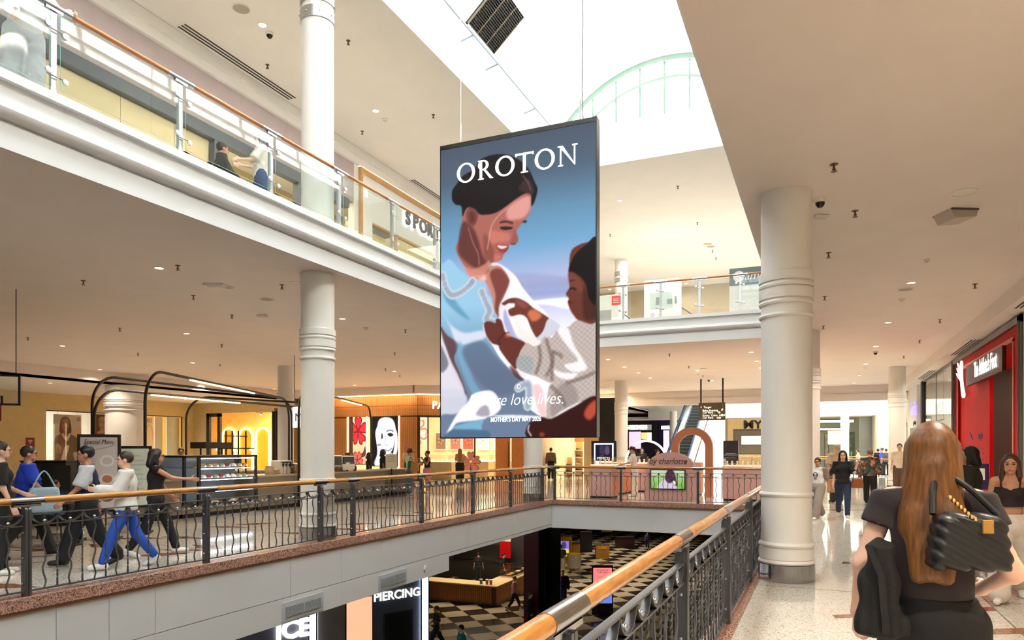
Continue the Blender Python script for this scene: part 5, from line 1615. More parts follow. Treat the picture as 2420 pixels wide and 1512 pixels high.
# counters
def counter(label, y0, y1, xf, dep, h=.92, round_end=False):
    t = thing('cafe_counter', label, 'counter', (xf - dep / 2, (y0 + y1) / 2, 0))
    def outline(g):
        if round_end:
            pts = [(xf + g, y1 + g), (xf - dep - g, y1 + g), (xf - dep - g, y0 - g)]
            for i in range(9):
                q_ = PI / 2 * i / 8
                pts.append((xf - .9 + (.9 + g) * math.sin(q_), y0 + .9 - (.9 + g) * math.cos(q_)))
            return pts
        return [(xf + g, y1 + g), (xf - dep - g, y1 + g), (xf - dep - g, y0 - g), (xf + g, y0 - g)]
    MB().prism(outline(-.06), lambda a, b, d: (a, b, d), 0, .1).build('plinth', KICK, t, smooth=False)
    MB().prism(outline(0), lambda a, b, d: (a, b, d), .1, h - .04).build('body', GREIGE, t)
    MB().prism(outline(.02), lambda a, b, d: (a, b, d), h - .04, h).build('top', STONE, t)
    n = max(1, int((y1 - y0) / 1.2))
    for i in range(1, n):
        yy = y0 + (y1 - y0) * i / n
        B(xf, xf + .004, yy - .006, yy + .006, .12, h - .06).build('joint', KICK, t, smooth=False)
    return t
XF = -13.6
cy0, cy1 = onx(432, 1100, XF)[1], onx(606, 1100, XF)[1]
counter('rounded end of the greige cafe counter left of the cake cabinet', cy0 - 1.1, cy0 - .05, XF, .95, round_end=True)
counter('low greige base under the cake cabinet', cy0 - .02, cy1 + .02, XF, .95, .25)
counter('greige cafe counter left of the white column', cy1 + .06, 17.3, XF, .95)
counter('greige cafe counter with jars right of the white column', 17.35, 20.4, XF, .95)
counter('greige service counter at the far end of the cafe', 20.9, 22.6, XF - .2, .8)
counter('long back counter of the cafe', 12.0, 20.0, -17.2, .9)
area_light('cafe_light', (-15.5, 16, 3.4), (0, 0, 0), 2, 7, 110, WARM)
# glass cake cabinet
cy0, cy1 = onx(432, 1100, XF)[1], onx(606, 1100, XF)[1]
t = thing('cake_cabinet', 'glass cake cabinet with lit shelves on the curved counter', 'cabinet', (XF - .45, (cy0 + cy1) / 2, .26))
X0, X1 = XF - .8, XF + .03
FRC = mat('cabinet_frame', (30, 32, 34), .4)
for a, b in ((cy0, cy0 + .07), (cy0 + .42, cy0 + .5), (cy1 - .06, cy1)):
    B(X1 - .05, X1, a, b, .3, 1.45).build('upright', FRC, t, smooth=False)
B(X0, X1, cy0, cy1, 1.42, 1.47).build('roof', FRC, t, smooth=False)
B(X0, X0 + .03, cy0, cy1, .3, 1.42).build('back', mat('cabinet_back', (150, 156, 160), .3), t, smooth=False)
B(X0, X1, cy0, cy1, .26, .3).build('floor', FRC, t, smooth=False)
for z in (.62, .9, 1.17):
    s_ = B(X0 + .03, X1 - .06, cy0 + .07, cy1 - .06, z, z + .012).build('shelf', GLASSS, t, smooth=False)
for z in (.6, .88, 1.15, 1.4):
    B(X1 - .09, X1 - .06, cy0 + .5, cy1 - .1, z - .02, z).build('light_strip', LEDC, t, smooth=False)
for a, b in ((cy0 + .07, cy0 + .42), (cy0 + .5, cy1 - .06)):
    B(X1 - .02, X1 - .012, a, b, .3, 1.42).build('pane', GLASSS, t, smooth=False)
# food in the cabinet
r = random.Random(3)
FOODC = [(196, 140, 74), (222, 186, 120), (120, 70, 44), (236, 222, 196), (178, 70, 54), (210, 160, 90), (150, 160, 90)]
names = ['golden pastry', 'pale cheesecake', 'dark chocolate cake', 'cream sponge cake', 'red berry tart', 'brown bread roll', 'green salad wrap']
sh = {.632: 'upper-middle', .912: 'second', 1.182: 'top', .30: 'lowest'}
for z in (.30, .632, .912, 1.182):
    n = 9
    for i in range(n):
        k = r.randrange(7)
        yy = cy0 + .6 + (cy1 - cy0 - .8) * i / (n - 1); xx = X1 - .25
        t = thing('cake_portion', 'small plate of food on a shelf of the cake cabinet', 'food', (xx, yy, z), group='food in the cake cabinet')
        MB().lathe([(.001, 0), (.07, 0), (.09, .012), (.085, .014), (.001, .008)], 14, (xx, yy, z), cap=False).build('plate', WHITE, t)
        m_ = mat('food_%d' % k, FOODC[k], .6, noise=(30, .2))
        if k % 3 == 0: MB().lathe([(.06, .01), (.062, .05), (.05, .075), (.001, .08)], 12, (xx, yy, z)).build('food', m_, t)
        elif k % 3 == 1: MB().prism([(-.06, -.05), (.07, 0), (-.06, .05)], lambda a, b, d: (xx + a, yy + b, z + d), .012, .08).build('food', m_, t)
        else: MB().bbox(xx - .06, xx + .06, yy - .045, yy + .045, z + .012, z + .075, .02).build('food', m_, t)
        B(xx + .085, xx + .09, yy - .02, yy + .02, z, z + .045).build('price_card', WHITE, t, smooth=False)
# things on the counters
def bottle(x, y, z, col, label, group=None, h=.3, pump=True):
    t = thing('syrup_bottle', label, 'bottle', (x, y, z), group=group)
    MB().lathe([(.038, 0), (.04, .01), (.04, h * .6), (.016, h * .75), (.016, h * .85)], 12, (x, y, z)).build('bottle', mat('bottle_%d_%d_%d' % col, col, .2), t)
    if pump: MB().tube([(x, y, z + h * .85), (x, y, z + h), (x + .05, y, z + h)], .008, 6).build('pump', WHITE, t)
for i in range(3):
    bottle(XF - .3, 15.72 + i * .13, .92, (214, 208, 196), 'white pump bottle in a row beside the white column', 'pump bottles by the column')
for (px, lab, c_) in ((582, 'dark mixer jug on the cafe counter', (60, 54, 50)), ):
    pass
def jar(y, label, col, r_=.09, h=.22, x=XF - .35):
    t = thing('glass_jar', label, 'jar', (x, y, .92))
    MB().lathe([(r_ * .9, 0), (r_, .02), (r_, h * .8), (r_ * .8, h)], 16, (x, y, .92)).build('body', mat('jar_fill_%d_%d_%d' % col, col, .5, noise=(25, .4)), t)
    MB().lathe([(r_ * .82, h), (r_ * .85, h + .03), (r_ * .2, h + .05)], 16, (x, y, .92)).build('lid', CHROME, t)
jar(15.3, 'jar of pastries beside the cake cabinet', (206, 178, 130), .13, .2); jar(15.5, 'flat tray of golden biscuits on the counter', (214, 176, 96), .14, .1)
jar(16.35, 'wide jar of brown biscuits by the column', (160, 124, 84), .14, .25); jar(16.75, 'tall glass jar near the column', (190, 176, 150), .09, .3)
jar(18.0, 'orange tin on the counter right of the column', (226, 110, 40), .06, .22); jar(18.3, 'brown basket on the counter right of the column', (130, 96, 60), .16, .15); jar(19.2, 'red cup on the far counter', (170, 36, 30), .06, .15)
jar(17.75, 'white carton beside the orange tin', (226, 224, 220), .06, .24)
def machine(x, y, z, sx, sy, sz, label, m=None):
    t = thing('coffee_machine', label, 'machine', (x, y, z))
    MB().bbox(x - sx / 2, x + sx / 2, y - sy / 2, y + sy / 2, z + .04, z + sz, .02).build('body', m or STEEL, t)
    MB().box(x + sx / 2, x + sx / 2 + .015, y - sy * .4, y + sy * .4, z + sz * .55, z + sz * .9).build('panel', BLACK, t)
    for s_ in (-.3, .3):
        MB().tube([(x + sx / 2, y + sy * s_, z + sz * .5), (x + sx / 2 + .1, y + sy * s_, z + sz * .5)], .02, 8).build('spout', CHROME, t)
        MB().tube([(x, y + sy * s_, z), (x, y + sy * s_, z + .04)], .03, 8).build('foot', BLACK, t)
machine(-17.6, 15.0, .92, .5, .9, .5, 'steel coffee machine on the back counter'); machine(-17.6, 17.5, .92, .45, .6, .45, 'second steel coffee machine on the back counter')
machine(-14.15, 16.0, .92, .35, .5, .38, 'cream boxy machine on the counter left of the column', mat('machine_cream', (222, 214, 200), .4)); machine(-14.1, 18.8, .92, .4, .7, .5, 'silver drinks machine right of the white column')
t = thing('till_screen', 'dark till screen at the left end of the cake cabinet', 'till', (XF - .3, cy0 - .5, .92))
MB().cbox((XF - .3, cy0 - .5, 1.12), (.03, .34, .26), .2).build('display', mat('till_blue', (70, 84, 110), .2), t); MB().tube([(XF - .33, cy0 - .5, .92), (XF - .33, cy0 - .5, 1.0)], .03, 8).build('stand', BLACK, t)
# black canopy shelf above the back counter
t = thing('bar_shelf', 'black hanging bar shelf over the cake cabinet', 'shelf', (-16.4, 16.0, 0))
B(-16.7, -16.1, 15.1, 16.1, 1.64, 1.82).build('box', BLACK, t, smooth=False); B(-16.7, -16.1, 16.1, 17.0, 1.62, 1.66).build('ledge', BLACK, t, smooth=False)
for yy in (16.15, 16.4, 16.65, 16.95): MB().tube([(-16.4, yy, 0), (-16.4, yy, 2.18)], .025, 8).build('post', BLACK, t)
B(-16.42, -16.38, 16.1, 17.0, 2.0, 2.03).build('rail', BLACK, t, smooth=False)
for yy in (15.2, 16.0): MB().tube([(-16.4, yy, 0), (-16.4, yy, 1.66)], .025, 8).build('post', BLACK, t)
# white hanging sign behind the column
p = at(711, 24.0)
t = thing('hanging_sign', 'white lit sign half hidden behind the left column', 'sign', (p[0], p[1], 2.3))
B(p[0] - .35, p[0] + .35, p[1], p[1] + .08, 2.35, 3.05).build('panel', lamp_mat('sign_panel_soft', (240, 242, 255), 1.2), t, smooth=False)
text('lettering', 'M', .4, BLACK, t, (p[0] - .1, p[1] - .006, 2.68), FACE_CAM, extrude=.003)
for xx in (-.3, .3): MB().tube([(p[0] + xx, p[1] + .04, 3.05), (p[0] + xx, p[1] + .04, 4.8)], .01, 6).build('rod', BLACK, t)

# menu boards (local -y faces the camera)
INK = mat('ink_brown', (60, 44, 40), .6)
def board(px, t_, w_, ztop, zb, label, paint, txt=None, rz=.75, frame=BLACK, glow=None):
    p = at(px, t_)
    t = thing('menu_board', label, 'sign', (p[0], p[1], 0), rz)
    MB().box(-w_ / 2 - .05, w_ / 2 + .05, 0, .05, zb, ztop).build('panel', frame, t, local=True, smooth=False)
    for sx in (-1, 1):
        MB().box(sx * w_ / 2 - .03, sx * w_ / 2 + .03, -.01, .06, 0, zb + .02).build('leg', frame, t, local=True, smooth=False)
        MB().box(sx * w_ / 2 - .04, sx * w_ / 2 + .04, -.25, .3, 0, .04).build('foot', frame, t, local=True, smooth=False)
    picture('sheet', paint, glow or PIC_PRINT, t, (-w_ / 2, -.004, ztop - .05), (1, 0, 0), (0, 0, 1), w_, ztop - zb - .1, local=True)
    return t
pt = Paint(60, 110, 0, 1, 0, 1.9, (214, 208, 212))
pt.line([(.05, .27), (.3, .32), (.6, .29), (.95, .2)], .012, (90, 70, 70), .9)
for (yy, c1, c2) in ((.62, (238, 238, 240), (200, 196, 196)), (1.1, (236, 230, 226), (176, 96, 70)), (1.55, (140, 90, 60), (90, 60, 44))):
    pt.fill([(.72 + .2 * math.cos(k), yy + .15 * math.sin(k)) for k in np.linspace(0, 2 * PI, 12)[:-1]], c1, 1); pt.fill([(.72 + .14 * math.cos(k), yy + .1 * math.sin(k)) for k in np.linspace(0, 2 * PI, 12)[:-1]], c2, .9)
    for kk in range(3): pt.line([(.08, yy - .05 + kk * .07), (.4, yy - .05 + kk * .07)], .018, (150, 140, 144), .8)
mbo = board(234, 12.6, .58, 1.88, .5, 'tall black-framed menu board headed Special Menu', pt)
text('heading', 'Special Menu', .125, INK, mbo, (0, -.008, 1.745), FACE_CAM, world=False, extrude=.001, shear=.3, wide=.72)
pt = Paint(50, 60, 0, 1, 0, 1.2, (206, 218, 212))
for kk in range(10): pt.line([(.1, .15 + kk * .1), (.75 + .1 * (kk % 3), .15 + kk * .1)], .022, (150, 164, 160), .8)
pt.fill([(.3, .8), (.6, .75), (.7, 1.05), (.35, 1.1)], (150, 110, 80), .7, 2)
board(312, 13.6, .58, 1.68, .5, 'pale green menu board right of the Special Menu', pt)
p = at(925, 24.5)
t = thing('lectern_sign', 'cream notice on a black stand near the portrait', 'sign', (p[0], p[1], 0), .35)
MB().box(-.2, .2, -.02, .02, .95, 1.45).build('notice', mat('notice_cream', (226, 220, 196), .6), t, local=True, smooth=False)
MB().tube([(0, .04, 0), (0, .04, 1.0)], .025, 8).build('pole', BLACK, t, local=True); MB().lathe([(.2, 0), (.2, .02), (.03, .03)], 16, (0, .04, 0)).build('base', BLACK, t, local=True)
for kk in range(4): MB().box(-.12, .12, -.024, -.02, 1.36 - kk * .06, 1.37 - kk * .06).build('line_of_text', INK, t, local=True, smooth=False)

# tables and chairs at the left end of the cafe
def cafe_table(x, y, label, top):
    t = thing('cafe_table', label, 'table', (x, y, 0))
    MB().bbox(x - .35, x + .35, y - .35, y + .35, .71, .74, .008).build('top', top, t)
    MB().tube([(x, y, .02), (x, y, .71)], .03, 10).build('pole', BLACK, t); MB().lathe([(.22, 0), (.22, .015), (.04, .03)], 18, (x, y, 0)).build('base', BLACK, t)
def cafe_chair(x, y, rz, label, m):
    t = thing('cafe_chair', label, 'chair', (x, y, 0), rz)
    MB().bbox(-.2, .2, -.2, .2, .43, .46, .01).build('seat', m, t, local=True)
    for i, (sx, sy) in enumerate(((-1, -1), (1, -1), (1, 1), (-1, 1))):
        MB().tube([(sx * .2, sy * .2, 0), (sx * .17, sy * .17, .43)], .014, 8).build('leg', BLACK, t, local=True)
    MB().strip([(-.2, .2, .7), (0, .24, .7), (.2, .2, .7)], (0, 0, .28), .02).build('backrest', m, t, local=True)
    for sx in (-.17, .17): MB().tube([(sx, .18, .45), (sx, .21, .6)], .012, 8).build('back_post', BLACK, t, local=True)
BLUEP = mat('chair_blue', (24, 92, 140), .5); REDT = mat('tray_red', (150, 28, 22), .5)
p = at(160, 12.0); cafe_table(p[0], p[1], 'small dark cafe table with a red tray beside the passers-by', mat('table_dark', (44, 38, 34), .4))
t = thing('tray', 'red tray on the small cafe table', 'tray', (p[0], p[1], .74)); MB().bbox(p[0] - .2, p[0] + .2, p[1] - .15, p[1] + .15, .74, .75, .005).build('base', REDT, t); MB().ring_prism([(-.2, -.15), (.2, -.15), (.2, .15), (-.2, .15)], [(-.18, -.13), (.18, -.13), (.18, .13), (-.18, .13)], lambda a, b, d: (p[0] + a, p[1] + b, .75 + d), 0, .02).build('rim', REDT, t)
q_ = at(128, 13.0); cafe_chair(q_[0], q_[1], .6, 'blue-backed cafe chair by the red tray', BLUEP)
q_ = at(34, 11.9); cafe_chair(q_[0], q_[1], -.8, 'black cafe chair at the far left edge', BLACK); q_ = at(4, 12.6); cafe_chair(q_[0], q_[1], 2.4, 'black cafe chair in the left corner of the photo', BLACK)
# black low cupboard left
p = at(118, 15.2)
t = thing('drinks_cupboard', 'low black cupboard behind the passers-by', 'cupboard', (p[0], p[1], 0), .5); MB().bbox(-.45, .45, -.25, .25, .02, 1.35, .01).build('body', BLACK, t, local=True); MB().box(-.46, .46, -.27, .26, 1.35, 1.38).build('top', KICK, t, local=True)
for sx in (-.01, .02): MB().box(sx * 20 - .2, sx * 20 + .15, -.262, -.25, .1, 1.28).build('door', KICK, t, local=True, smooth=False)
# greige low wall at the left end
p = at(150, 17.5)
counter('dark greige counter at the far left behind the passers-by', p[1] - 3.2, p[1] - .4, p[0] + .9, .7, .98)
# black framed glass box hanging at the left edge
p = at(10, 14.0)
t = thing('hanging_box', 'black framed glass box at the left edge of the photo', 'frame', (p[0], p[1], 2.45), .7)
z0, z1 = 2.48, 3.08
for a in ((-.6, .28, z1 - .03, z1), (-.6, .28, z0, z0 + .04)): MB().box(a[0], a[1], -.02, .02, a[2], a[3]).build('bar', BLACK, t, local=False) if 0 else MB().box(a[0], a[1], -.02, .02, a[2] - 2.45, a[3] - 2.45).build('bar', BLACK, t, local=True, smooth=False)
for x in (.26, -.6): MB().box(x - .02, x + .02, -.02, .02, .03, .63).build('upright', BLACK, t, local=True, smooth=False)
MB().box(-.58, .24, -.004, .004, .06, .6).build('pane', GLASSS, t, local=True, smooth=False)
MB().box(-.06, -.02, -.01, .01, .07, .22).build('clip', BLACK, t, local=True, smooth=False); MB().box(-.23, -.19, -.01, .01, .07, .22).build('clip', BLACK, t, local=True, smooth=False)
MB().box(-.09, -.05, -.01, .01, -.28, .03).build('ribbon', REDT, t, local=True, smooth=False)
for x in (-.5, .2): MB().tube([(x, 0, .63), (x, 0, 2.33)], .008, 6).build('rod', BLACK, t, local=True)

# ================================================================== UPPER LEFT SHOPS
XU = -12.6
MAUVE = mat('bulkhead_mauve', (176, 160, 158), .7)
PANB = mat('panel_beige', (222, 202, 160), .5, noise=(2, .03))
def yu(px): return onx(px, 300, XU)[1]
st('wall_upper_left', MB().box(XU - .2, XU, -16, 17.3, 8.86, 10.0).box(XU - .2, XU, -16, yu(0), ZU, 8.86), MAUVE, 'mauve bulkhead above the upper left shop', 'wall')
BEAM = mat('beam_blue_grey', (92, 98, 108), .4)
bm_ = thing('shopfront_beam', 'dark blue-grey beam over the upper left shopfront', 'beam', (XU, 10, 8.6), kind='structure')
B(XU - .15, XU + .06, 3.2, 17.0, 8.6, 8.86).build('beam', BEAM, bm_, smooth=False)
wp = st('wall_upper_panels', B(XU - .25, XU - .15, 3.2, yu(500), ZU, 8.6), KICK, 'beige panelled lining of the upper left shop', 'wall')
ya = 3.2
edges = [3.2, 5.2, 7.2, yu(140), yu(293), yu(420), yu(500)]
for a, b in zip(edges[:-1], edges[1:]):
    B(XU - .15, XU - .1, a + .006, b - .006, ZU + .05, 8.59).build('panel', PANB, wp, smooth=False)
t = thing('floor_glow', 'warm light strip at the foot of the beige panels', 'light', (XU - .05, 9, ZU)); B(XU - .09, XU - .05, 5, yu(500), ZU, ZU + .03).build('strip', LEDW, t, smooth=False); B(XU - .1, XU - .045, 5, yu(500), ZU - .0, ZU + .01).build('channel', WHITE, t, smooth=False)
for px, lab in ((513, 'dark blue-grey post left of the shop door'), (709, 'dark blue-grey post right of the timber door frame')):
    yy = yu(px)
    t = thing('shopfront_post', lab, 'post', (XU - .03, yy, ZU), kind='structure')
    B(XU - .13, XU + .05, yy - .12, yy + .12, ZU, 8.6).build('post', BEAM, t, smooth=False); B(XU - .15, XU + .07, yy - .14, yy + .14, ZU, ZU + .12).build('plinth', KICK, t, smooth=False)
DFW = mat('door_frame_timber', (196, 150, 96), .4, wood=((8, 8, 1), 5, .15))
for pa, pb_, lab in ((437, 500, 'timber-framed glass door leaf beside the beige panels'), (652, 700, 'timber-framed door leaf right of the two shoppers')):
    a, b = yu(pa), yu(pb_)
    t = thing('door_%d' % (4 if pa == 437 else 5), lab, 'door', (XU - .02, (a + b) / 2, ZU), kind='structure')
    for y_ in (a, b - .12): B(XU - .06, XU - .01, y_, y_ + .12, ZU + .01, 8.05).build('stile', DFW, t, smooth=False)
    B(XU - .06, XU - .01, a, b, 7.9, 8.05).build('head', DFW, t, smooth=False); B(XU - .04, XU - .03, a + .12, b - .12, ZU + .01, 7.9).build('pane', GLASSS, t, smooth=False)
YELI = mat('shop_interior_straw', (216, 196, 146), .6)
st('wall_upper_shop', MB().box(-16.2, -16, 2, 24, ZU, 10).box(-16, XU, 24, 24.1, ZU, 10), YELI, 'straw coloured interior of the upper left shop', 'wall')
area_light('upper_shop_light', (-14.4, 13, 9.7), (0, 0, 0), 2.5, 9, 300, (1, .88, .66))
# white shop with SPORT sign
ys0 = 17.3
st('wall_upper_sport', MB().box(XU - .2, XU, ys0, yu(880), ZU, 10).box(XU - .2, XU, yu(880), yu(1033), 8.55, 10).box(XU - .2, XU, yu(1033), 34, ZU, 10), WHITE, 'white front of the upper sports shop', 'wall')
t = thing('timber_trim', 'timber trim framing the top of the white sports shopfront', 'trim', (XU + .05, 20, ZU), kind='structure')
yf = yu(847)
B(XU, XU + .1, yf, 34, 9.86, 9.98).build('head', DFW, t, smooth=False); B(XU, XU + .1, yf, yf + .1, ZU, 9.86).build('jamb', DFW, t, smooth=False)
t = thing('cove_strip', 'warm cove light above the timber trim of the sports shop', 'light', (XU + .06, 22, 9.98)); B(XU + .02, XU + .08, yf, 33, 9.98, 9.995).build('strip', LEDW, t, smooth=False); B(XU + .0, XU + .09, yf, 33, 9.975, 9.982).build('channel', WHITE, t, smooth=False)
t = thing('jamb_glow', 'warm vertical light line inside the white sports shopfront', 'light', (XU + .03, yf + .14, ZU)); B(XU + .0, XU + .03, yf + .11, yf + .15, ZU, 9.86).build('strip', LEDW, t, smooth=False); B(XU - .0, XU + .02, yf + .105, yf + .11, ZU, 9.86).build('channel', WHITE, t, smooth=False)
ts = thing('shop_sign', 'grey capital letters reading SPORT with white halo on the upper left shop', 'sign', (XU + .05, yu(990), 9.1))
GL = mat('letter_grey', (84, 86, 92), .4)
p = onx(953, 520, XU)
for i, ch in enumerate('SPORTS'):
    pxl = (963, 981, 999, 1015, 1031, 1047)[i]
    y_ = onx(pxl, 530, XU + .08)[1]
    me = text_mesh(ch, .62, extrude=.03, bold=.014); me.materials.clear(); me.materials.append(GL)
    lt = obj('letter', me, ts, Vector((XU + .1, y_, 9.2)) - wloc(ts), FACE_PX)
    me2 = text_mesh(ch, .62, extrude=.004, bold=.05); me2.materials.clear(); me2.materials.append(lamp_mat('letter_halo', (255, 255, 255), 2.5))
    obj('halo', me2, ts, Vector((XU + .03, y_, 9.2)) - wloc(ts), FACE_PX)
t = thing('window_6', 'glazed opening of the upper sports shop with track lights', 'window', (XU - .1, yu(950), ZU), kind='structure')
B(XU - .1, XU - .09, yu(880), yu(1033), ZU, 8.55).build('pane', GLASSS, t, smooth=False)
for px in (880, 940, 1033): B(XU - .14, XU - .02, yu(px) - .03, yu(px) + .03, ZU, 8.55).build('mullion', DFW, t, smooth=False)
B(XU - .14, XU - .02, yu(880), yu(1033), 8.5, 8.55).build('head', DFW, t, smooth=False)
for i, (px, lab) in enumerate(((900, 'white track spotlights behind the left pane of the sports shop'), (995, 'white track spotlights behind the right pane of the sports shop'))):
    y_ = onx(px, 550, -13.4)[1]
    t = thing('track_light', lab, 'track light', (-13.4, y_, 8.3))
    B(-13.42, -13.38, y_ - .95, y_ + 1.0, 8.28, 8.32).build('track', WHITE, t, smooth=False)
    for k in (-.8, .1, .9):
        MB().tube([(-13.4, y_ + k, 8.28), (-13.4, y_ + k, 8.1)], .015, 6).build('stem', WHITE, t); MB().tube([(-13.4, y_ + k, 8.12), (-13.36, y_ + k + .05, 7.75)], .07, 12).build('head', WHITE, t); MB().tube([(-13.36, y_ + k + .05, 7.75), (-13.358, y_ + k + .052, 7.74)], .06, 12).build('lens', DOWNL, t)
    for k in (-.9, .95): MB().tube([(-13.4, y_ + k, 8.3), (-13.4, y_ + k, 10.0)], .008, 6).build('hanger', WHITE, t)
# ================================================================== BEYOND THE VOID, MID LEVEL
PINK = mat('kiosk_pink', (206, 160, 152), .5, noise=(6, .03)); PINKD = mat('kiosk_terracotta', (192, 122, 86), .5, noise=(6, .03))
CASEG = lamp_mat('case_peach_glow', (255, 206, 160), 1.6)
YK = 22.9
def xk(px, Y): return ony(px, 1061, Y)[0]
def kiosk_counter(px0, px1, Y, label, h=1.08, dep=.8, case=True, lx=0):
    x0, x1 = xk(px0, Y), xk(px1, Y)
    t = thing('kiosk_counter', label, 'counter', ((x0 + x1) / 2, Y + dep / 2, 0))
    B(x0 + .03, x1 - .03, Y + .03, Y + dep - .03, 0, .06).build('plinth', KICK, t, smooth=False)
    MB().bbox(x0, x1, Y, Y + dep, .06, h, .012).build('body', PINK, t)
    B(x1, x1 + .01, Y + .02, Y + dep - .02, .08, h - .02).build('side_panel', PINKD, t, smooth=False)
    if case:
        B(x0 + .04, x1 - .04, Y + .04, Y + dep - .04, h, h + .02).build('lit_tray', CASEG, t, smooth=False)
        B(x0 + .02, x1 - .02, Y + .02, Y + dep - .02, h + .02, h + .27).build('glass_case', GLASSS, t, smooth=False)
        rr2 = random.Random(int(px0))
        n = max(3, int((x1 - x0) / .16))
        for i in range(n):
            xx = x0 + .12 + (x1 - x0 - .24) * i / (n - 1); yy = Y + .2 + rr2.random() * .3
            MB().lathe([(.05, 0), (.045, .03), (.02, .06 + rr2.random() * .08), (.035, .13), (.001, .15)], 10, (xx, yy, h + .02)).build('jewellery_bust', mat('bust_peach', (240, 200, 160), .5), t)
    return t
kiosk_counter(1392, 1447, 22.75, 'pink jewellery counter with lit glass case left of the saleswoman')
kiosk_counter(1449, 1473, 24.9, 'terracotta and pink side counter beside the saleswoman', 1.05, 1.4)
kiosk_counter(1707, 1800, 23.2, 'pink jewellery counter with lit glass case right of the tall arch')
kiosk_counter(1500, 1600, 26.6, 'back counter of the pink kiosk with glowing case')
kiosk_counter(1415, 1480, 26.4, 'rear left counter of the pink kiosk', 1.1, .6)
kiosk_counter(1625, 1655, 25.4, 'small pink cabinet behind the rounded sign panel', 1.15, .6, False)
# rounded sign panel
x0, x1 = xk(1523, YK), xk(1646, YK); xm = (x0 + x1) / 2; hw = (x1 - x0) / 2
t = thing('kiosk_sign', 'pink half-round kiosk panel with brown lettering and a small screen', 'kiosk panel', (xm, YK, 0))
dome_p = [(-hw, 0), (hw, 0), (hw, 1.02)] + [(hw * .93 * math.cos(PI * i / 20), 1.02 + .5 * math.sin(PI * i / 20)) for i in range(0, 21)] + [(-hw, 1.02)]
MB().prism(dome_p, lambda a, b, d: (a, d, b), 0, .14).build('panel', PINK, t, local=True)
p = ony(1578, 1090, YK)
text('lettering', 'by charlotte', .27, mat('letter_brown', (96, 58, 46), .6), t, (p[0], YK - .012, p[2]), FACE_CAM, extrude=.006, shear=.3, wide=.92, bold=-.002)
pt = Paint(70, 42, 0, 1, 0, .6, (150, 180, 120))
pt.C[:] = vgrad([(0, (196, 206, 190)), (.3, (150, 190, 110)), (.6, (110, 170, 60))])(pt.X, pt.Y)
pt.fill([(.2, .6), (.3, .38), (.5, .3), (.62, .42), (.8, .55), (.82, .6)], (206, 190, 214), 1, 1); pt.fill([(.42, .2), (.5, .0), (.66, 0), (.74, .2), (.78, .5), (.64, .4), (.56, .42), (.46, .36)], (74, 40, 66), 1, 1)
pt.fill([(.64, .36), (.72, .34), (.74, .44), (.66, .46)], (236, 220, 220), 1, 1)
a = ony(1540, 1111, YK); b = ony(1618, 1155, YK)
tv = thing('kiosk_screen', 'small landscape screen showing a person in a meadow on the pink panel', 'screen', ((a[0] + b[0]) / 2, YK - .05, b[2]))
B(a[0] - .03, b[0] + .03, YK - .05, YK - .001, b[2] - .03, a[2] + .03).build('case', BLACK, tv, smooth=False); picture('picture', pt, PIC_SCREEN, tv, (a[0], YK - .054, a[2]), (1, 0, 0), (0, 0, 1), b[0] - a[0], a[2] - b[2])
# tall arch
YA = 24.1; x0, x1 = xk(1586, YA), xk(1684, YA); xm = (x0 + x1) / 2; ro = (x1 - x0) / 2; ri = ro - .24; zt = 2.35
t = thing('kiosk_arch', 'tall terracotta pink arch of the kiosk framing the escalator', 'arch', (xm, YA, 0))
def arch2(r, n=18): return [(-r, 0)] + [(r * math.cos(PI - PI * i / n), zt - ro + r * math.sin(PI * i / n)) for i in range(n + 1)] + [(r, 0)]
o_, i_ = arch2(ro), arch2(ri); mb = MB()
for k in range(len(o_) - 1): mb.prism([o_[k], o_[k + 1], i_[k + 1], i_[k]], lambda a, b, d: (a, d, b), 0, .22)
mb.build('arch_band', PINKD, t, local=True)
for sx in (-1, 1): MB().box(sx * (ro + ri) / 2 - .14, sx * (ro + ri) / 2 + .14, -.02, .24, 0, .05).build('foot', PINK, t, local=True, smooth=False)
# lit half ring
YR = 25.6; x0, x1 = xk(1479, YR), xk(1577, YR); xm = (x0 + x1) / 2; r_ = (x1 - x0) / 2
t = thing('lit_arc', 'glowing half-ring lamp over the back of the kiosk', 'lamp', (xm, YR, 1.05))
MB().tube([(xm + r_ * math.cos(PI * i / 24), YR, 1.1 + r_ * 1.08 * math.sin(PI * i / 24)) for i in range(25)], .035, 10).build('tube', lamp_mat('arc_glow', (255, 240, 214), 6), t)
for sx in (-1, 1): MB().tube([(xm + sx * r_, YR, 0), (xm + sx * r_, YR, 1.1)], .03, 8).build('support', PINK, t)

# hanging wayfinding sign
YS = 33.0; a = ony(1651, 952, YS); b = ony(1714, 992, YS)
t = thing('wayfinding_sign', 'olive brown hanging wayfinding sign with white directions', 'sign', ((a[0] + b[0]) / 2, YS, b[2]))
B(a[0], b[0], YS, YS + .1, b[2], a[2]).build('panel', mat('sign_olive', (98, 88, 68), .5), t, smooth=False)
for px in (1656, 1708):
    x = ony(px, 940, YS)[0]; MB().tube([(x, YS + .05, a[2]), (x, YS + .05, 4.8)], .035, 8).build('rod', KICK, t)
SW_ = lamp_mat('sign_text_white', (255, 250, 235), 1.2); W_ = b[0] - a[0]
def sl_(txt, fx, fy, sz, m=SW_):
    text('direction_text', txt, sz, m, t, (a[0] + W_ * fx, YS - .008, a[2] - (a[2] - b[2]) * fy), FACE_CAM, extrude=.003, align='LEFT')
sl_('<  Target', .06, .26, .13); sl_('Baby Bunting', .15, .45, .13); sl_('Car Park', .15, .57, .13); sl_('Kmart  Coles  ALDI', .15, .73, .12); sl_('Car Park', .15, .86, .13); sl_('2', .84, .18, .22, mat('sign_text_tan', (170, 140, 110), .5))
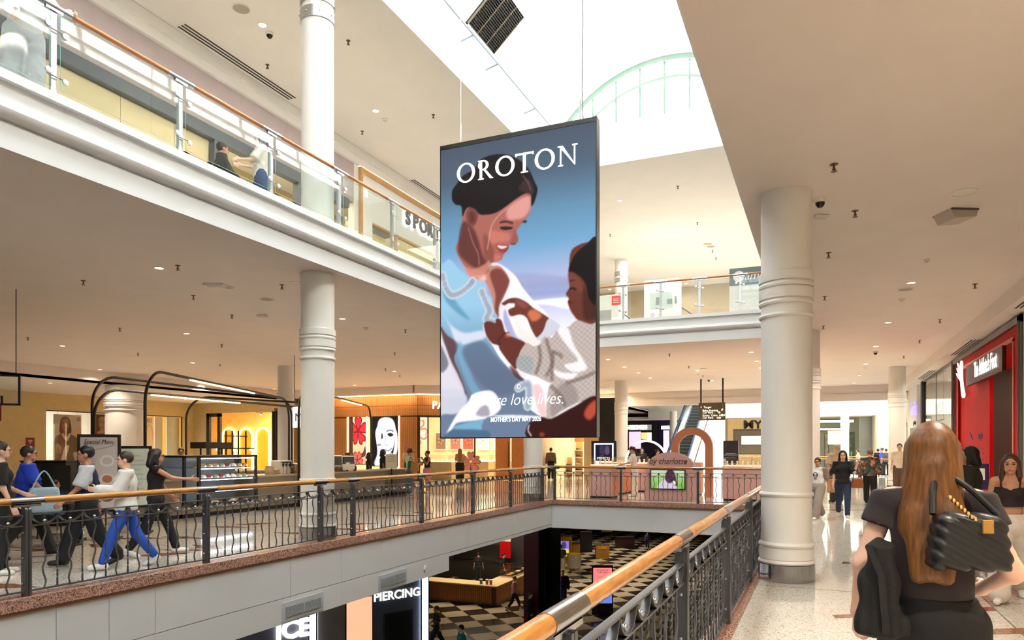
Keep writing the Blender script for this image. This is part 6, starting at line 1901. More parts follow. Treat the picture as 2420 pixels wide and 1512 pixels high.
for fy, ang_ in ((.42, PI / 4), (.72, -PI / 2)):
    cx_, cz_ = a[0] + W_ * .88, a[2] - (a[2] - b[2]) * fy
    MB().strip([(cx_ - .05 * math.cos(ang_), YS - .008, cz_ - .05 * math.sin(ang_)), (cx_ + .05 * math.cos(ang_), YS - .008, cz_ + .05 * math.sin(ang_))], (0, .006, 0), .016).build('arrow_shaft', SW_, t)
    MB().prism([(cx_ + .07 * math.cos(ang_), cz_ + .07 * math.sin(ang_)), (cx_ + .05 * math.cos(ang_ + 1.6), cz_ + .05 * math.sin(ang_ + 1.6)), (cx_ + .05 * math.cos(ang_ - 1.6), cz_ + .05 * math.sin(ang_ - 1.6))], lambda p_, q_, d: (p_, d, q_), YS - .012, YS - .004).build('arrow_head', SW_, t)
for fx, fy, c_ in ((.78, .57, (250, 210, 120)), (.72, .87, (250, 150, 110)), (.8, .87, (200, 190, 170))):
    MB().prism(ell(a[0] + W_ * fx, a[2] - (a[2] - b[2]) * fy, .045, .045, 14), lambda p_, q_, d: (p_, d, q_), YS - .012, YS - .004).build('level_dot', lamp_mat('dot_%d' % c_[2], c_, 1.2), t)

# escalator going up behind the arch
EX0, EX1 = -8.65, -7.35; EY0, EY1 = 43.0, 53.5
t = thing('escalator', 'steep escalator with glass sides rising behind the pink arch', 'escalator', ((EX0 + EX1) / 2, EY0, 0))
STEP = mat('escalator_step', (70, 80, 84), .4); ESW = mat('escalator_white', (236, 240, 244), .4)
run, n = EY1 - EY0, 26
for i in range(n):
    y_ = EY0 + run * i / n; z_ = 5.6 * i / n
    B(EX0 + .2, EX1 - .2, y_, y_ + run / n + .1, z_ - .02, z_ + 5.6 / n).build('step', STEP, t, smooth=False)
    B(EX0 + .2, EX1 - .2, y_ - .006, y_, z_ + 5.6 / n - .03, z_ + 5.6 / n).build('step_edge', mat('step_edge_pale', (140, 148, 150), .4), t, smooth=False)
for sx, x in ((-1, EX0), (1, EX1)):
    MB().prism([(EY0 - .8, 0), (EY0, 0), (EY1, 5.3), (EY1, 5.9), (EY0 - .2, .35), (EY0 - .8, .3)], lambda a_, b_, d: (d, a_, b_), x - .1 if sx < 0 else x - .12, x + .12 if sx < 0 else x + .1).build('skirt', ESW, t, smooth=False)
    MB().prism([(EY0 - .6, .32), (EY0 - .1, .36), (EY1, 5.9), (EY1, 6.7), (EY0 - .1, 1.0), (EY0 - .6, .95)], lambda a_, b_, d: (d, a_, b_), x - .008, x + .008).build('glass_side', GLASSS, t, smooth=False)
    MB().strip([(x, EY0 - .9, .6), (x, EY0 - .85, .9), (x, EY0 - .3, 1.02), (x, EY0 + .1, 1.14), (x, EY1, 6.74)], (.09, 0, 0), .06).build('handrail_belt', mat('belt_dark', (40, 60, 110) if sx < 0 else (44, 50, 62), .4), t)
B(EX1 + .12, EX1 + .5, EY0, EY1, -.2, .02).build('floor_plate', STEEL, t, smooth=False)
MB().prism([(EY0 + 1.0, 0.0), (EY1, 0.0), (EY1, 5.2), (EY0 + .6, .1)], lambda a_, b_, d: (d, a_, b_), EX1 + .12, EX1 + .9).build('cladding', ESW, t, smooth=False)

# second void with its railings
v2 = st('wall_void_second', MB().box(-5, 4.5, 58, 58.3, -1.0, -.02).box(-5.3, -5, 45, 58, -1, -.02).box(4.5, 4.8, 45, 58, -1, -.02), FASC2, 'white slab faces of the second void further along', 'wall')
for lab, o_, ang_, L_ in (('far railing on the near side of the second void', (-5.0, 44.9, 0), 0, 9.4), ('far railing on the opposite side of the second void', (-5.0, 58.1, 0), 0, 9.4)):
    t = thing('railing', lab, 'railing', o_, ang_)
    MB().tube([(0, 0, 1.05), (L_, 0, 1.05)], .04, 10).build('handrail', WOODX, t, local=True)
    for zz in (.05, .77, .88): MB().box(0, L_, -.02, .02, zz, zz + .014).build('bar', GREYM, t, local=True, smooth=False)
    k = 0.0
    while k < L_: MB().box(k - .035, k + .035, -.04, .04, 0, 1.0).build('post', GREYM, t, local=True, smooth=False); k += 2.3
    me = MB().tube([(0, 0, .05), (0, 0, .77)], .011, 5).mesh('baluster', GREYM)
    for i in range(int(L_ / .16)): obj('baluster', me, t, (.08 + i * .16, 0, 0))

# second atrium: far upper fascia, ceilings
st('wall_atrium_far', MB().box(-14, 14, 62, 62.3, 4.25, 6.7), FASC, 'bright white upper fascia at the far atrium', 'wall')
st('ceiling', MB().box(-27, 14, 62.3, 78, 4.3, 4.45), CEILM, 'ceiling under the far atrium fascia', 'ceiling')
st('wall_atrium_left', MB().box(-14.2, -14, 39.7, 78, ZC, ZT), FASC, 'white left wall of the far atrium', 'wall')
st('ceiling', MB().box(-14, -7, 39.5, 78, ZT, ZT + .1).box(3, 14, 39.5, 78, ZT, ZT + .1).box(-7, 3, 39.5, 45, ZT, ZT + .1).box(-7, 3, 59, 78, ZT, ZT + .1), CEIL, 'white roof of the far atrium around its skylight', 'ceiling')
st('window_7', B(-7, 3, 45, 59, ZT + .02, ZT + .03), GLASSS, 'pale translucent skylight over the far atrium', 'skylight')
area_light('atrium_portal', (-2, 52, ZT + .2), (0, 0, 0), 10, 14, 1, portal=True)
st('floor', MB().box(-14, -9, 39.5, 62, ZC + .25, ZU), UF, 'upper level floor strip at the far atrium', 'floor')

# far shopfronts (y = 66)
YQ = 66.0
def shop_block(px0, px1, m, label, z1=4.3, Y=YQ, dep=.3, z0=0.0):
    x0, x1 = xk(px0, Y), xk(px1, Y)
    o = st('wall_shopfront', B(x0, x1, Y, Y + dep, z0, z1), m, label, 'shopfront')
    return o, x0, x1
NAVY = mat('shop_navy', (20, 18, 40), .4); SKORANGE = mat('shop_orange', (236, 160, 40), .5); PURP = mat('shop_purple', (70, 40, 170), .4)
shop_block(1380, 1500, mat('shop_black', (24, 24, 26), .4), 'black shopfront at the left of the far shops')
o, x0, x1 = shop_block(1500, 1555, NAVY, 'dark front of the far sports shoe shop', 4.3)
def glow_panel(name, px0, px1, py0, py1, Y, m, label, cat='sign', paint=None):
    a = ony(px0, py0, Y); b = ony(px1, py1, Y)
    t = thing(name, label, cat, ((a[0] + b[0]) / 2, Y, b[2]))
    B(a[0], b[0], Y - .06, Y, b[2], a[2]).build('panel', m, t, smooth=False)
    B(a[0] - .05, b[0] + .05, Y - .04, Y - .005, b[2] - .05, a[2] + .05).build('frame', KICK, t, smooth=False)
    return t, a, b
t, a, b = glow_panel('shop_sign', 1487, 1540, 1004, 1016, YQ, lamp_mat('sign_dark_purple', (60, 40, 90), .3), 'white glowing letters of the far sports shoe shop')
text('lettering', 'SKECHERS', .52, SIGNW, t, ((a[0] + b[0]) / 2 - .3, YQ - .1, (a[2] + b[2]) / 2), FACE_CAM, extrude=.02, bold=.01, wide=.8)
glow_panel('shop_window', 1487, 1515, 1020, 1060, YQ, lamp_mat('win_violet', (214, 150, 230), 1.6), 'violet lit window of the far sports shoe shop', 'window')
glow_panel('shop_window', 1516, 1528, 1022, 1038, YQ, lamp_mat('win_orange', (255, 170, 40), 1.4), 'orange lit panel in the far sports shoe shop', 'window')
glow_panel('shop_window', 1529, 1540, 1022, 1040, YQ, lamp_mat('win_white', (255, 255, 255), 1.8), 'white lit panel in the far sports shoe shop', 'window')
shop_block(1557, 1590, mat('shop_blue_dark', (26, 22, 70), .35), 'dark blue shopfront with violet glow')
glow_panel('shop_sign', 1563, 1584, 1006, 1014, YQ, SIGNW, 'small white glowing sign on the dark blue shopfront')
glow_panel('shop_window', 1568, 1582, 1017, 1068, YQ, lamp_mat('win_lilac', (170, 160, 255), 1.5), 'tall lilac lit window of the dark blue shopfront', 'window')
shop_block(1590, 1612, mat('shop_grey', (74, 76, 80), .4), 'grey narrow shopfront next to the dark blue one')
shop_block(1612, 1720, mat('shop_tan', (176, 150, 110), .6), 'tan wall behind the escalator')
o, x0, x1 = shop_block(1720, 1850, mat('dept_cream', (226, 196, 140), .5), 'cream front of the far department store')
tm = thing('shop_sign', 'large black letters MY on the far department store', 'sign', (xk(1790, YQ), YQ - .05, 3.3))
text('lettering', 'MYER', 1.0, BLACK, tm, (xk(1797, YQ), YQ - .06, 3.75), FACE_CAM, extrude=.03, bold=.03, wide=1.15)
glow_panel('shop_window', 1735, 1850, 1016, 1072, YQ, mat('dept_inside', (120, 104, 84), .5), 'open front of the far department store', 'window')
glow_panel('shop_window', 1752, 1800, 1030, 1050, YQ - .08, lamp_mat('dept_glow', (255, 226, 170), 1.0), 'warm lit display in the far department store', 'window')
shop_block(1850, 1930, WHITE, 'white wall between the far shops')
o, x0, x1 = shop_block(1930, 2030, mat('shop_sage', (120, 124, 104), .5), 'sage green interior of the far homeware shop')
glow_panel('shop_window', 1956, 1990, 1018, 1050, YQ - .1, lamp_mat('win_amber', (255, 210, 110), 1.5), 'amber lit poster in the far homeware shop', 'poster')
glow_panel('shop_light', 1932, 1998, 1012, 1016, YQ, SIGNW, 'long white light bar in the far homeware shop', 'light')
glow_panel('shop_light', 1932, 2018, 993, 998, YQ, lamp_mat('win_cream', (255, 250, 226), 1.4), 'pale light band over the far homeware shop', 'light')
glow_panel('display_shelf', 1950, 1957, 1025, 1101, YQ, mat('shelf_mixed', (150, 130, 110), .5, noise=(6, .5)), 'narrow shelf of goods in the far homeware shop', 'shelf'); glow_panel('display_shelf', 1996, 2018, 1022, 1101, YQ, mat('shelf_plants', (70, 84, 50), .5, noise=(5, .6)), 'shelf of plants in the far homeware shop', 'shelf')
shop_block(2030, 2064, mat('shop_mirror_grey', (150, 156, 154), .25), 'grey glass corner of the far shops')
o, x0, x1 = shop_block(2064, 2110, mat('shop_brown', (150, 104, 74), .6), 'brown wall of the far cosmetics shop')
t, a, b = glow_panel('shop_sign', 2066, 2108, 1003, 1013, YQ, lamp_mat('sign_yellow', (255, 232, 150), 1.5), 'cream glowing sign of the far brown shop')
text('lettering', 'PASSIONET', .36, mat('letter_white_glow', (255, 255, 255), .5, emit=(255, 255, 250), es=4), t, ((a[0] + b[0]) / 2, YQ - .1, (a[2] + b[2]) / 2), FACE_CAM, extrude=.02, wide=.75)
shop_block(2110, 2320, WHITE, 'white wall at the far right end')
# dark shop and lit screen left of the kiosk
YM = 36.0
o, x0, x1 = shop_block(1415, 1456, mat('shop_charcoal', (30, 32, 36), .4), 'charcoal shopfront panel left of the cream column', 4.3, YM)
shop_block(1380, 1415, mat('shop_cream', (228, 200, 150), .5), 'cream shopfront pier beside the shoe shelves', 4.6, YM)
pt = Paint(30, 26, 0, 1, 0, .85, (14, 16, 40))
pt.fill([(.25, .1), (.5, .05), (.55, .5), (.3, .5)], (60, 50, 80), .9, 1); pt.fill([(.6, .1), (.8, .1), (.85, .45), (.6, .5)], (110, 90, 110), .8, 1)
a = ony(1404, 1047, 29.5); b = ony(1450, 1086, 29.5)
t = thing('shop_screen', 'lit screen with white border left of the kiosk', 'screen', ((a[0] + b[0]) / 2, 29.5, 0))
B(a[0] - .12, b[0] + .12, 29.5, 29.62, .3, a[2] + .1).build('case', NAVY, t, smooth=False); B(a[0] - .2, b[0] + .2, 29.4, 29.8, 0, .3).build('base', KICK, t, smooth=False)
B(a[0], b[0], 29.49, 29.5, b[2] - .3, a[2]).build('border', lamp_mat('border_white', (235, 240, 255), 1.2), t, smooth=False)
picture('picture', pt, PIC_SCREEN, t, (a[0] + .06, 29.484, a[2] - .06), (1, 0, 0), (0, 0, 1), b[0] - a[0] - .12, a[2] - b[2])
text('lettering', 'MIMCO', .17, SIGNW, t, ((a[0] + b[0]) / 2, 29.478, b[2] + .05), FACE_CAM, extrude=.003)
# black information totem by the escalator
a = ony(1709, 1041, 31.0); b = ony(1745, 1096, 31.0)
t = thing('info_totem', 'black information totem right of the escalator', 'totem', ((a[0] + b[0]) / 2, 31, 0))
MB().bbox(a[0], b[0], 31, 31.2, .05, a[2], .015).build('body', mat('totem_black', (32, 32, 38), .3), t); B(a[0] - .05, b[0] + .05, 30.95, 31.25, 0, .05).build('base', STEEL, t, smooth=False)
for k, (zz, ww) in enumerate(((1.42, .2), (1.36, .3), (1.0, .26), (.94, .28))): B((a[0] + b[0]) / 2 - ww, (a[0] + b[0]) / 2 + ww, 30.992, 30.999, zz, zz + .02).build('text_line', mat('totem_text', (150, 150, 156), .5), t, smooth=False)

# shoe shop between the corner column and the kiosk
YSH = 41.0
st('wall_shoe_shop', B(-15.5, xk(1392, YSH) + .3, YSH, YSH + .2, 0, ZC), mat('shoe_shop_honey', (226, 178, 96), .6), 'honey coloured back wall of the shoe shop', 'wall')
area_light('shoe_shop_light', (-12.5, 38.8, 4.6), (0, 0, 0), 5, 3, 330, (1, .84, .58))
SHC = [(40, 30, 28), (150, 70, 40), (90, 60, 44), (196, 160, 120), (70, 74, 84), (170, 40, 36)]
def shoe_mesh(heel):
    pts = [(-.13, .0), (-.13, .09), (-.1, .1), (-.04, .06), (.06, .045), (.13, .03), (.14, .0)]
    mb = MB().prism(pts, lambda a_, b_, d: (a_, d, b_ + (.05 if heel else 0)), -.04, .04)
    if heel: mb.box(-.13, -.11, -.015, .015, 0, .06)
    return mb
shoe_me = {}
for k, c_ in enumerate(SHC):
    shoe_me[k] = shoe_mesh(k % 2 == 0).mesh('shoe', mat('shoe_%d' % k, c_, .4))
def shoe_rack(px0, px1, Y, label, zs, glow=False):
    x0, x1 = xk(px0, Y), xk(px1, Y)
    t = thing('shoe_rack', label, 'shelf unit', ((x0 + x1) / 2, Y, 0))
    B(x0, x1, Y + .3, Y + .34, 0, zs[-1] + .5).build('back', mat('rack_honey', (236, 190, 110), .5), t, smooth=False)
    for x in (x0 - .03, x1): B(x, x + .03, Y, Y + .34, 0, zs[-1] + .5).build('side', WHITE, t, smooth=False)
    r2 = random.Random(int(px0)); rows = ['lowest', 'second', 'third', 'fourth', 'fifth', 'sixth']
    for i, z in enumerate(zs):
        s_ = B(x0, x1, Y, Y + .3, z - .025, z).build('shelf', WHITE, t, smooth=False)
        n = int((x1 - x0) / .34)
        for j in range(n):
            k = r2.randrange(6)
            sh_ = thing('shoe', 'single display shoe on the racks of the shoe shop', 'shoe', (x0 + .18 + j * .34, Y + .15, z), group='display shoes in the shoe shop')
            sh_.rotation_euler.z = r2.choice((0, .4, -.4, PI))
            obj('upper', shoe_me[k], sh_)
shoe_rack(1293, 1338, 40.3, 'shelves of shoes on the back wall of the shoe shop', (.35, .8, 1.25, 1.7, 2.15))
shoe_rack(1358, 1377, 40.0, 'narrow lit shoe shelves by the cream pier', (.35, .75, 1.15, 1.55))
shoe_rack(1322, 1352, 38.4, 'low white shoe display in the middle of the shoe shop', (.3, .65))

# ================================================================== BEYOND THE VOID, UPPER LEVEL
YV = 29.0
def upanel(px0, px1, py0, py1, Y, label, m, name='kiosk_wall', cat='kiosk'):
    x0, x1 = xk(px0, Y), xk(px1, Y); zt = ony(px0, py0, Y)[2]
    t = thing(name, label, cat, ((x0 + x1) / 2, Y + .3, ZU))
    MB().bbox(x0, x1, Y, Y + .6, ZU, zt, .01).build('body', m, t)
    return t, x0, x1, zt
WK = mat('kiosk_white', (244, 246, 248), .4)
t, x0, x1, zt = upanel(1522, 1604, 664, 745, YV, 'white kiosk wall with a pale notice behind the far glass balustrade', WK)
B(x0 + .25, x1 - .25, YV - .02, YV, 7.35, 8.0).build('notice', mat('notice_aqua', (196, 214, 216), .4), t, smooth=False)
for k, (dx, w2, h2) in enumerate(((.5, .3, .3), (.95, .35, .2), (1.25, .15, .3))): B(x0 + dx, x0 + dx + w2 * .6, YV - .03, YV - .02, 7.5, 7.5 + h2).build('notice_figure', mat('figure_grey', (140, 156, 160), .5), t, smooth=False)
MB().prism(ell(x0 + .35, 7.1, .09, .09, 14), lambda a_, b_, d: (a_, d, b_), YV - .02, YV).build('emblem', mat('emblem_lilac', (190, 190, 220), .5), t)
text('lettering', 'wonder and bell', .16, mat('text_faint', (206, 210, 214), .5), t, (x0 + .95, YV - .012, 7.1), FACE_CAM, extrude=.003)
t, x0, x1, zt = upanel(1724, 1830, 636, 735, 27.0, 'white hoarding with a blue-grey sign behind the right end of the far balustrade', WK)
B(x0, x1, 26.97, 27.0, zt - .62, zt).build('sign_band', mat('band_blue_grey', (110, 126, 138), .4), t, smooth=False)
MB().prism(ell(x0 + .33, zt - .31, .2, .2, 20), lambda a_, b_, d: (a_, d, b_), 26.95, 26.97).build('logo_disc', mat('disc_white', (250, 250, 252), .4), t)
text('lettering', 'amelasol', .42, mat('text_white_plain', (246, 250, 252), .4), t, (x0 + 1.25, 26.955, zt - .32), FACE_CAM, extrude=.005, shear=.2)
t, x0, x1, zt = upanel(1405, 1462, 700, 745, 27.5, 'white counter kiosk with a red square sign behind the far balustrade', WK)
B(x0 + .72, x0 + 1.08, 27.47, 27.5, zt - .42, zt - .06).build('red_sign', mat('sign_coral', (230, 84, 70), .5), t, smooth=False)
for k in range(3): B(x0 + .78, x0 + 1.02, 27.46, 27.47, zt - .2 - k * .07, zt - .18 - k * .07).build('sign_text', WK, t, smooth=False)
B(x0 + .1, x1 - .3, 27.48, 27.5, ZU + .4, zt - .6).build('shutter', mat('shutter_grey', (176, 178, 182), .4), t, smooth=False)
st('wall_upper_far', MB().box(-24, 14, 39.2, 39.4, 8.7, ZT), mat('wall_sand', (206, 186, 156), .7), 'sand coloured back wall of the far upper level', 'wall')
area_light('upper_far_fill', (-4, 31, 10.3), (0, 0, 0), 9, 9, 900, (1, .92, .8))  # unseen fill added so its floor bounce brightens the far upper ceiling
# upper escalator balustrades going up to the left
for k, (px, Y, lab) in enumerate(((1475, 31.5, 'glass-sided upper escalator end left of the white kiosk wall'), (1612, 31.0, 'glass-sided upper escalator end right of the white kiosk wall'))):
    x = xk(px, Y)
    t = thing('escalator_end', lab, 'escalator', (x + .7, Y, ZU))
    MB().prism([(0, 1.6), (0, .5), (1.5, .0), (2.2, .0), (2.2, .5), (1.6, .62)], lambda a_, b_, d: (x + a_, Y + d, ZU + b_), 0, .02).build('glass_side', GLASSS, t, smooth=False)
    MB().tube([(x, Y, ZU + 2.1), (x + 1.6, Y, ZU + .95), (x + 2.3, Y, ZU + .9)], .035, 8).build('handrail_belt', mat('belt_grey', (90, 92, 98), .4), t)
    MB().prism([(0, .9), (0, 0), (2.4, 0), (2.4, .25), (1.5, .3)], lambda a_, b_, d: (x + a_, Y + d, ZU + b_), .1, .4).build('skirt', WK, t, smooth=False)
t = thing('white_bench', 'low white planter wall behind the far balustrade', 'wall unit', (-3, 30, ZU)); B(-4.2, -1.2, 29.8, 30.2, ZU, 7.15).build('body', WK, t, smooth=False); B(-4.2, -1.2, 29.76, 30.24, 7.0, 7.06).build('groove', mat('groove_grey', (170, 172, 176), .5), t, smooth=False)
# ================================================================== RIGHT-HAND SHOPS
XS = 3.8
def yr(px): return onx(px, 900, XS)[1]
GREYF = mat('shopfront_alloy', (120, 122, 118), .35, .6)
ya, yb1 = 17.9, 25.9
st('wall_right', MB().box(XS, XS + .2, -16, ya - .25, 0, 4.45).box(XS, XS + .2, yr(2262) + .1, yr(2248), 0, 4.45).box(XS, XS + .2, 38.5, 66, 0, 4.45), mat('wall_ivory', (232, 218, 190), .6), 'ivory wall between the right-hand shopfronts', 'wall')
t = thing('shopfront_frame', 'dark alloy frame around the red shoe shop', 'frame', (XS, 22, 0), kind='structure')
for a in (ya - .25, yb1): B(XS - .06, XS + .15, a, a + .25, 0, 4.4).build('jamb', GREYF, t, smooth=False); B(XS - .07, XS - .055, a + .05, a + .2, .05, 4.3).build('inset', KICK, t, smooth=False)
B(XS - .06, XS + .15, ya - .25, yb1 + .25, 4.25, 4.4).build('head', GREYF, t, smooth=False)
t = thing('red_portal', 'deep red portal of the right-hand shoe shop', 'portal', (XS, 22, 0), kind='structure')
PINKR = mat('red_edge', (206, 96, 84), .4)
for a, dp in ((ya, .22), (yb1 - .55, .22)): B(XS, XS + dp, a, a + .55, 0, 4.25).build('jamb', REDM, t, smooth=False)
B(XS, XS + 1.2, ya + .55, yb1 - .55, 3.95, 4.25).build('soffit', REDM, t, smooth=False)
for a in (ya + .5, yb1 - .6): B(XS - .02, XS, a, a + .1, 0, 4.0).build('edge', PINKR, t, smooth=False)
B(XS - .02, XS, ya + .5, yb1 - .5, 3.95, 4.05).build('edge', PINKR, t, smooth=False)
SB = mat('shoe_wall_brown', (70, 44, 30), .5)
st('wall_shoe_interior', MB().box(8.6, 8.8, 10, 32, 0, 4.45).box(XS + .2, 8.6, ya - .3, ya - .2, 0, 4.45).box(XS + .2, 8.6, 26.3, 26.4, 0, 4.45), SB, 'brown interior of the red shoe shop', 'wall')
area_light('shoe_store_light', (6.2, 21.5, 4.2), (0, 0, 0), 3, 6, 260, (1, .85, .65))
# red promotional wall with small navy print
rp = thing('promo_panel', 'tall red panel with navy print inside the shoe shop portal', 'panel', (3.9, 23.4, 0), kind='structure')
B(3.86, 3.95, 21.2, 25.34, 0, 3.95).build('board', REDM, rp, smooth=False)
NAVYP = mat('print_navy', (40, 24, 80), .5)
text('brand_text', 'sayphi', .26, NAVYP, rp, (3.85, 22.3, 1.98), FACE_NX, extrude=.002)
MB().prism([(23.75, 2.1), (23.5, 1.95), (23.55, 2.02), (23.35, 1.88), (23.6, 1.9)], lambda a, b, d: (d, a, b), 3.845, 3.858).build('bird_mark', NAVYP, rp)
for k in range(5): B(3.85, 3.859, 21.9 + .06 * k, 23.6, 1.62 - k * .14, 1.645 - k * .14).build('text_line', NAVYP, rp, smooth=False)
# sign
ts = thing('shop_sign', 'white glowing winged-foot sign over the red shoe shop', 'sign', (XS - .1, 22, 3.4))
text('lettering', "The Athlete's Foot", .56, SIGNW, ts, (XS - .16, yr(2345), 3.66), FACE_NX, extrude=.004, bold=.004, wide=.62)
wy = yr(2289); wz = 3.35
for i in range(3):
    MB().prism([(.02, .3 + i * .12), (.32 - i * .04, .5 + i * .14), (.28 - i * .04, .42 + i * .12), (.02, .2 + i * .12)], lambda a, b, d: (d, wy + a * 2.3, wz + b), XS - .2, XS - .17).build('wing', SIGNW, ts)
MB().prism(cr([(.02, .75), (-.12, .7), (-.12, .3), (-.2, 0), (-.3, -.2), (-.26, -.3), (-.1, -.25), (0, .1), (.05, .4)], 3), lambda a, b, d: (d, wy + a * 2.0, wz + b), XS - .2, XS - .17).build('foot', SIGNW, ts)
B(XS - .14, XS - .06, yr(2386), yr(2297), 3.36, 3.92).build('back_bar', mat('sign_bar_maroon', (70, 20, 26), .4), ts, smooth=False)
# sneakers on the back wall
XN = 8.2
def yn(px): return onx(px, 1000, XN)[1]
rk = thing('sneaker_wall', 'dark sneaker wall headed RUN inside the red shoe shop', 'shelf unit', (XN, yn(2372), 0))
B(XN + .05, XN + .12, yn(2398), yn(2352), 0, 2.55).build('back', mat('sneaker_wall_dark', (36, 30, 28), .5), rk, smooth=False)
text('lettering', 'RUN', .42, mat('text_cream', (232, 214, 180), .5, emit=(232, 214, 180), es=.6), rk, (XN + .03, yn(2378), 2.3), FACE_NX, extrude=.01)
SNK = MB()
SNK.prism(cr([(-.15, .02), (-.15, .1), (-.08, .13), (-.02, .09), (.08, .06), (.15, .04), (.15, .02)], 3), lambda a, b, d: (d, -a, b), -.045, .045)
SOL = MB().bbox(-.05, .05, -.155, .155, 0, .025, .006).mesh('sole', mat('sole_white', (240, 236, 228), .5))
SNM = SNK.mesh('upper', mat('sneaker_cream', (236, 206, 164), .5)); SNM2 = SNK.mesh('upper', mat('sneaker_grey', (170, 170, 172), .5))
for r_, z in enumerate((.7, 1.05, 1.4, 1.75, 2.0)):
    B(XN - .12, XN + .05, yn(2396), yn(2354), z - .03, z - .005).build('shelf', mat('shelf_lit', (250, 214, 160), .5, emit=(255, 210, 150), es=.5), rk, smooth=False)
    for c in range(5):
        y_ = yn(2392) + .2 + c * .42
        s_ = thing('sneaker', 'single sneaker on the lit shelves of the sneaker wall', 'shoe', (XN - .05, y_, z - .005), group='sneakers on the lit shelves')
        obj('upper', SNM2 if (r_ == 4) else SNM, s_, (0, 0, .02)); obj('sole', SOL, s_)
t = thing('poster_column', 'narrow blue-grey poster panel beside the promotional wall', 'poster', (4.6, 20.9, 0))
pp = Paint(16, 80, 0, 1, 0, 5, (70, 84, 120)); pp.fill([(0, 1), (1, .6), (1, 2.2), (0, 2.6)], (190, 200, 214), .8, 2); pp.fill([(0, 3), (1, 2.8), (1, 4), (0, 4.4)], (200, 140, 60), .7, 2)
B(4.6, 4.65, 20.7, 21.15, 0, 3.1).build('board', DARKG, t, smooth=False); picture('print', pp, PIC_PRINT, t, (4.595, 21.15, 3.05), (0, -1, 0), (0, 0, 1), .45, 3.0)
for i, (xx, yy) in enumerate(((4.4, 20.2), (5.0, 23.0))):
    t = thing('downlight', 'round downlight in the red soffit of the shoe shop', 'downlight', (xx, yy, 3.95), group='downlights in the red soffit')
    obj('trim_ring', list(_dl.values())[0][0], t); obj('lens', list(_dl.values())[0][1], t); spot('downlight_beam', (0, 0, -.03), 40, parent=t)
# small standing sign in front of the red wall
p = at(2317, 15.5); t = thing('floor_sign', 'small navy standing sign in front of the red panel', 'sign', (p[0], p[1], 0), -.6)
MB().box(-.16, .16, -.02, .02, .75, 1.3).build('panel', NAVYP, t, local=True, smooth=False); MB().tube([(0, 0, 0), (0, 0, .75)], .02, 8).build('pole', BLACK, t, local=True); MB().lathe([(.16, 0), (.16, .02), (.02, .03)], 14).build('base', BLACK, t, local=True); MB().box(-.1, .1, -.026, -.02, .95, 1.2).build('label', WHITE, t, local=True, smooth=False)

# clear glass shopfront further along
y0, y1 = yr(2248) + .05, yr(2182)
t = thing('window_8', 'clear glass shopfront with hanging letters on the right', 'window', (XS, (y0 + y1) / 2, 0), kind='structure')
B(XS + .02, XS + .032, y0, y1, 0, 4.4).build('pane', GLASSS, t, smooth=False)
for a in (y1, ): B(XS - .05, XS + .12, a, a + .45, 0, 4.4).build('post', KICK, t, smooth=False)
B(XS, XS + .08, y0, y1, 4.36, 4.42).build('head', GREYF, t, smooth=False); B(XS + .01, XS + .04, (y0 + y1) / 2 - .01, (y0 + y1) / 2 + .01, 0, 4.4).build('joint', GREYF, t, smooth=False)
ts = thing('shop_sign', 'brown hanging capital letters behind the clear shopfront glass', 'sign', (XS + .4, 29, 3))
text('lettering', 'BEETSON', .62, mat('letter_tan', (112, 84, 64), .5), ts, (XS + .4, 32.0, 3.2), FACE_NX, extrude=.02, wide=.8)
B(XS + .38, XS + .42, 31.0, 33.0, 2.72, 2.76).build('rail', KICK, ts, smooth=False)
for y_ in (31.1, 32.9): MB().tube([(XS + .4, y_, 2.74), (XS + .4, y_, 4.45)], .01, 6).build('rod', KICK, ts)
st('wall_glass_shop', MB().box(8.6, 8.7, 26.5, 38, 0, 4.45).box(XS + .2, 8.6, y1 + .5, y1 + .6, 0, 4.45), mat('shop_pale', (232, 226, 210), .6), 'pale interior of the clear glass shop', 'wall')
area_light('glass_shop_light', (6.2, 30, 4.3), (0, 0, 0), 3.5, 5, 330, (1, .94, .82))
for z, lab in ((1.0, 'low lit shelf inside the clear glass shop'), (1.9, 'upper lit shelf inside the clear glass shop')):
    t = thing('lit_shelf', lab, 'shelf', (8.3, 30, z)); B(8.2, 8.58, 27, 33, z, z + .05).build('board', WHITE, t, smooth=False); B(8.2, 8.22, 27, 33, z - .03, z).build('light_strip', LEDW, t, smooth=False)
# next shop with violet letters, white arched shelf
y0, y1 = yr(2168), 38.5
st('wall_shopfront', MB().box(XS, XS + .2, y0 + .3, y1, 2.6, 4.45).box(XS, XS + .2, y0 + .3, y0 + .5, 0, 2.6).box(XS, XS + .2, y1 - .2, y1, 0, 2.6), WHITE, 'white front of the shop with violet letters', 'shopfront')
ts = thing('shop_sign', 'violet script letters on the white shopfront at the far right', 'sign', (XS - .05, 36.3, 3.2)); text('lettering', 'lovisa', .9, lamp_mat('violet_glow', (110, 90, 220), 1.2), ts, (XS - .05, 36.3, 3.4), FACE_NX, extrude=.03)
text('tagline', 'jewellery', .25, INK, ts, (XS - .02, 36.3, 2.8), FACE_NX, extrude=.01)
yc = 40.3
t = thing('arched_shelf', 'white arched shelf unit at the far right', 'shelf unit', (XS - .05, yc, 0))
o_ = [(-.9, 0)] + [(.9 * math.cos(PI - PI * i / 12), 2.3 + .9 * math.sin(PI * i / 12)) for i in range(13)] + [(.9, 0)]; i_ = [(a * .9, b * .97 if b > 0 else 0) for a, b in o_]
mb = MB()
for k in range(len(o_) - 1): mb.prism([o_[k], o_[k + 1], i_[k + 1], i_[k]], lambda a, b, d: (XS + d, yc + a, b), -.3, 0)
mb.build('arch_frame', WHITE, t)
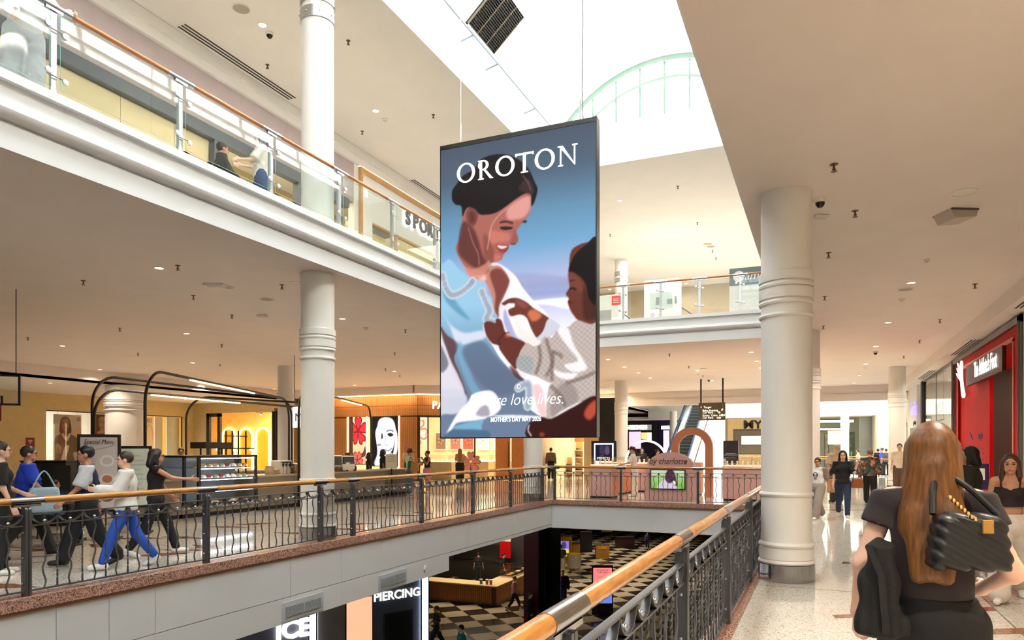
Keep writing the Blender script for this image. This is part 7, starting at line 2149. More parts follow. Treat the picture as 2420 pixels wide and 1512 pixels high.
for z in (.6, 1.1, 1.6, 2.1): B(XS - .28, XS, yc - .8, yc + .8, z, z + .04).build('shelf', WHITE, t, smooth=False)
B(XS - .02, XS - .005, yc - .8, yc + .8, 0, 2.9).build('back', mat('shelf_back_grey', (110, 100, 90), .5), t, smooth=False)

# ================================================================== GROUND LEVEL
ZGF = ZG
TC = mat('tile_cream', (206, 190, 160), .22, noise=(9, .06)); TB = mat('tile_black', (40, 34, 32), .2, noise=(9, .1))
tile_c = MB().bbox(-.496, .496, -.496, .496, -.012, 0, .004).mesh('tile', TC, smooth=False); tile_b = MB().bbox(-.496, .496, -.496, .496, -.012, 0, .004).mesh('tile', TB, smooth=False)
cells = []
c45 = math.cos(PI / 4)
for i in range(-60, 61):
    for j in range(-60, 61):
        x = -14.05 + (i + .5) * c45 + (j + .5) * c45; y = 27.58 - (i + .5) * c45 + (j + .5) * c45
        fw = -x * _s + y * _c
        if fw < 20 or fw > 75: continue
        px = 1210 + F_PX * (x * _c + y * _s) / fw; py = HOR - F_PX * (ZGF - CAMZ) / fw
        if 985 < px < 1830 and py < 1580:
            cells.append((fw, x, y, (i + j) % 2))
cells.sort()
far_c, far_b = MB(), MB()
for n_, (fw, x, y, k) in enumerate(cells):
    if n_ < 300: obj('tile', tile_b if k else tile_c, gfl, Vector((x, y, ZGF)) - wloc(gfl), (0, 0, PI / 4))
    else: (far_b if k else far_c).cbox((x, y, ZGF - .006), (.992, .992, .012), PI / 4)
for mb, m_ in ((far_c, TC), (far_b, TB)):
    if mb.v: tag(mb.build('far_tile_field', m_, gfl, smooth=False), kind='stuff')
DK = mat('ground_dark', (34, 32, 36), .5)
st('wall_ground_far', MB().box(-40, 30, 64, 64.3, ZG, -.95), DK, 'dark far wall of the ground level', 'wall')
st('wall_ground_left', MB().box(-24.3, -24, 12, 64, ZG, -.95), mat('ground_brown', (70, 60, 56), .6), 'brown left wall of the ground level behind the counter', 'wall')
# juice bar counter with timber slats
SLT = mat('slat_timber', (168, 112, 48), .45, wood=((10, 10, 1), 4, .3))
t = thing('timber_counter', 'L-shaped timber slatted counter with cream top on the ground level', 'counter', (-15.4, 31, ZG))
B(-17.6, -13.75, 29.65, 30.5, ZG + .1, ZG + .88).build('body', mat('counter_core', (90, 60, 30), .6), t, smooth=False); B(-14.6, -13.75, 30.5, 35, ZG + .1, ZG + .88).build('body', MATS['counter_core'], t, smooth=False)
B(-17.6, -13.7, 29.72, 30.45, ZG, ZG + .1).build('plinth', GREIGE, t, smooth=False); B(-14.5, -13.7, 30.5, 35, ZG, ZG + .1).build('plinth', GREIGE, t, smooth=False)
CT = mat('counter_cream_top', (232, 206, 156), .3)
B(-17.6, -15.4, 29.58, 30.55, ZG + .88, ZG + .93).build('top', CT, t, smooth=False); B(-15.38, -13.66, 29.58, 30.55, ZG + .88, ZG + .93).build('top', CT, t, smooth=False); B(-14.65, -13.66, 30.56, 35, ZG + .88, ZG + .93).build('top', CT, t, smooth=False)
sm_ = MB().bbox(-.045, .045, -.03, 0, 0, .78, .008).mesh('slat', SLT)
for i in range(36): obj('slat', sm_, t, Vector((-17.55 + .1 * i + .06, 29.65, ZG + .1)) - wloc(t))
for i in range(50): obj('slat', sm_, t, Vector((-13.75, 29.75 + .1 * i, ZG + .1)) - wloc(t), (0, 0, PI / 2))
area_light('bar_light', (-15.5, 31.5, -1.3), (0, 0, 0), 4, 4, 260, (1, .82, .6))
t = thing('bar_display', 'glass food display on the timber counter', 'display case', (-14.2, 33, ZG + .93)); B(-14.5, -13.85, 31.8, 34.4, ZG + .93, ZG + 1.0).build('base', STEEL, t, smooth=False); B(-14.5, -13.85, 31.8, 34.4, ZG + 1.0, ZG + 1.4).build('glass_hood', GLASSS, t, smooth=False)
for i in range(6): MB().lathe([(.12, 0), (.13, .05), (.001, .09)], 10, (-14.15, 32.1 + i * .38, ZG + 1.0)).build('food_bowl', MATS['food_%d' % (i % 7)] if 'food_%d' % (i % 7) in MATS else CT, t)
for i, (dx, c_, lab) in enumerate(((-14.6, (70, 120, 120), 'teal cup on the timber counter'), (-14.3, (180, 120, 70), 'card stand on the timber counter'), (-14.1, (170, 130, 80), 'small brown box on the timber counter'))):
    t = thing('counter_item', lab, 'item', (dx, 29.9, ZG + .93)); MB().lathe([(.06, 0), (.075, .2)], 12, (dx, 29.9, ZG + .93)).build('body', mat('item_%d' % i, c_, .5), t); MB().lathe([(.078, .2), (.078, .23), (.02, .24)], 12, (dx, 29.9, ZG + .93)).build('lid', WHITE, t)
t = thing('back_bar', 'dark back bar with machines behind the timber counter', 'counter', (-18, 35, ZG)); B(-21, -15.6, 35.6, 36.4, ZG, ZG + .95).build('body', KICK, t, smooth=False); B(-21, -15.6, 35.55, 36.45, ZG + .95, ZG + 1.0).build('top', STEEL, t, smooth=False); B(-19.2, -16.2, 35.8, 36.3, ZG + 1.0, ZG + 1.9).build('machine', STEEL, t, smooth=False)
st('wall_bar_back', B(-22, -15, 37.2, 37.4, ZG, -.95), mat('bar_wall', (92, 84, 92), .5), 'grey purple wall behind the juice bar', 'wall')
t = thing('bar_lamp', 'slanting tube lamp over the juice bar', 'lamp', (-17.5, 32, -2.3)); MB().tube([(-18.5, 33, -2.2), (-16.3, 31.4, -2.7)], .05, 8).build('tube', LEDW, t)
for p in ((-18.2, 32.8, -2.27), (-16.6, 31.6, -2.63)): MB().tube([p, (p[0], p[1], -.95)], .012, 6).build('hanger', BLACK, t)
p = ony(1194, 1290, 35.3); t = thing('wall_banner', 'red and white hanging banner by the juice bar', 'banner', (p[0], 35.3, p[2] - .7)); B(p[0] - .32, p[0] + .32, 35.3, 35.34, p[2] - .65, p[2] + .25).build('lower', REDM, t, smooth=False); B(p[0] - .32, p[0] + .32, 35.3, 35.34, p[2] + .25, p[2] + .75).build('upper', WHITE, t, smooth=False)
for xx in (-.28, .28): MB().tube([(p[0] + xx, 35.32, p[2] + .75), (p[0] + xx, 35.32, -.95)], .01, 6).build('cord', BLACK, t)
# maroon pier
t = thing('square_pier', 'square maroon pier with dark glass side on the ground level', 'pier', (-10.6, 26.6, ZG), kind='structure')
B(-10.95, -10.32, 26.3, 26.95, ZG, -.95).build('core', mat('pier_maroon', (104, 22, 38), .3), t, smooth=False); B(-10.32, -10.28, 26.3, 26.95, ZG, -.95).build('side', mat('pier_glass', (40, 44, 46), .1), t, smooth=False); B(-11, -10.25, 26.25, 27, ZG, ZG + .15).build('plinth', KICK, t, smooth=False)
B(-10.27, -9.6, 26.9, 26.93, ZG, -.95).build('glass_fin', mat('fin_dark', (30, 32, 36), .1), t, smooth=False)
# angled piercing shopfront
A0x, A0y = -9.7, 15.1; dxx, dyy = .485, .875; aw_ = math.atan2(dyy, dxx)
def kpx(px):
    lo, hi = -8, 4
    for _ in range(40):
        m_ = (lo + hi) / 2; x, y = A0x + dxx * m_, A0y + dyy * m_
        v_ = 1210 + F_PX * (x * _c + y * _s) / (-x * _s + y * _c)
        lo, hi = (m_, hi) if v_ < px else (lo, m_)
    return lo
def wallseg(px0, px1, z0, z1, m, label, cat='shopfront', name='wall_shopfront', off=0.0, th=.15, struct_=True):
    k0, k1 = kpx(px0), kpx(px1); km = (k0 + k1) / 2
    mb = MB().cbox((A0x + dxx * km - dyy * (th / 2 - off), A0y + dyy * km + dxx * (th / 2 - off), (z0 + z1) / 2), (k1 - k0, th, z1 - z0), aw_)
    if struct_: return st(name, mb, m, label, cat)
    t = thing(name, label, cat, (A0x + dxx * km, A0y + dyy * km, z0)); mb.build('panel', m, t, smooth=False)
    k0 -= .03; k1 += .03
    MB().cbox((A0x + dxx * km - dyy * (th * .3 - off), A0y + dyy * km + dxx * (th * .3 - off), (z0 + z1) / 2), (k1 - k0, th * .5, z1 - z0 + .06), aw_).build('frame', KICK, t, smooth=False)
    return t
BG = mat('shop_blue_grey', (66, 74, 88), .45)
wallseg(400, 740, ZG, -1.25, WHITE, 'bright white shopfront under the near air grille')
wallseg(752, 815, ZG, -1.25, mat('shop_taupe', (120, 114, 106), .6), 'taupe panel between the lit shopfronts'); wallseg(815, 880, ZG, -1.25, BLACK, 'black surround of the orange light panel'); wallseg(880, 1012, ZG, -1.25, BG, 'blue-grey front of the piercing shop')
wallseg(818, 878, ZG + 2.1, -1.95, lamp_mat('orange_light', (255, 150, 110), 1.3), 'glowing orange light panel beside the piercing shop', 'light box', 'light_box', .03, .04, False)
wallseg(909, 973, ZG, -2.45, mat('door_black', (16, 16, 18), .3), 'black doorway of the piercing shop', 'door', 'shop_doorway', .02, .03, False)
for px, lab in ((736, 'white vertical light bar left of the taupe panel'), (1001, 'white vertical light bar at the corner of the piercing shop')): wallseg(px - 7, px + 7, ZG, -1.3, LEDC, lab, 'light', 'light_bar', .08, .06, False)
k = kpx(938); ts = thing('shop_sign', 'white capital letters PIERCING on the blue-grey shopfront', 'sign', (A0x + dxx * k, A0y + dyy * k, -2.1)); text('lettering', 'PIERCING', .3, SIGNW, ts, (A0x + dxx * k + dyy * .03, A0y + dyy * k - dxx * .03, -2.0), (PI / 2, 0, aw_), extrude=.01, bold=.005)
text('small_lettering', 'PIERCING', .09, SIGNW, ts, (A0x + dxx * kpx(832) + dyy * .03, A0y + dyy * kpx(832) - dxx * .03, -3.62), (PI / 2, 0, aw_), extrude=.005)
k = kpx(690); ts = thing('shop_sign', 'glowing white letters at the bottom edge of the bright shopfront', 'sign', (A0x + dxx * k, A0y + dyy * k, -2.6)); text('lettering', 'ICE', .55, SIGNW, ts, (A0x + dxx * k + dyy * .08, A0y + dyy * k - dxx * .08, -2.45), (PI / 2, 0, aw_), extrude=.03, bold=.02)
wallseg(560, 728, -2.9, -2.05, mat('sign_box_grey', (120, 122, 140), .4), 'grey sign box of the bright shopfront', 'sign', 'sign_box', .03, .05, False)
wallseg(600, 728, -1.72, -1.62, LEDC, 'long white light strip over the bright shopfront', 'light', 'light_bar', .1, .06, False)
# pink and blue screen totem
p0, p1 = at(1402, 31), at(1446, 31)
pt = Paint(34, 62, 0, 1, 0, 1.9, (246, 130, 130)); pt.fill([(0, .95), (1, .95), (1, 1.9), (0, 1.9)], (90, 130, 226), 1, smooth=False)
for kk in range(4): pt.line([(.25, .5 + kk * .1), (.75, .5 + kk * .1)], .03, (200, 70, 80), .8)
for (x_, y_, c_) in ((.25, 1.4, (240, 240, 250)), (.45, 1.3, (40, 40, 60)), (.55, 1.5, (60, 170, 90)), (.7, 1.25, (120, 220, 230)), (.75, 1.5, (230, 70, 130)), (.2, 1.7, (240, 200, 60))): pt.fill([(x_ + .13 * math.cos(k_), y_ + .15 * math.sin(k_)) for k_ in np.linspace(0, 6.28, 8)[:-1]], c_, .95)
w_ = math.hypot(p1[0] - p0[0], p1[1] - p0[1]); t = thing('advert_totem', 'black totem with a pink and blue advert screen on the ground level', 'totem', ((p0[0] + p1[0]) / 2, (p0[1] + p1[1]) / 2, ZG), YAW)
MB().box(-w_ / 2 - .05, w_ / 2 + .05, 0, .15, 0, 2.15).build('body', BLACK, t, local=True, smooth=False); picture('picture', pt, PIC_SCREEN, t, (-w_ / 2, -.004, 2.05), (1, 0, 0), (0, 0, 1), w_, w_ * 1.9, local=True)
tx = text('lettering', 'BUNDLE OF\nFUN PASS', .1, INK, t, (0, -.01, 1.9), FACE_CAM, world=False, extrude=.001)
# yellow booth, bins, banner
def gblock(px0, px1, py0, t_, m, label, cat, name, dep=.5, z0=0.0, extra=None):
    p0, p1 = at(px0, t_), at(px1, t_); w2 = math.hypot(p1[0] - p0[0], p1[1] - p0[1]); zt = CAMZ + (HOR - py0) / F_PX * t_
    t = thing(name, label, cat, ((p0[0] + p1[0]) / 2, (p0[1] + p1[1]) / 2, ZG), YAW)
    MB().bbox(-w2 / 2, w2 / 2, 0, dep, z0, zt - ZG, .02).build('body', m, t, local=True); MB().box(-w2 / 2 - .02, w2 / 2 + .02, -.02, dep, zt - ZG, zt - ZG + .04).build('top', KICK, t, local=True, smooth=False)
    return t, w2, zt - ZG
t, w2, h2 = gblock(1303, 1352, 1267, 45, mat('booth_yellow', (206, 140, 24), .5), 'yellow booth wall with a small lit screen on the ground level', 'booth', 'booth')
pt = Paint(20, 30, 0, 1, 0, 1.6, (130, 120, 210)); pt.fill([(.2, .2), (.6, .1), (.7, .7), (.2, .8)], (60, 50, 90), .9, 1); pt.fill([(0, 1), (1, .9), (1, 1.6), (0, 1.6)], (230, 210, 60), .9, 1)
picture('screen', pt, PIC_SCREEN, t, (-.1, -.006, h2 - .3), (1, 0, 0), (0, 0, 1), .55, .95, local=True)
gblock(1352, 1371, 1284, 46, SLT, 'timber cabinet right of the yellow booth', 'cabinet', 'cabinet')
p = at(1357, 42.5); t = thing('round_bin', 'round white bin with yellow top on the ground level', 'bin', (p[0], p[1], ZG)); MB().lathe([(.4, .15), (.42, .2), (.42, .85), (.44, .9)], 20, (p[0], p[1], ZG)).build('drum', mat('bin_white', (206, 200, 186), .5), t); MB().lathe([(.44, .9), (.44, .98), (.3, 1.0)], 20, (p[0], p[1], ZG)).build('top', mat('bin_yellow', (220, 180, 30), .5), t)
for a in (0, 2.1, 4.2): MB().tube([(p[0] + .3 * math.cos(a), p[1] + .3 * math.sin(a), ZG), (p[0] + .3 * math.cos(a), p[1] + .3 * math.sin(a), ZG + .16)], .03, 6).build('foot', STEEL, t)
t, w2, h2 = gblock(1408, 1440, 1288, 47, SLT, 'timber kiosk with a yellow crown emblem', 'kiosk', 'kiosk_desk'); MB().prism([(-.25, 0), (.25, 0), (.3, .3), (.12, .15), (0, .34), (-.12, .15), (-.3, .3)], lambda a, b, d: (a, d, b + .6), -.02, 0).build('emblem', MATS['booth_yellow'], t, local=True)
p = at(1434, 44); t = thing('hanging_banner', 'tall yellow-green hanging banner on the ground level', 'banner', (p[0], p[1], ZG + 2), YAW); MB().box(-.33, .33, 0, .04, .1, 1.6).build('cloth', mat('banner_lime', (170, 160, 20), .6), t, local=True, smooth=False); MB().tube([(-.36, .02, 1.62), (.36, .02, 1.62)], .02, 8).build('bar', KICK, t, local=True)
for sx in (-.3, .3): MB().tube([(sx, .02, 1.62), (sx, .02, 2.65)], .008, 6).build('cord', KICK, t, local=True)
gblock(1372, 1400, 1258, 50, DK, 'dark shop pier behind the bin', 'pier', 'dark_pier'); gblock(1456, 1500, 1270, 52, mat('dark_red_booth', (60, 26, 24), .5), 'dark red seating booth on the ground level', 'booth', 'booth'); gblock(1290, 1302, 1258, 47, DK, 'dark pier left of the yellow booth', 'pier', 'dark_pier')
p = at(1665, 44); t = thing('directory_board', 'dark hanging directory board low behind the railing', 'sign', (p[0], p[1], -2.6), YAW); MB().box(-.9, .9, 0, .08, -.9, .2).build('panel', DARKG, t, local=True, smooth=False)
for kk in range(3): MB().box(-.2, .4 - .1 * kk, -.01, 0, 0 - kk * .25, .1 - kk * .25).build('text_line', WHITE, t, local=True, smooth=False)
for sx in (-.7, .7): MB().tube([(sx, .04, .2), (sx, .04, 1.64)], .02, 6).build('rod', KICK, t, local=True)
for i, (x, y) in enumerate(((-12, 44), (-6, 40), (-4, 52), (-10, 36), (-2, 46), (-14, 50))):
    t = thing('downlight', 'ground level ceiling downlight hidden above the void edge', 'downlight', (x, y, -.95), group='ground level downlights'); obj('trim_ring', list(_dl.values())[0][0], t); obj('lens', list(_dl.values())[0][1], t); spot('downlight_beam', (0, 0, -.03), 560, (1, .88, .7), parent=t)
# ================================================================== PEOPLE
def nets(f, lo, hi, h):
    """surface nets of the zero level of f on a grid"""
    n = [int(math.ceil((b - a) / h)) + 1 for a, b in zip(lo, hi)]
    ax = [np.float32(lo[k]) + np.arange(n[k], dtype=np.float32) * np.float32(h) for k in range(3)]
    X, Y, Z = np.meshgrid(*ax, indexing='ij')
    V = f(X, Y, Z)
    S = V < 0
    c = np.zeros([m - 1 for m in n], np.int8)
    for a in (0, 1):
        for b in (0, 1):
            for d in (0, 1):
                c += S[a:n[0] - 1 + a, b:n[1] - 1 + b, d:n[2] - 1 + d]
    act = (c > 0) & (c < 8)
    I = np.argwhere(act)
    if not len(I): return np.zeros((0, 3)), np.zeros((0, 4), int)
    idx = -np.ones(c.shape, int); idx[act] = np.arange(len(I))
    acc = np.zeros((len(I), 3)); cnt = np.zeros(len(I))
    C = [(a, b, d) for a in (0, 1) for b in (0, 1) for d in (0, 1)]
    for p in C:
        for k in range(3):
            if p[k]: continue
            q_ = list(p); q_[k] = 1
            v0 = V[I[:, 0] + p[0], I[:, 1] + p[1], I[:, 2] + p[2]]; v1 = V[I[:, 0] + q_[0], I[:, 1] + q_[1], I[:, 2] + q_[2]]
            m = (v0 < 0) != (v1 < 0)
            t_ = np.where(m, v0 / np.where(m, v0 - v1, 1), 0)
            pt_ = np.array(p, float)[None] + np.zeros((len(I), 3)); pt_[:, k] += t_
            acc[m] += pt_[m]; cnt[m] += 1
    P = (I + acc / cnt[:, None]) * h + np.array(lo)
    Q = []
    for k in range(3):
        a, b = (k + 1) % 3, (k + 2) % 3
        s0 = [slice(None)] * 3; s1 = [slice(None)] * 3
        s0[k] = slice(0, -1); s1[k] = slice(1, None)
        A, Bm = S[tuple(s0)], S[tuple(s1)]
        E_ = np.argwhere(A != Bm)
        E_ = E_[(E_[:, a] > 0) & (E_[:, b] > 0) & (E_[:, a] < n[a] - 1) & (E_[:, b] < n[b] - 1)]
        if not len(E_): continue
        fl = A[E_[:, 0], E_[:, 1], E_[:, 2]]
        def g(da, db):
            e_ = E_.copy(); e_[:, a] -= da; e_[:, b] -= db
            return idx[e_[:, 0], e_[:, 1], e_[:, 2]]
        q4 = np.stack([g(1, 1), g(0, 1), g(0, 0), g(1, 0)], 1)
        q4[~fl] = q4[~fl][:, ::-1]
        Q.append(q4)
    Q = np.concatenate(Q); Q = Q[(Q >= 0).all(1)]
    return P, Q
def smin(a, b, k):
    h_ = np.clip(.5 + .5 * (b - a) / k, 0, 1)
    return b * (1 - h_) + a * h_ - k * h_ * (1 - h_)
def cap(a, b, ra, rb):
    a = np.array(a, float); b = np.array(b, float); d = b - a; L2 = float(d @ d) + 1e-9
    def f(X, Y, Z):
        t_ = np.clip(((X - a[0]) * d[0] + (Y - a[1]) * d[1] + (Z - a[2]) * d[2]) / L2, 0, 1)
        return np.sqrt((X - a[0] - d[0] * t_) ** 2 + (Y - a[1] - d[1] * t_) ** 2 + (Z - a[2] - d[2] * t_) ** 2) - (ra + (rb - ra) * t_)
    f.bb = (np.minimum(a, b) - max(ra, rb), np.maximum(a, b) + max(ra, rb))
    return f
def elp(c, r):
    c = np.array(c, float); r = np.array(r, float)
    def f(X, Y, Z):
        x, y, z = X - c[0], Y - c[1], Z - c[2]
        k0 = np.sqrt((x / r[0]) ** 2 + (y / r[1]) ** 2 + (z / r[2]) ** 2); k1 = np.sqrt((x / r[0] ** 2) ** 2 + (y / r[1] ** 2) ** 2 + (z / r[2] ** 2) ** 2) + 1e-9
        return k0 * (k0 - 1) / k1
    f.bb = (c - r, c + r)
    return f
def union(prims, k):
    def f(X, Y, Z):
        d = None
        for p in prims: d = p(X, Y, Z) if d is None else smin(d, p(X, Y, Z), k)
        return d
    f.bb = (np.min([p.bb[0] for p in prims], 0), np.max([p.bb[1] for p in prims], 0))
    return f
def shape(f, h, k=1.0, cut=None, pad=.02):
    lo = f.bb[0] - pad - h; hi = f.bb[1] + pad + h
    g = f if cut is None else (lambda X, Y, Z: np.maximum(f(X, Y, Z), cut(X, Y, Z)))
    return nets(g, lo, hi, h)
def np_mesh(name, P, Q, mats, mi=None):
    me = bpy.data.meshes.new(name)
    me.vertices.add(len(P)); me.vertices.foreach_set('co', np.asarray(P, np.float32).reshape(-1))
    me.loops.add(len(Q) * 4); me.loops.foreach_set('vertex_index', np.asarray(Q, np.int32).reshape(-1))
    me.polygons.add(len(Q)); me.polygons.foreach_set('loop_start', np.arange(len(Q), dtype=np.int32) * 4)
    for m in mats: me.materials.append(m)
    if mi is not None: me.polygons.foreach_set('material_index', np.asarray(mi, np.int32))
    me.polygons.foreach_set('use_smooth', np.ones(len(Q), bool))
    me.update(calc_edges=True)
    return me
SKINS = {'f': (226, 178, 152), 't': (196, 142, 110), 'b': (140, 92, 66), 'p': (236, 190, 166)}
LIP = mat('lips', (176, 92, 84), .4); EYEM = mat('eye_dark', (30, 22, 20), .15)
def cm(c, kind='cloth'):
    if isinstance(c, bpy.types.Material): return c
    if kind == 'hair': return mat('hair_%d_%d_%d' % tuple(c), c, .45, wood=((26, 26, 2), 3, .45))
    return mat('%s_%d_%d_%d' % ((kind,) + tuple(c)), c, .8 if kind == 'cloth' else .45, noise=(14, .08), bump=(60, .15) if kind == 'cloth' else None)
def vec(*a): return np.array(a, float)
def person(label, px, t_, face, H, skin='f', hair=('short', (30, 22, 20)), top=((40, 40, 44), .55, 0), bot=((30, 30, 34), 1, 0), shoes=(230, 228, 224), pose='stand',
           z0=0.0, fem=True, lod=.024, head=(0, 0), pos=None, hem=0.0, arms=None, legs=None, lean=0.0, crop=0.0, sleeve_col=None, turn=0.0, vneck=0):
    x, y = pos or at(px, t_)
    yaw = math.atan2(-x, y) + {'A': 0, 'L': PI / 2, 'C': PI, 'R': -PI / 2}[face] + turn
    k = H / 1.7
    sw, hw = (.158, .092) if fem else (.185, .088)
    LG = {'stand': (.03, 0, -.03, 0), 'walk': (.42, .12, -.32, .3), 'walk2': (-.3, .35, .4, .1), 'sit': (1.45, 1.4, 1.4, 1.35)}[pose] if legs is None else legs
    AR_ = {'stand': ((.03, .12, .15, 0), (.03, .12, .15, 0)), 'walk': ((-.35, .12, .2, 0), (.35, .12, .45, 0)), 'walk2': ((.35, .12, .45, 0), (-.35, .12, .2, 0)), 'sit': ((.5, .1, 1.0, .3), (.5, .1, 1.0, .3))}[pose] if arms is None else arms
    t = thing('person', label, 'person', (x, y, z0), yaw)
    LT_, LS = .42, .41
    feet = []
    for i, sx in ((0, -1), (1, 1)):
        a, b = LG[2 * i], LG[2 * i + 1]
        hip = vec(sx * hw, 0, 0); kn = hip + LT_ * vec(sx * .02, math.sin(a), -math.cos(a)); an = kn + LS * vec(0, math.sin(a - b), -math.cos(a - b))
        fd = vec(sx * .15, math.cos((a - b) * .6), math.sin(min(0, (a - b)) * 1.0) * .9); fd /= np.linalg.norm(fd)
        feet.append((hip, kn, an, fd))
    mz = min(min(f_[2][2] - .075, (f_[2] + f_[3] * .16)[2] - .035 - .03) for f_ in feet)
    C0 = vec(0, 0, -mz)
    feet = [(a + C0, b + C0, c_ + C0, d) for a, b, c_, d in feet]
    U = vec(0, math.sin(lean), math.cos(lean))
    SHc = C0 + U * .49; NK = C0 + U * .53; HD = C0 + U * .665 + vec(0, .02, 0)
    tor = lambda g: [elp(C0 + U * .0, vec(.158 if fem else .15, .11, .13) + g), elp(C0 + U * .17, vec(.128 if fem else .14, .095, .16) + g), elp(C0 + U * .34, vec(.145 if fem else .165, .105, .15) + g), cap(SHc - vec(sw - .03, 0, 0), SHc + vec(sw - .03, 0, 0), .062 + g, .062 + g)] + ([elp(C0 + U * .36 + vec(s_ * .065, .075, 0), vec(.055, .05, .055) + g) for s_ in (-1, 1)] if fem else [])
    AM = []
    for i, sx in ((0, -1), (1, 1)):
        f_, o_, e_, inn = AR_[i]
        sh = SHc + vec(sx * sw, 0, -.01)
        d1 = vec(sx * math.sin(o_), math.sin(f_) * math.cos(o_), -math.cos(f_) * math.cos(o_))
        el = sh + .275 * d1
        d2 = vec(sx * math.sin(o_) - sx * inn, math.sin(f_ + e_) * math.cos(o_), -math.cos(f_ + e_) * math.cos(o_)); d2 /= np.linalg.norm(d2)
        wr = el + .245 * d2
        AM.append((sh, el, wr, d2, sx))
    # body
    pr = tor(-.012) + [cap(NK - U * .04, HD - U * .03, .055, .05), elp(HD + vec(0, -.01, .02), (.068, .085, .095))]
    for hip, kn, an, fd in feet: pr += [cap(hip, kn, .078, .052), cap(kn, an, .05, .034), cap(an + vec(0, -.02, -.035), an + fd * .13 + vec(0, 0, -.045), .034, .028)]
    for sh, el, wr, d2, sx in AM: pr += [cap(sh, el, .045, .037), cap(el, wr, .037, .026), cap(wr, wr + d2 * .03, .024, .022)]
    P, Q = shape(union(pr, .03), max(lod * 1.05, .02))
    parts = [(P, Q, 0)]
    # head in its own frame
    hp = [elp((0, -.012, .028), (.074, .092, .09)), elp((0, .02, -.04), (.056, .066, .07)), elp((0, .045, -.09), (.026, .026, .02)), cap((0, .086, .012), (0, .101, -.02), .006, .011), elp((0, .082, .03), (.05, .018, .012)),
          cap((0, -.02, -.06), (0, -.03, -.15), .05, .052), elp((.074, -.008, -.005), (.012, .022, .032)), elp((-.074, -.008, -.005), (.012, .022, .032)), elp((0, .08, -.056), (.024, .012, .011))]
    hu = union(hp, .014)
    def hf(X, Y, Z):
        d = hu(X, Y, Z)
        for s_ in (-1, 1): d = -smin(-d, np.sqrt((X - s_ * .031) ** 2 + (Y - .1) ** 2 + (Z - .012) ** 2) - .017, .01)
        return d
    hf.bb = hu.bb
    P2, Q2 = shape(hf, max(lod * .42, .0085))
    a, b = head; ca, sa, cb, sb = math.cos(a), math.sin(a), math.cos(b), math.sin(b)
    RM = np.array([[ca, -sa, 0], [sa, ca, 0], [0, 0, 1]]) @ np.array([[1, 0, 0], [0, cb, -sb], [0, sb, cb]])
    def toh(P_): return P_ @ RM.T + HD
    cen = P2[Q2].mean(1); lipm = (np.abs(cen[:, 0]) < .023) & (np.abs(cen[:, 2] + .056) < .011) & (cen[:, 1] > .07)
    parts.append((toh(P2), Q2, lipm.astype(int)))
    # hands: palm, four fingers of unequal length and a thumb
    for sh, el, wr, d2, sx in AM:
        th_ = vec(0, 1, 0) - d2 * d2[1]; th_ = vec(0, 0, 1) if np.linalg.norm(th_) < .4 else th_ / np.linalg.norm(th_)
        nn = np.cross(d2, th_) * (-sx if True else 1)
        if nn[0] * sx > 0 and abs(nn[0]) > .3: nn = -nn
        hpz = []
        for j, (o_, ln) in enumerate(((.027, .07), (.009, .078), (-.009, .072), (-.027, .058))):
            k0 = wr + d2 * .085 + th_ * o_; k1 = k0 + (d2 * .85 + nn * .4) * ln * .55; k2 = k1 + (d2 * .45 + nn * .85) * ln * .5
            hpz += [cap(wr + th_ * o_ * .6 + d2 * .01, k0, .014, .0115), cap(k0, k1, .0095, .0085), cap(k1, k2, .0085, .0068)]
        b0 = wr + d2 * .025 + th_ * .022; b1 = b0 + (d2 * .5 + th_ * .75 + nn * .2) * .05; hpz += [cap(b0, b1, .013, .0105), cap(b1, b1 + (d2 * .8 + th_ * .35 + nn * .3) * .032, .0105, .008)]
        hpz.append(cap(wr - d2 * .03, wr + d2 * .02, .024, .022))
        parts.append(shape(union(hpz, .006), max(.0065, lod * .36), pad=.004) + (0,))
    SK = mat('skin_' + skin, SKINS[skin], .5, noise=(20, .04))
    Pn, Qn, Mn, o_ = [], [], [], 0
    for P_, Q_, m_ in parts:
        Pn.append(P_); Qn.append(Q_ + o_); o_ += len(P_); Mn.append(np.zeros(len(Q_), int) + m_)
    obj('body', np_mesh('body', np.concatenate(Pn) * k, np.concatenate(Qn), [SK, LIP], np.concatenate(Mn)), t)
    for s_ in (-1, 1):
        e_ = MB().ball((0, 0, 0), .0115, 10, 6, (1.1, .7, .6)).mesh('eye', EYEM); obj('eye', e_, t, (toh(vec(s_ * .031, .083, .012)[None])[0]) * k)
        bw = toh(np.array([(s_ * .015, .095, .032), (s_ * .032, .094, .037), (s_ * .05, .08, .033)])) * k
        MB().tube([tuple(v_) for v_ in bw], .0035, 5).build('eyebrow', cm(hair[1], 'hair'), t, local=True)
    # hair
    st_, hc = hair
    hq = [elp((0, -.022, .04), (.082, .1, .098))]
    if st_ in ('long', 'mid'):
        ln = .46 if st_ == 'long' else .2
        hq += [cap((s_ * .02, -.06, .03), (s_ * .062, -.1, -ln * .6), .066, .058) for s_ in (-1, 1)] + [cap((s_ * .07, -.01, .03), (s_ * .085, .005, -.17), .028, .03) for s_ in (-1, 1)]
        if st_ == 'long': hq += [cap((s_ * .05, -.11, -ln * .5), (s_ * .045, -.165, -ln), .055, .03) for s_ in (-1, 1)] + [cap((0, -.09, -.05), (0, -.165, -ln * .95), .06, .04)]
    if st_ == 'bun': hq.append(elp((0, -.1, .08), (.045, .045, .045)))
    if st_ == 'pony': hq.append(cap((0, -.1, .05), (0, -.13, -.18), .04, .022))
    hh = union(hq, .03)
    fz = -.02 if st_ != 'bald' else .06
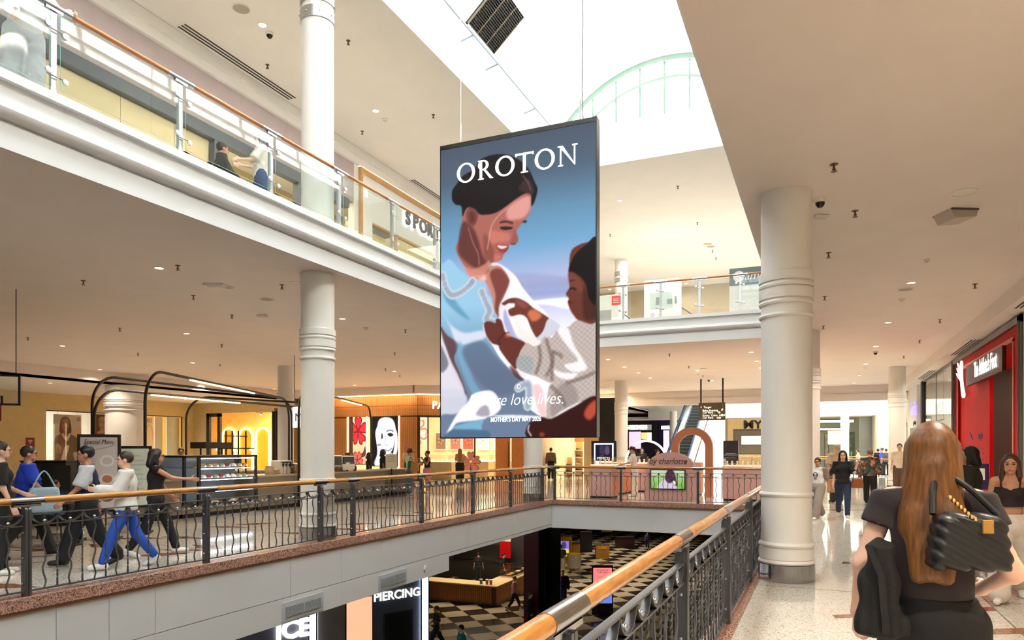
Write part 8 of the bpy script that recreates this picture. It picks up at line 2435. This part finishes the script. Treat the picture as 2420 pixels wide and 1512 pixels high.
    def hcut(X, Y, Z):
        fc = elp((0, .1, -.026), (.069, .104, .106))(X, Y, Z); nb = -.03 - Z - (Y < -.02) * .05 if st_ in ('short', 'bun', 'pony') else -1 - Z
        sides = np.where(Y > .0, -(Z - .0) - (0 if st_ in ('short',) else .2), -1)
        d = -fc
        if st_ in ('short',): d = np.maximum(d, np.maximum(nb, sides))
        elif st_ in ('bun', 'pony'): d = np.maximum(d, np.where(Y < -.09, -1, nb))
        return d
    P3, Q3 = shape(hh, max(lod * .6, .011), cut=hcut)
    obj('hair', np_mesh('hair', toh(P3) * k, Q3, [cm(hc, 'hair')]), t)
    # clothes
    if top:
        g = .012 + top[2]
        pr = tor(g)
        for sh, el, wr, d2, sx in AM:
            sl = top[1]
            if sl > .05:
                pr.append(cap(sh, sh + (el - sh) * min(1, sl * 1.6 + (.25 if sl <= .7 else 0)), .05 + g * .6, .042 + g * 1.4))
                if sl > .7: pr.append(cap(el, el + (wr - el) * .92, .043 + g, .034 + g))
        zt = .08 + hem - .07
        def tc(X, Y, Z):
            u_ = (Y - C0[1]) * U[1] + (Z - C0[2]) * U[2]
            armside = np.abs(X) > .21
            d = np.where(armside & (top[1] > .05), -1, (-.02 + hem if not crop else crop) - u_)
            nk = u_ - .545 + np.abs(X) * (.1 if not vneck else .0)
            d = np.maximum(d, nk)
            d = np.maximum(d, (.075 + .02 * (Y > 0) + vneck * .06 * (Y > 0)) - np.sqrt(X ** 2 + (Y - NK[1]) ** 2 + ((u_ - .56) * (1.2 - .6 * bool(vneck))) ** 2))
            if .05 < top[1] <= .7:
                for sh, el, wr, d2, sx in AM:
                    e0 = sh + (el - sh) * min(1, top[1] * 1.6); dd = (el - sh) / .275
                    d = np.where(X * sx > sw - .01, np.maximum(d, (X - e0[0]) * dd[0] + (Y - e0[1]) * dd[1] + (Z - e0[2]) * dd[2]), d)
            if top[1] <= .05: d = np.maximum(d, np.where(u_ > .42, np.abs(X) - .11, -1))
            return d
        P4, Q4 = shape(union(pr, .025), lod * .8, cut=tc)
        ms = [cm(top[0])]; mi = None
        if sleeve_col: ms.append(cm(sleeve_col)); mi = (np.abs(P4[Q4].mean(1)[:, 0]) > sw - .012).astype(int)
        obj('shirt', np_mesh('shirt', P4 * k, Q4, ms, mi), t)
    if bot:
        g = .012 + bot[2]
        pr = [elp(C0 + vec(0, 0, 0), vec(.158 if fem else .15, .112, .12) + g), elp(C0 + U * .1, vec(.14, .1, .1) + g * .6)]
        fr = bot[1]
        for hip, kn, an, fd in feet:
            pr.append(cap(hip, hip + (kn - hip) * min(1, fr * 2), .085 + g, .06 + g * 1.3))
            if fr > .5: pr.append(cap(kn, kn + (an - kn) * min(1, (fr - .5) * 2) * .93, .058 + g * 1.3, .044 + g * 1.5))
        def bc(X, Y, Z):
            u_ = (Y - C0[1]) * U[1] + (Z - C0[2]) * U[2]
            return np.maximum(u_ - .115, .02 - Z)
        P5, Q5 = shape(union(pr, .02), lod * .8, cut=bc)
        obj('trousers' if fr > .7 else 'shorts', np_mesh('trousers', P5 * k, Q5, [cm(bot[0])]), t)
    for hip, kn, an, fd in feet:
        f0 = an + vec(0, -.03, -.035); f1 = an + fd * .15 + vec(0, 0, -.045)
        P6, Q6 = shape(union([cap(f0, f1, .045, .036), cap(an, f0, .04, .045)], .02), max(lod * .6, .012), cut=lambda X, Y, Z: (.002 - Z))
        obj('shoe', np_mesh('shoe', P6 * k, Q6, [cm(shoes, 'leather')]), t)
    return t
DKH = (26, 20, 20)
PATT = mat('patterned_shirt', rough=.8, speckle=(16, [(0, (52, 66, 62)), (.3, (150, 84, 60)), (.5, (70, 96, 90)), (.68, (176, 156, 120)), (.84, (60, 50, 46))]))
person('person in a plain black top with tied-back dark hair at the left edge', 0, 9.2, 'R', 1.72, 'p', ('pony', DKH), ((24, 22, 24), .55, .01), arms=((.2, .1, .9, .2), (.1, .1, .3, 0)))
person('person in a bright blue shirt walking right at the far left', 66, 10.6, 'R', 1.7, 't', ('short', DKH), ((24, 60, 190), .55, .03), ((30, 28, 30), 1, .01), (30, 26, 26), 'walk', fem=False)
person('person in a navy and white striped-sleeve tee walking left beside the menu board', 205, 9.9, 'L', 1.7, 't', ('short', DKH), ((28, 34, 66), .6, .025), ((24, 24, 30), 1, .02), (24, 24, 26), 'walk2', fem=False, sleeve_col=(206, 210, 216))
person('person in a loose white long-sleeved top and bright blue jeans walking left', 298, 9.7, 'L', 1.62, 'f', ('short', (50, 34, 26)), ((236, 232, 226), .95, .03), ((38, 84, 190), 1, 0), (240, 240, 242), 'walk', hem=-.03, arms=((.4, .12, 1.3, .3), (.2, .15, 1.2, .2)))
person('person with long dark hair in black walking behind the white top', 368, 10.8, 'R', 1.66, 't', ('mid', DKH), ((26, 20, 22), .1, .01), ((24, 22, 26), 1, 0), (236, 234, 230), 'walk', arms=((.3, .12, .4, 0), (1.0, .1, .5, 0)))
person('child with dark hair seated at the cafe behind the blue shirt', 128, 13.0, 'R', 1.3, 't', ('short', DKH), ((30, 60, 90), .55, .01), pose='sit', fem=False, z0=.03)
person('cafe worker in black behind the till', 428, 18.3, 'C', 1.66, 't', ('bun', DKH), ((20, 20, 22), .55, .01))
person('cafe worker in black bending behind the counter right of the column', 806, 24.5, 'R', 1.55, 't', ('bun', DKH), ((22, 22, 24), .55, .01), lean=.4, lod=.03)
person('woman in black in front of the big portrait', 905, 26.5, 'R', 1.62, 'b', ('mid', (16, 14, 14)), ((16, 16, 18), .55, .02), ((18, 18, 20), 1, .01), (30, 28, 28), lod=.028)
person('person in black seated near the portrait', 872, 27.3, 'R', 1.5, 'b', ('mid', (16, 14, 14)), ((18, 18, 20), .55, .02), lod=.03)
person('woman in a white blouse and jeans carrying bags, beside the girl in pink shorts', 968, 25.2, 'R', 1.62, 'f', ('short', (90, 64, 44)), ((226, 218, 206), .6, .03), ((96, 112, 140), 1, .01), lod=.026, arms=((.2, .1, 1.3, .1), (.3, .1, 1.4, 0)))
person('girl in a black top and pink shorts eating', 1010, 26.3, 'L', 1.56, 't', ('bun', DKH), ((30, 26, 28), .05, .005), ((236, 150, 160), .35, .03), lod=.026, arms=((.6, .1, 1.9, .3), (.5, .1, 1.9, .3)), turn=.6)
person('person inside the jewellery shop behind the flower panel', 965, 34.0, 'C', 1.75, 'f', ('short', (90, 66, 44)), ((206, 190, 160), .6, .01), lod=.034, fem=False)
person('woman with long brown hair and black skirt looking into the jewellery shop', 1087, 33.4, 'A', 1.66, 'f', ('long', (150, 100, 50)), ((190, 150, 100), .6, .01), ((26, 24, 24), .75, .03), (30, 26, 26), lod=.032)
person('customer in dark clothes by the shoe shelves', 1302, 37.5, 'A', 1.7, 'f', ('short', DKH), ((120, 104, 84), .9, .01), ((24, 24, 26), 1, .01), lod=.036, fem=False)
person('saleswoman in an ivory outfit working at the pink kiosk', 1500, 24.4, 'L', 1.72, 't', ('pony', DKH), ((236, 226, 212), .6, .01), ((234, 222, 206), 1, .02), (230, 224, 214), lod=.024, arms=((.5, .1, .8, 0), (.5, .1, .8, 0)), lean=.12, head=(0, -.3))
person('person with long dark hair behind the lit arc of the kiosk', 1517, 33.5, 'C', 1.68, 'f', ('long', (40, 26, 22)), ((40, 34, 44), .9, .01), lod=.036)
person('person in a dark patterned top behind the lit arc', 1553, 34.5, 'R', 1.6, 't', ('bun', DKH), ((34, 34, 38), .9, .02), lod=.036)
boy = person('boy in a white tee with taupe sleeves and grey trousers', 1933, 16.4, 'C', 1.45, 't', ('short', (22, 16, 16)), ((232, 228, 226), .6, .02), ((156, 144, 134), 1, .025), (236, 232, 228), 'walk', fem=False, lod=.018, sleeve_col=(140, 122, 110), turn=-.5, head=(.3, 0))
person('woman in a black tee and blue jeans talking on the phone', 1992, 16.7, 'C', 1.62, 'p', ('long', (22, 16, 16)), ((22, 20, 22), .6, .025), ((34, 50, 82), 1, 0), (230, 220, 206), 'walk', lod=.018, arms=((.5, .35, 2.3, .1), (-.1, .12, .3, 0)), head=(0, -.05))
person('older man in a beige shirt behind the phone caller', 1977, 21.6, 'A', 1.76, 'f', ('short', (180, 160, 136)), ((196, 176, 148), .6, .03), ((60, 54, 50), 1, .02), (50, 44, 40), fem=False, lod=.022, turn=.5, head=(.6, 0))
person('man in a multicoloured patterned shirt seen from behind', 2056, 20.9, 'A', 1.66, 'f', ('short', (130, 104, 80)), (PATT, .95, .03), ((22, 20, 22), 1, .01), (40, 36, 34), 'walk', fem=False, lod=.02)
person('young man in a cream tee by the far column', 2126, 25.0, 'C', 1.82, 'p', ('short', (40, 28, 24)), ((236, 222, 198), .55, .025), ((96, 78, 62), 1, .02), fem=False, lod=.024)
person('person in grey near the far homeware shop', 2025, 43.4, 'L', 1.6, 't', ('short', DKH), ((190, 180, 170), .9, .01), lod=.04, pos=at(2028, 43.2))
person('person in black by the far brown shop', 2075, 43.0, 'A', 1.66, 't', ('short', DKH), ((26, 24, 26), .55, .01), lod=.04)
person('person in a vivid blue top by the far brown shop', 2084, 42.4, 'L', 1.7, 'f', ('bun', (60, 40, 30)), ((60, 90, 220), .55, .02), lod=.04)
person('person in a slate top standing with the far group', 2094, 41.6, 'A', 1.66, 'f', ('short', (70, 50, 40)), ((96, 100, 120), .55, .02), lod=.04)
fg = person('woman seen from behind in the right foreground with very long fair-brown hair', 2203, 2.92, 'A', 1.76, 'p', ('long', (116, 74, 36)), ((50, 42, 46), .24, .01), ((18, 17, 18), 1, .012), (30, 28, 28), 'walk', lod=.013, arms=((-.12, .32, .6, .2), (-.15, .38, 1.25, .75)), hem=.06)
ct = person('woman facing the camera in a black crop top and pale grey track pants', 2388, 7.6, 'C', 1.6, 't', ('long', (66, 38, 24)), ((34, 24, 28), .0, .006), ((214, 204, 194), 1, .032), (232, 226, 218), 'walk2', lod=.014, crop=.2, arms=((-.2, .12, .3, 0), (-.2, .14, .4, 0)), vneck=1)
for s_ in (-1, 1): MB().tube([(s_ * .08, .118, 1.19), (s_ * .085, .095, 1.27), (s_ * .085, .02, 1.34), (s_ * .085, -.06, 1.29)], .01, 6).build('strap', cm((34, 24, 28)), ct, local=True)
person('person with a dark bun passing behind the foreground woman', 2293, 9.6, 'L', 1.66, 't', ('mid', (20, 16, 16)), ((40, 36, 30), .9, .03), ((30, 28, 28), 1, .02), lod=.022)
PRN = mat('tee_print', (52, 48, 52), .8)
MB().ring_prism(ell(0, 0, .06, .06, 20), ell(0, 0, .048, .048, 20), lambda a, b, d: (a, d, 1.03 + b), .108, .116).build('chest_print', PRN, boy, local=True); MB().box(-.05, .05, .108, .116, 1.015, 1.045).build('chest_print', PRN, boy, local=True, smooth=False); MB().box(-.03, .03, .108, .114, .925, .945).build('chest_print', PRN, boy, local=True, smooth=False)
person('person in pale grey sweatpants leaning at the upper glass balustrade', 0, 0, 'C', 1.76, 'p', ('short', (60, 44, 34)), ((226, 222, 222), .9, .03), ((190, 190, 196), 1, .03), (220, 216, 214), pos=(-8.72, 5.45), z0=ZU, fem=False, lod=.018, lean=.3, arms=((.5, .2, .9, 0), (.4, .15, .3, 0)), legs=(.05, .1, -.15, .05), turn=.35)
person('man in a black sweater walking behind the upper left balustrade', 524, 13.2, 'R', 1.74, 't', ('short', DKH), ((40, 42, 46), .9, .025), ((30, 30, 36), 1, .02), z0=ZU, fem=False, lod=.022, pose='walk', head=(.3, 0))
person('person in a white top and blue jeans on the upper left walkway', 618, 12.7, 'L', 1.68, 'p', ('mid', (50, 40, 36)), ((226, 216, 208), .6, .025), ((44, 66, 110), 1, .01), z0=ZU, lod=.022, pose='walk2', arms=((.5, .1, 1.0, .2), (.4, .1, 1.2, .2)))
for (lab, px, t_, f_, H, sk_, hr, tp, bt, ps) in (
        ('staff member in black behind the juice bar', 1131, 38.2, 'A', 1.7, 't', ('short', DKH), ((24, 24, 28), .55, .01), ((24, 24, 26), 1, .01), 'stand'),
        ('second staff member in black by the juice bar machines', 1190, 38.0, 'R', 1.68, 't', ('short', DKH), ((26, 24, 26), .55, .01), ((24, 24, 26), 1, .01), 'stand'),
        ('person in a pink top hurrying past the timber counter', 1216, 31.6, 'R', 1.62, 'f', ('short', (170, 140, 100)), ((226, 160, 170), .6, .02), ((28, 26, 30), .8, .0), 'walk'),
        ('person in dark clothes in front of the maroon pier', 1252, 28.0, 'R', 1.6, 'p', ('short', (110, 90, 80)), ((26, 26, 32), .9, .03), ((24, 24, 28), 1, .02), 'stand'),
        ('man in a black top and pale shorts by the yellow booth', 1326, 40.6, 'A', 1.8, 't', ('short', DKH), ((26, 24, 28), .6, .03), ((150, 140, 120), .5, .03), 'walk'),
        ('person in a black jacket on the chequered floor', 1330, 32.6, 'C', 1.68, 't', ('short', DKH), ((26, 26, 34), .9, .04), ((36, 40, 60), 1, .01), 'stand'),
        ('child in a purple shirt far off on the chequered floor', 1530, 51.4, 'C', 1.25, 't', ('short', DKH), ((70, 60, 150), .6, .02), ((30, 30, 40), 1, .01), 'walk'),
        ('woman in grey at the corner of the piercing shop', 1032, 25.6, 'L', 1.62, 'f', ('short', (120, 96, 76)), ((84, 84, 80), .6, .02), ((40, 44, 60), 1, .01), 'walk'),
        ('person in a teal shirt at the bottom edge of the photo', 1090, 22.6, 'L', 1.68, 'f', ('short', DKH), ((20, 130, 140), .6, .03), ((40, 40, 50), 1, .02), 'walk2'),
        ('person in brown behind the glass fin', 1296, 35.6, 'L', 1.66, 'b', ('short', DKH), ((80, 50, 34), .9, .02), ((110, 100, 90), 1, .01), 'walk')):
    person(lab, px, t_, f_, H, sk_, hr, tp, bt, pose=ps, z0=ZG, lod=.036, fem='woman' in lab)
# ---- things they carry
def bag(label, c, s, m, rz, strap=None, name='handbag', cat='bag', quilt=False):
    t = thing(name, label, cat, c, rz)
    sx, sy, sz = s
    f = lambda X, Y, Z: np.sqrt(np.maximum(np.abs(X) - sx / 2 * (1 - .22 * np.clip(Z / sz, 0, 1)) + .03, 0) ** 2 + np.maximum(np.abs(Y) - sy / 2 + .03, 0) ** 2 + np.maximum(np.abs(Z - sz / 2) - sz / 2 + .03, 0) ** 2) - .03 - (.011 * np.abs(np.sin((X * .6 + Z) * 62)) if quilt else 0)
    h = .008 if quilt else .02
    P, Q = nets(f, (-sx / 2 - .04, -sy / 2 - .04, -.04), (sx / 2 + .04, sy / 2 + .04, sz + .04), h)
    obj('body', np_mesh('body', P, Q, [m]), t)
    if strap: MB().tube([tuple(p) for p in cr(strap, 6, closed=False)], .012, 8).build('strap', m, t, local=True)
    return t
LEA = cm((26, 25, 27), 'leather')
fx, fy = at(2203, 3.25)
b1 = at(2288, 2.7); qb = bag('large black quilted bag with gold chain hanging at the foreground woman\'s hip', (b1[0], b1[1], 1.17), (.27, .12, .2), LEA, .15, [(-.12, 0, .2), (-.1, .06, .3), (-.06, .13, .36), (.02, .06, .3), (.1, 0, .2)], quilt=True)
GOLD = mat('gold_metal', (214, 170, 100), .3, .9)
for i in range(12): MB().ball((-.08 + .012 * i, -.06, .27 - .012 * i), .009, 6, 4).build('chain_link', GOLD, qb, local=True)
MB().bbox(.02, .06, -.08, -.07, .14, .19, .004).build('clasp', GOLD, qb, local=True)
b2 = at(2080, 2.86)
t = thing('black_coat', 'black coat hanging over the left arm of the foreground woman', 'coat', (b2[0], b2[1], .88))
t.scale = (.85, .85, .8)
f = lambda X, Y, Z: np.sqrt((X / (.115 - .06 * Z / .5 + .012 * np.sin(Z * 30))) ** 2 + (Y / .06) ** 2) * .05 - .05 + np.maximum(np.abs(Z - .22) - .22, 0) + .004 * np.sin(X * 90)
P, Q = nets(f, (-.2, -.12, -.02), (.2, .12, .48), .012); obj('cloth', np_mesh('cloth', P, Q, [cm((18, 17, 19))]), t)
MB().strip([(-.05, -.07, .44), (0, -.085, .3), (.02, -.08, .02)], (.03, 0, 0), .01).build('lapel', cm((26, 25, 27)), t, local=True)
p = at(2026, 16.5); bag('tan brown handbag on the arm of the phone caller', (p[0], p[1], .72), (.28, .12, .22), cm((150, 84, 40), 'leather'), .3, [(-.1, 0, .2), (-.06, 0, .42), (.0, 0, .62), (.06, 0, .42), (.1, 0, .2)])
p = at(1968, 21.3); bag('brown paper shopping bag beside the older man', (p[0], p[1], .32), (.3, .16, .4), cm((170, 130, 90)), .2, [(-.08, 0, .38), (0, 0, .5), (.08, 0, .38)], 'paper_bag')
p = at(978, 24.8); bag('green shopping bag of the woman in the white blouse', (p[0] - .12, p[1], .95), (.24, .1, .26), cm((30, 140, 50)), .3, [(-.06, 0, .24), (0, 0, .4), (.06, 0, .24)], 'shopping_bag')
bag('tan leather shoulder bag of the woman in the white blouse', (p[0] + .1, p[1] - .1, .85), (.3, .12, .34), cm((190, 130, 70), 'leather'), .4, [(-.1, 0, .3), (0, 0, .6), (.1, 0, .3)], 'shoulder_bag')
p = at(104, 10.4); bag('pale blue denim bag swinging beside the blue shirt', (p[0], p[1], .7), (.46, .16, .36), cm((170, 200, 220)), 1.2, [(-.15, 0, .34), (0, 0, .6), (.15, 0, .34)], 'tote_bag')
p = at(2012, 16.42); t = thing('mobile_phone', 'mobile phone held to the ear of the woman in black', 'phone', (p[0], p[1], 1.42)); MB().bbox(p[0] - .01, p[0] + .0, p[1] - .035, p[1] + .035, 1.42, 1.56, .004).build('case', WHITE, t); MB().box(p[0] - .013, p[0] - .01, p[1] - .03, p[1] + .03, 1.43, 1.55).build('screen', BLACK, t)
t = thing('sun_hat', 'brown brimmed hat of the woman in the white blouse', 'hat', (*at(968, 25.2), 1.5)); MB().lathe([(.18, .0), (.18, .015), (.1, .02), (.095, .12), (.06, .15), (.001, .155)], 20, cap=False).build('crown', cm((120, 86, 56)), t, local=True); MB().lathe([(.101, .022), (.1, .05), (.099, .05)], 20, cap=False).build('band', cm((60, 40, 30)), t, local=True)
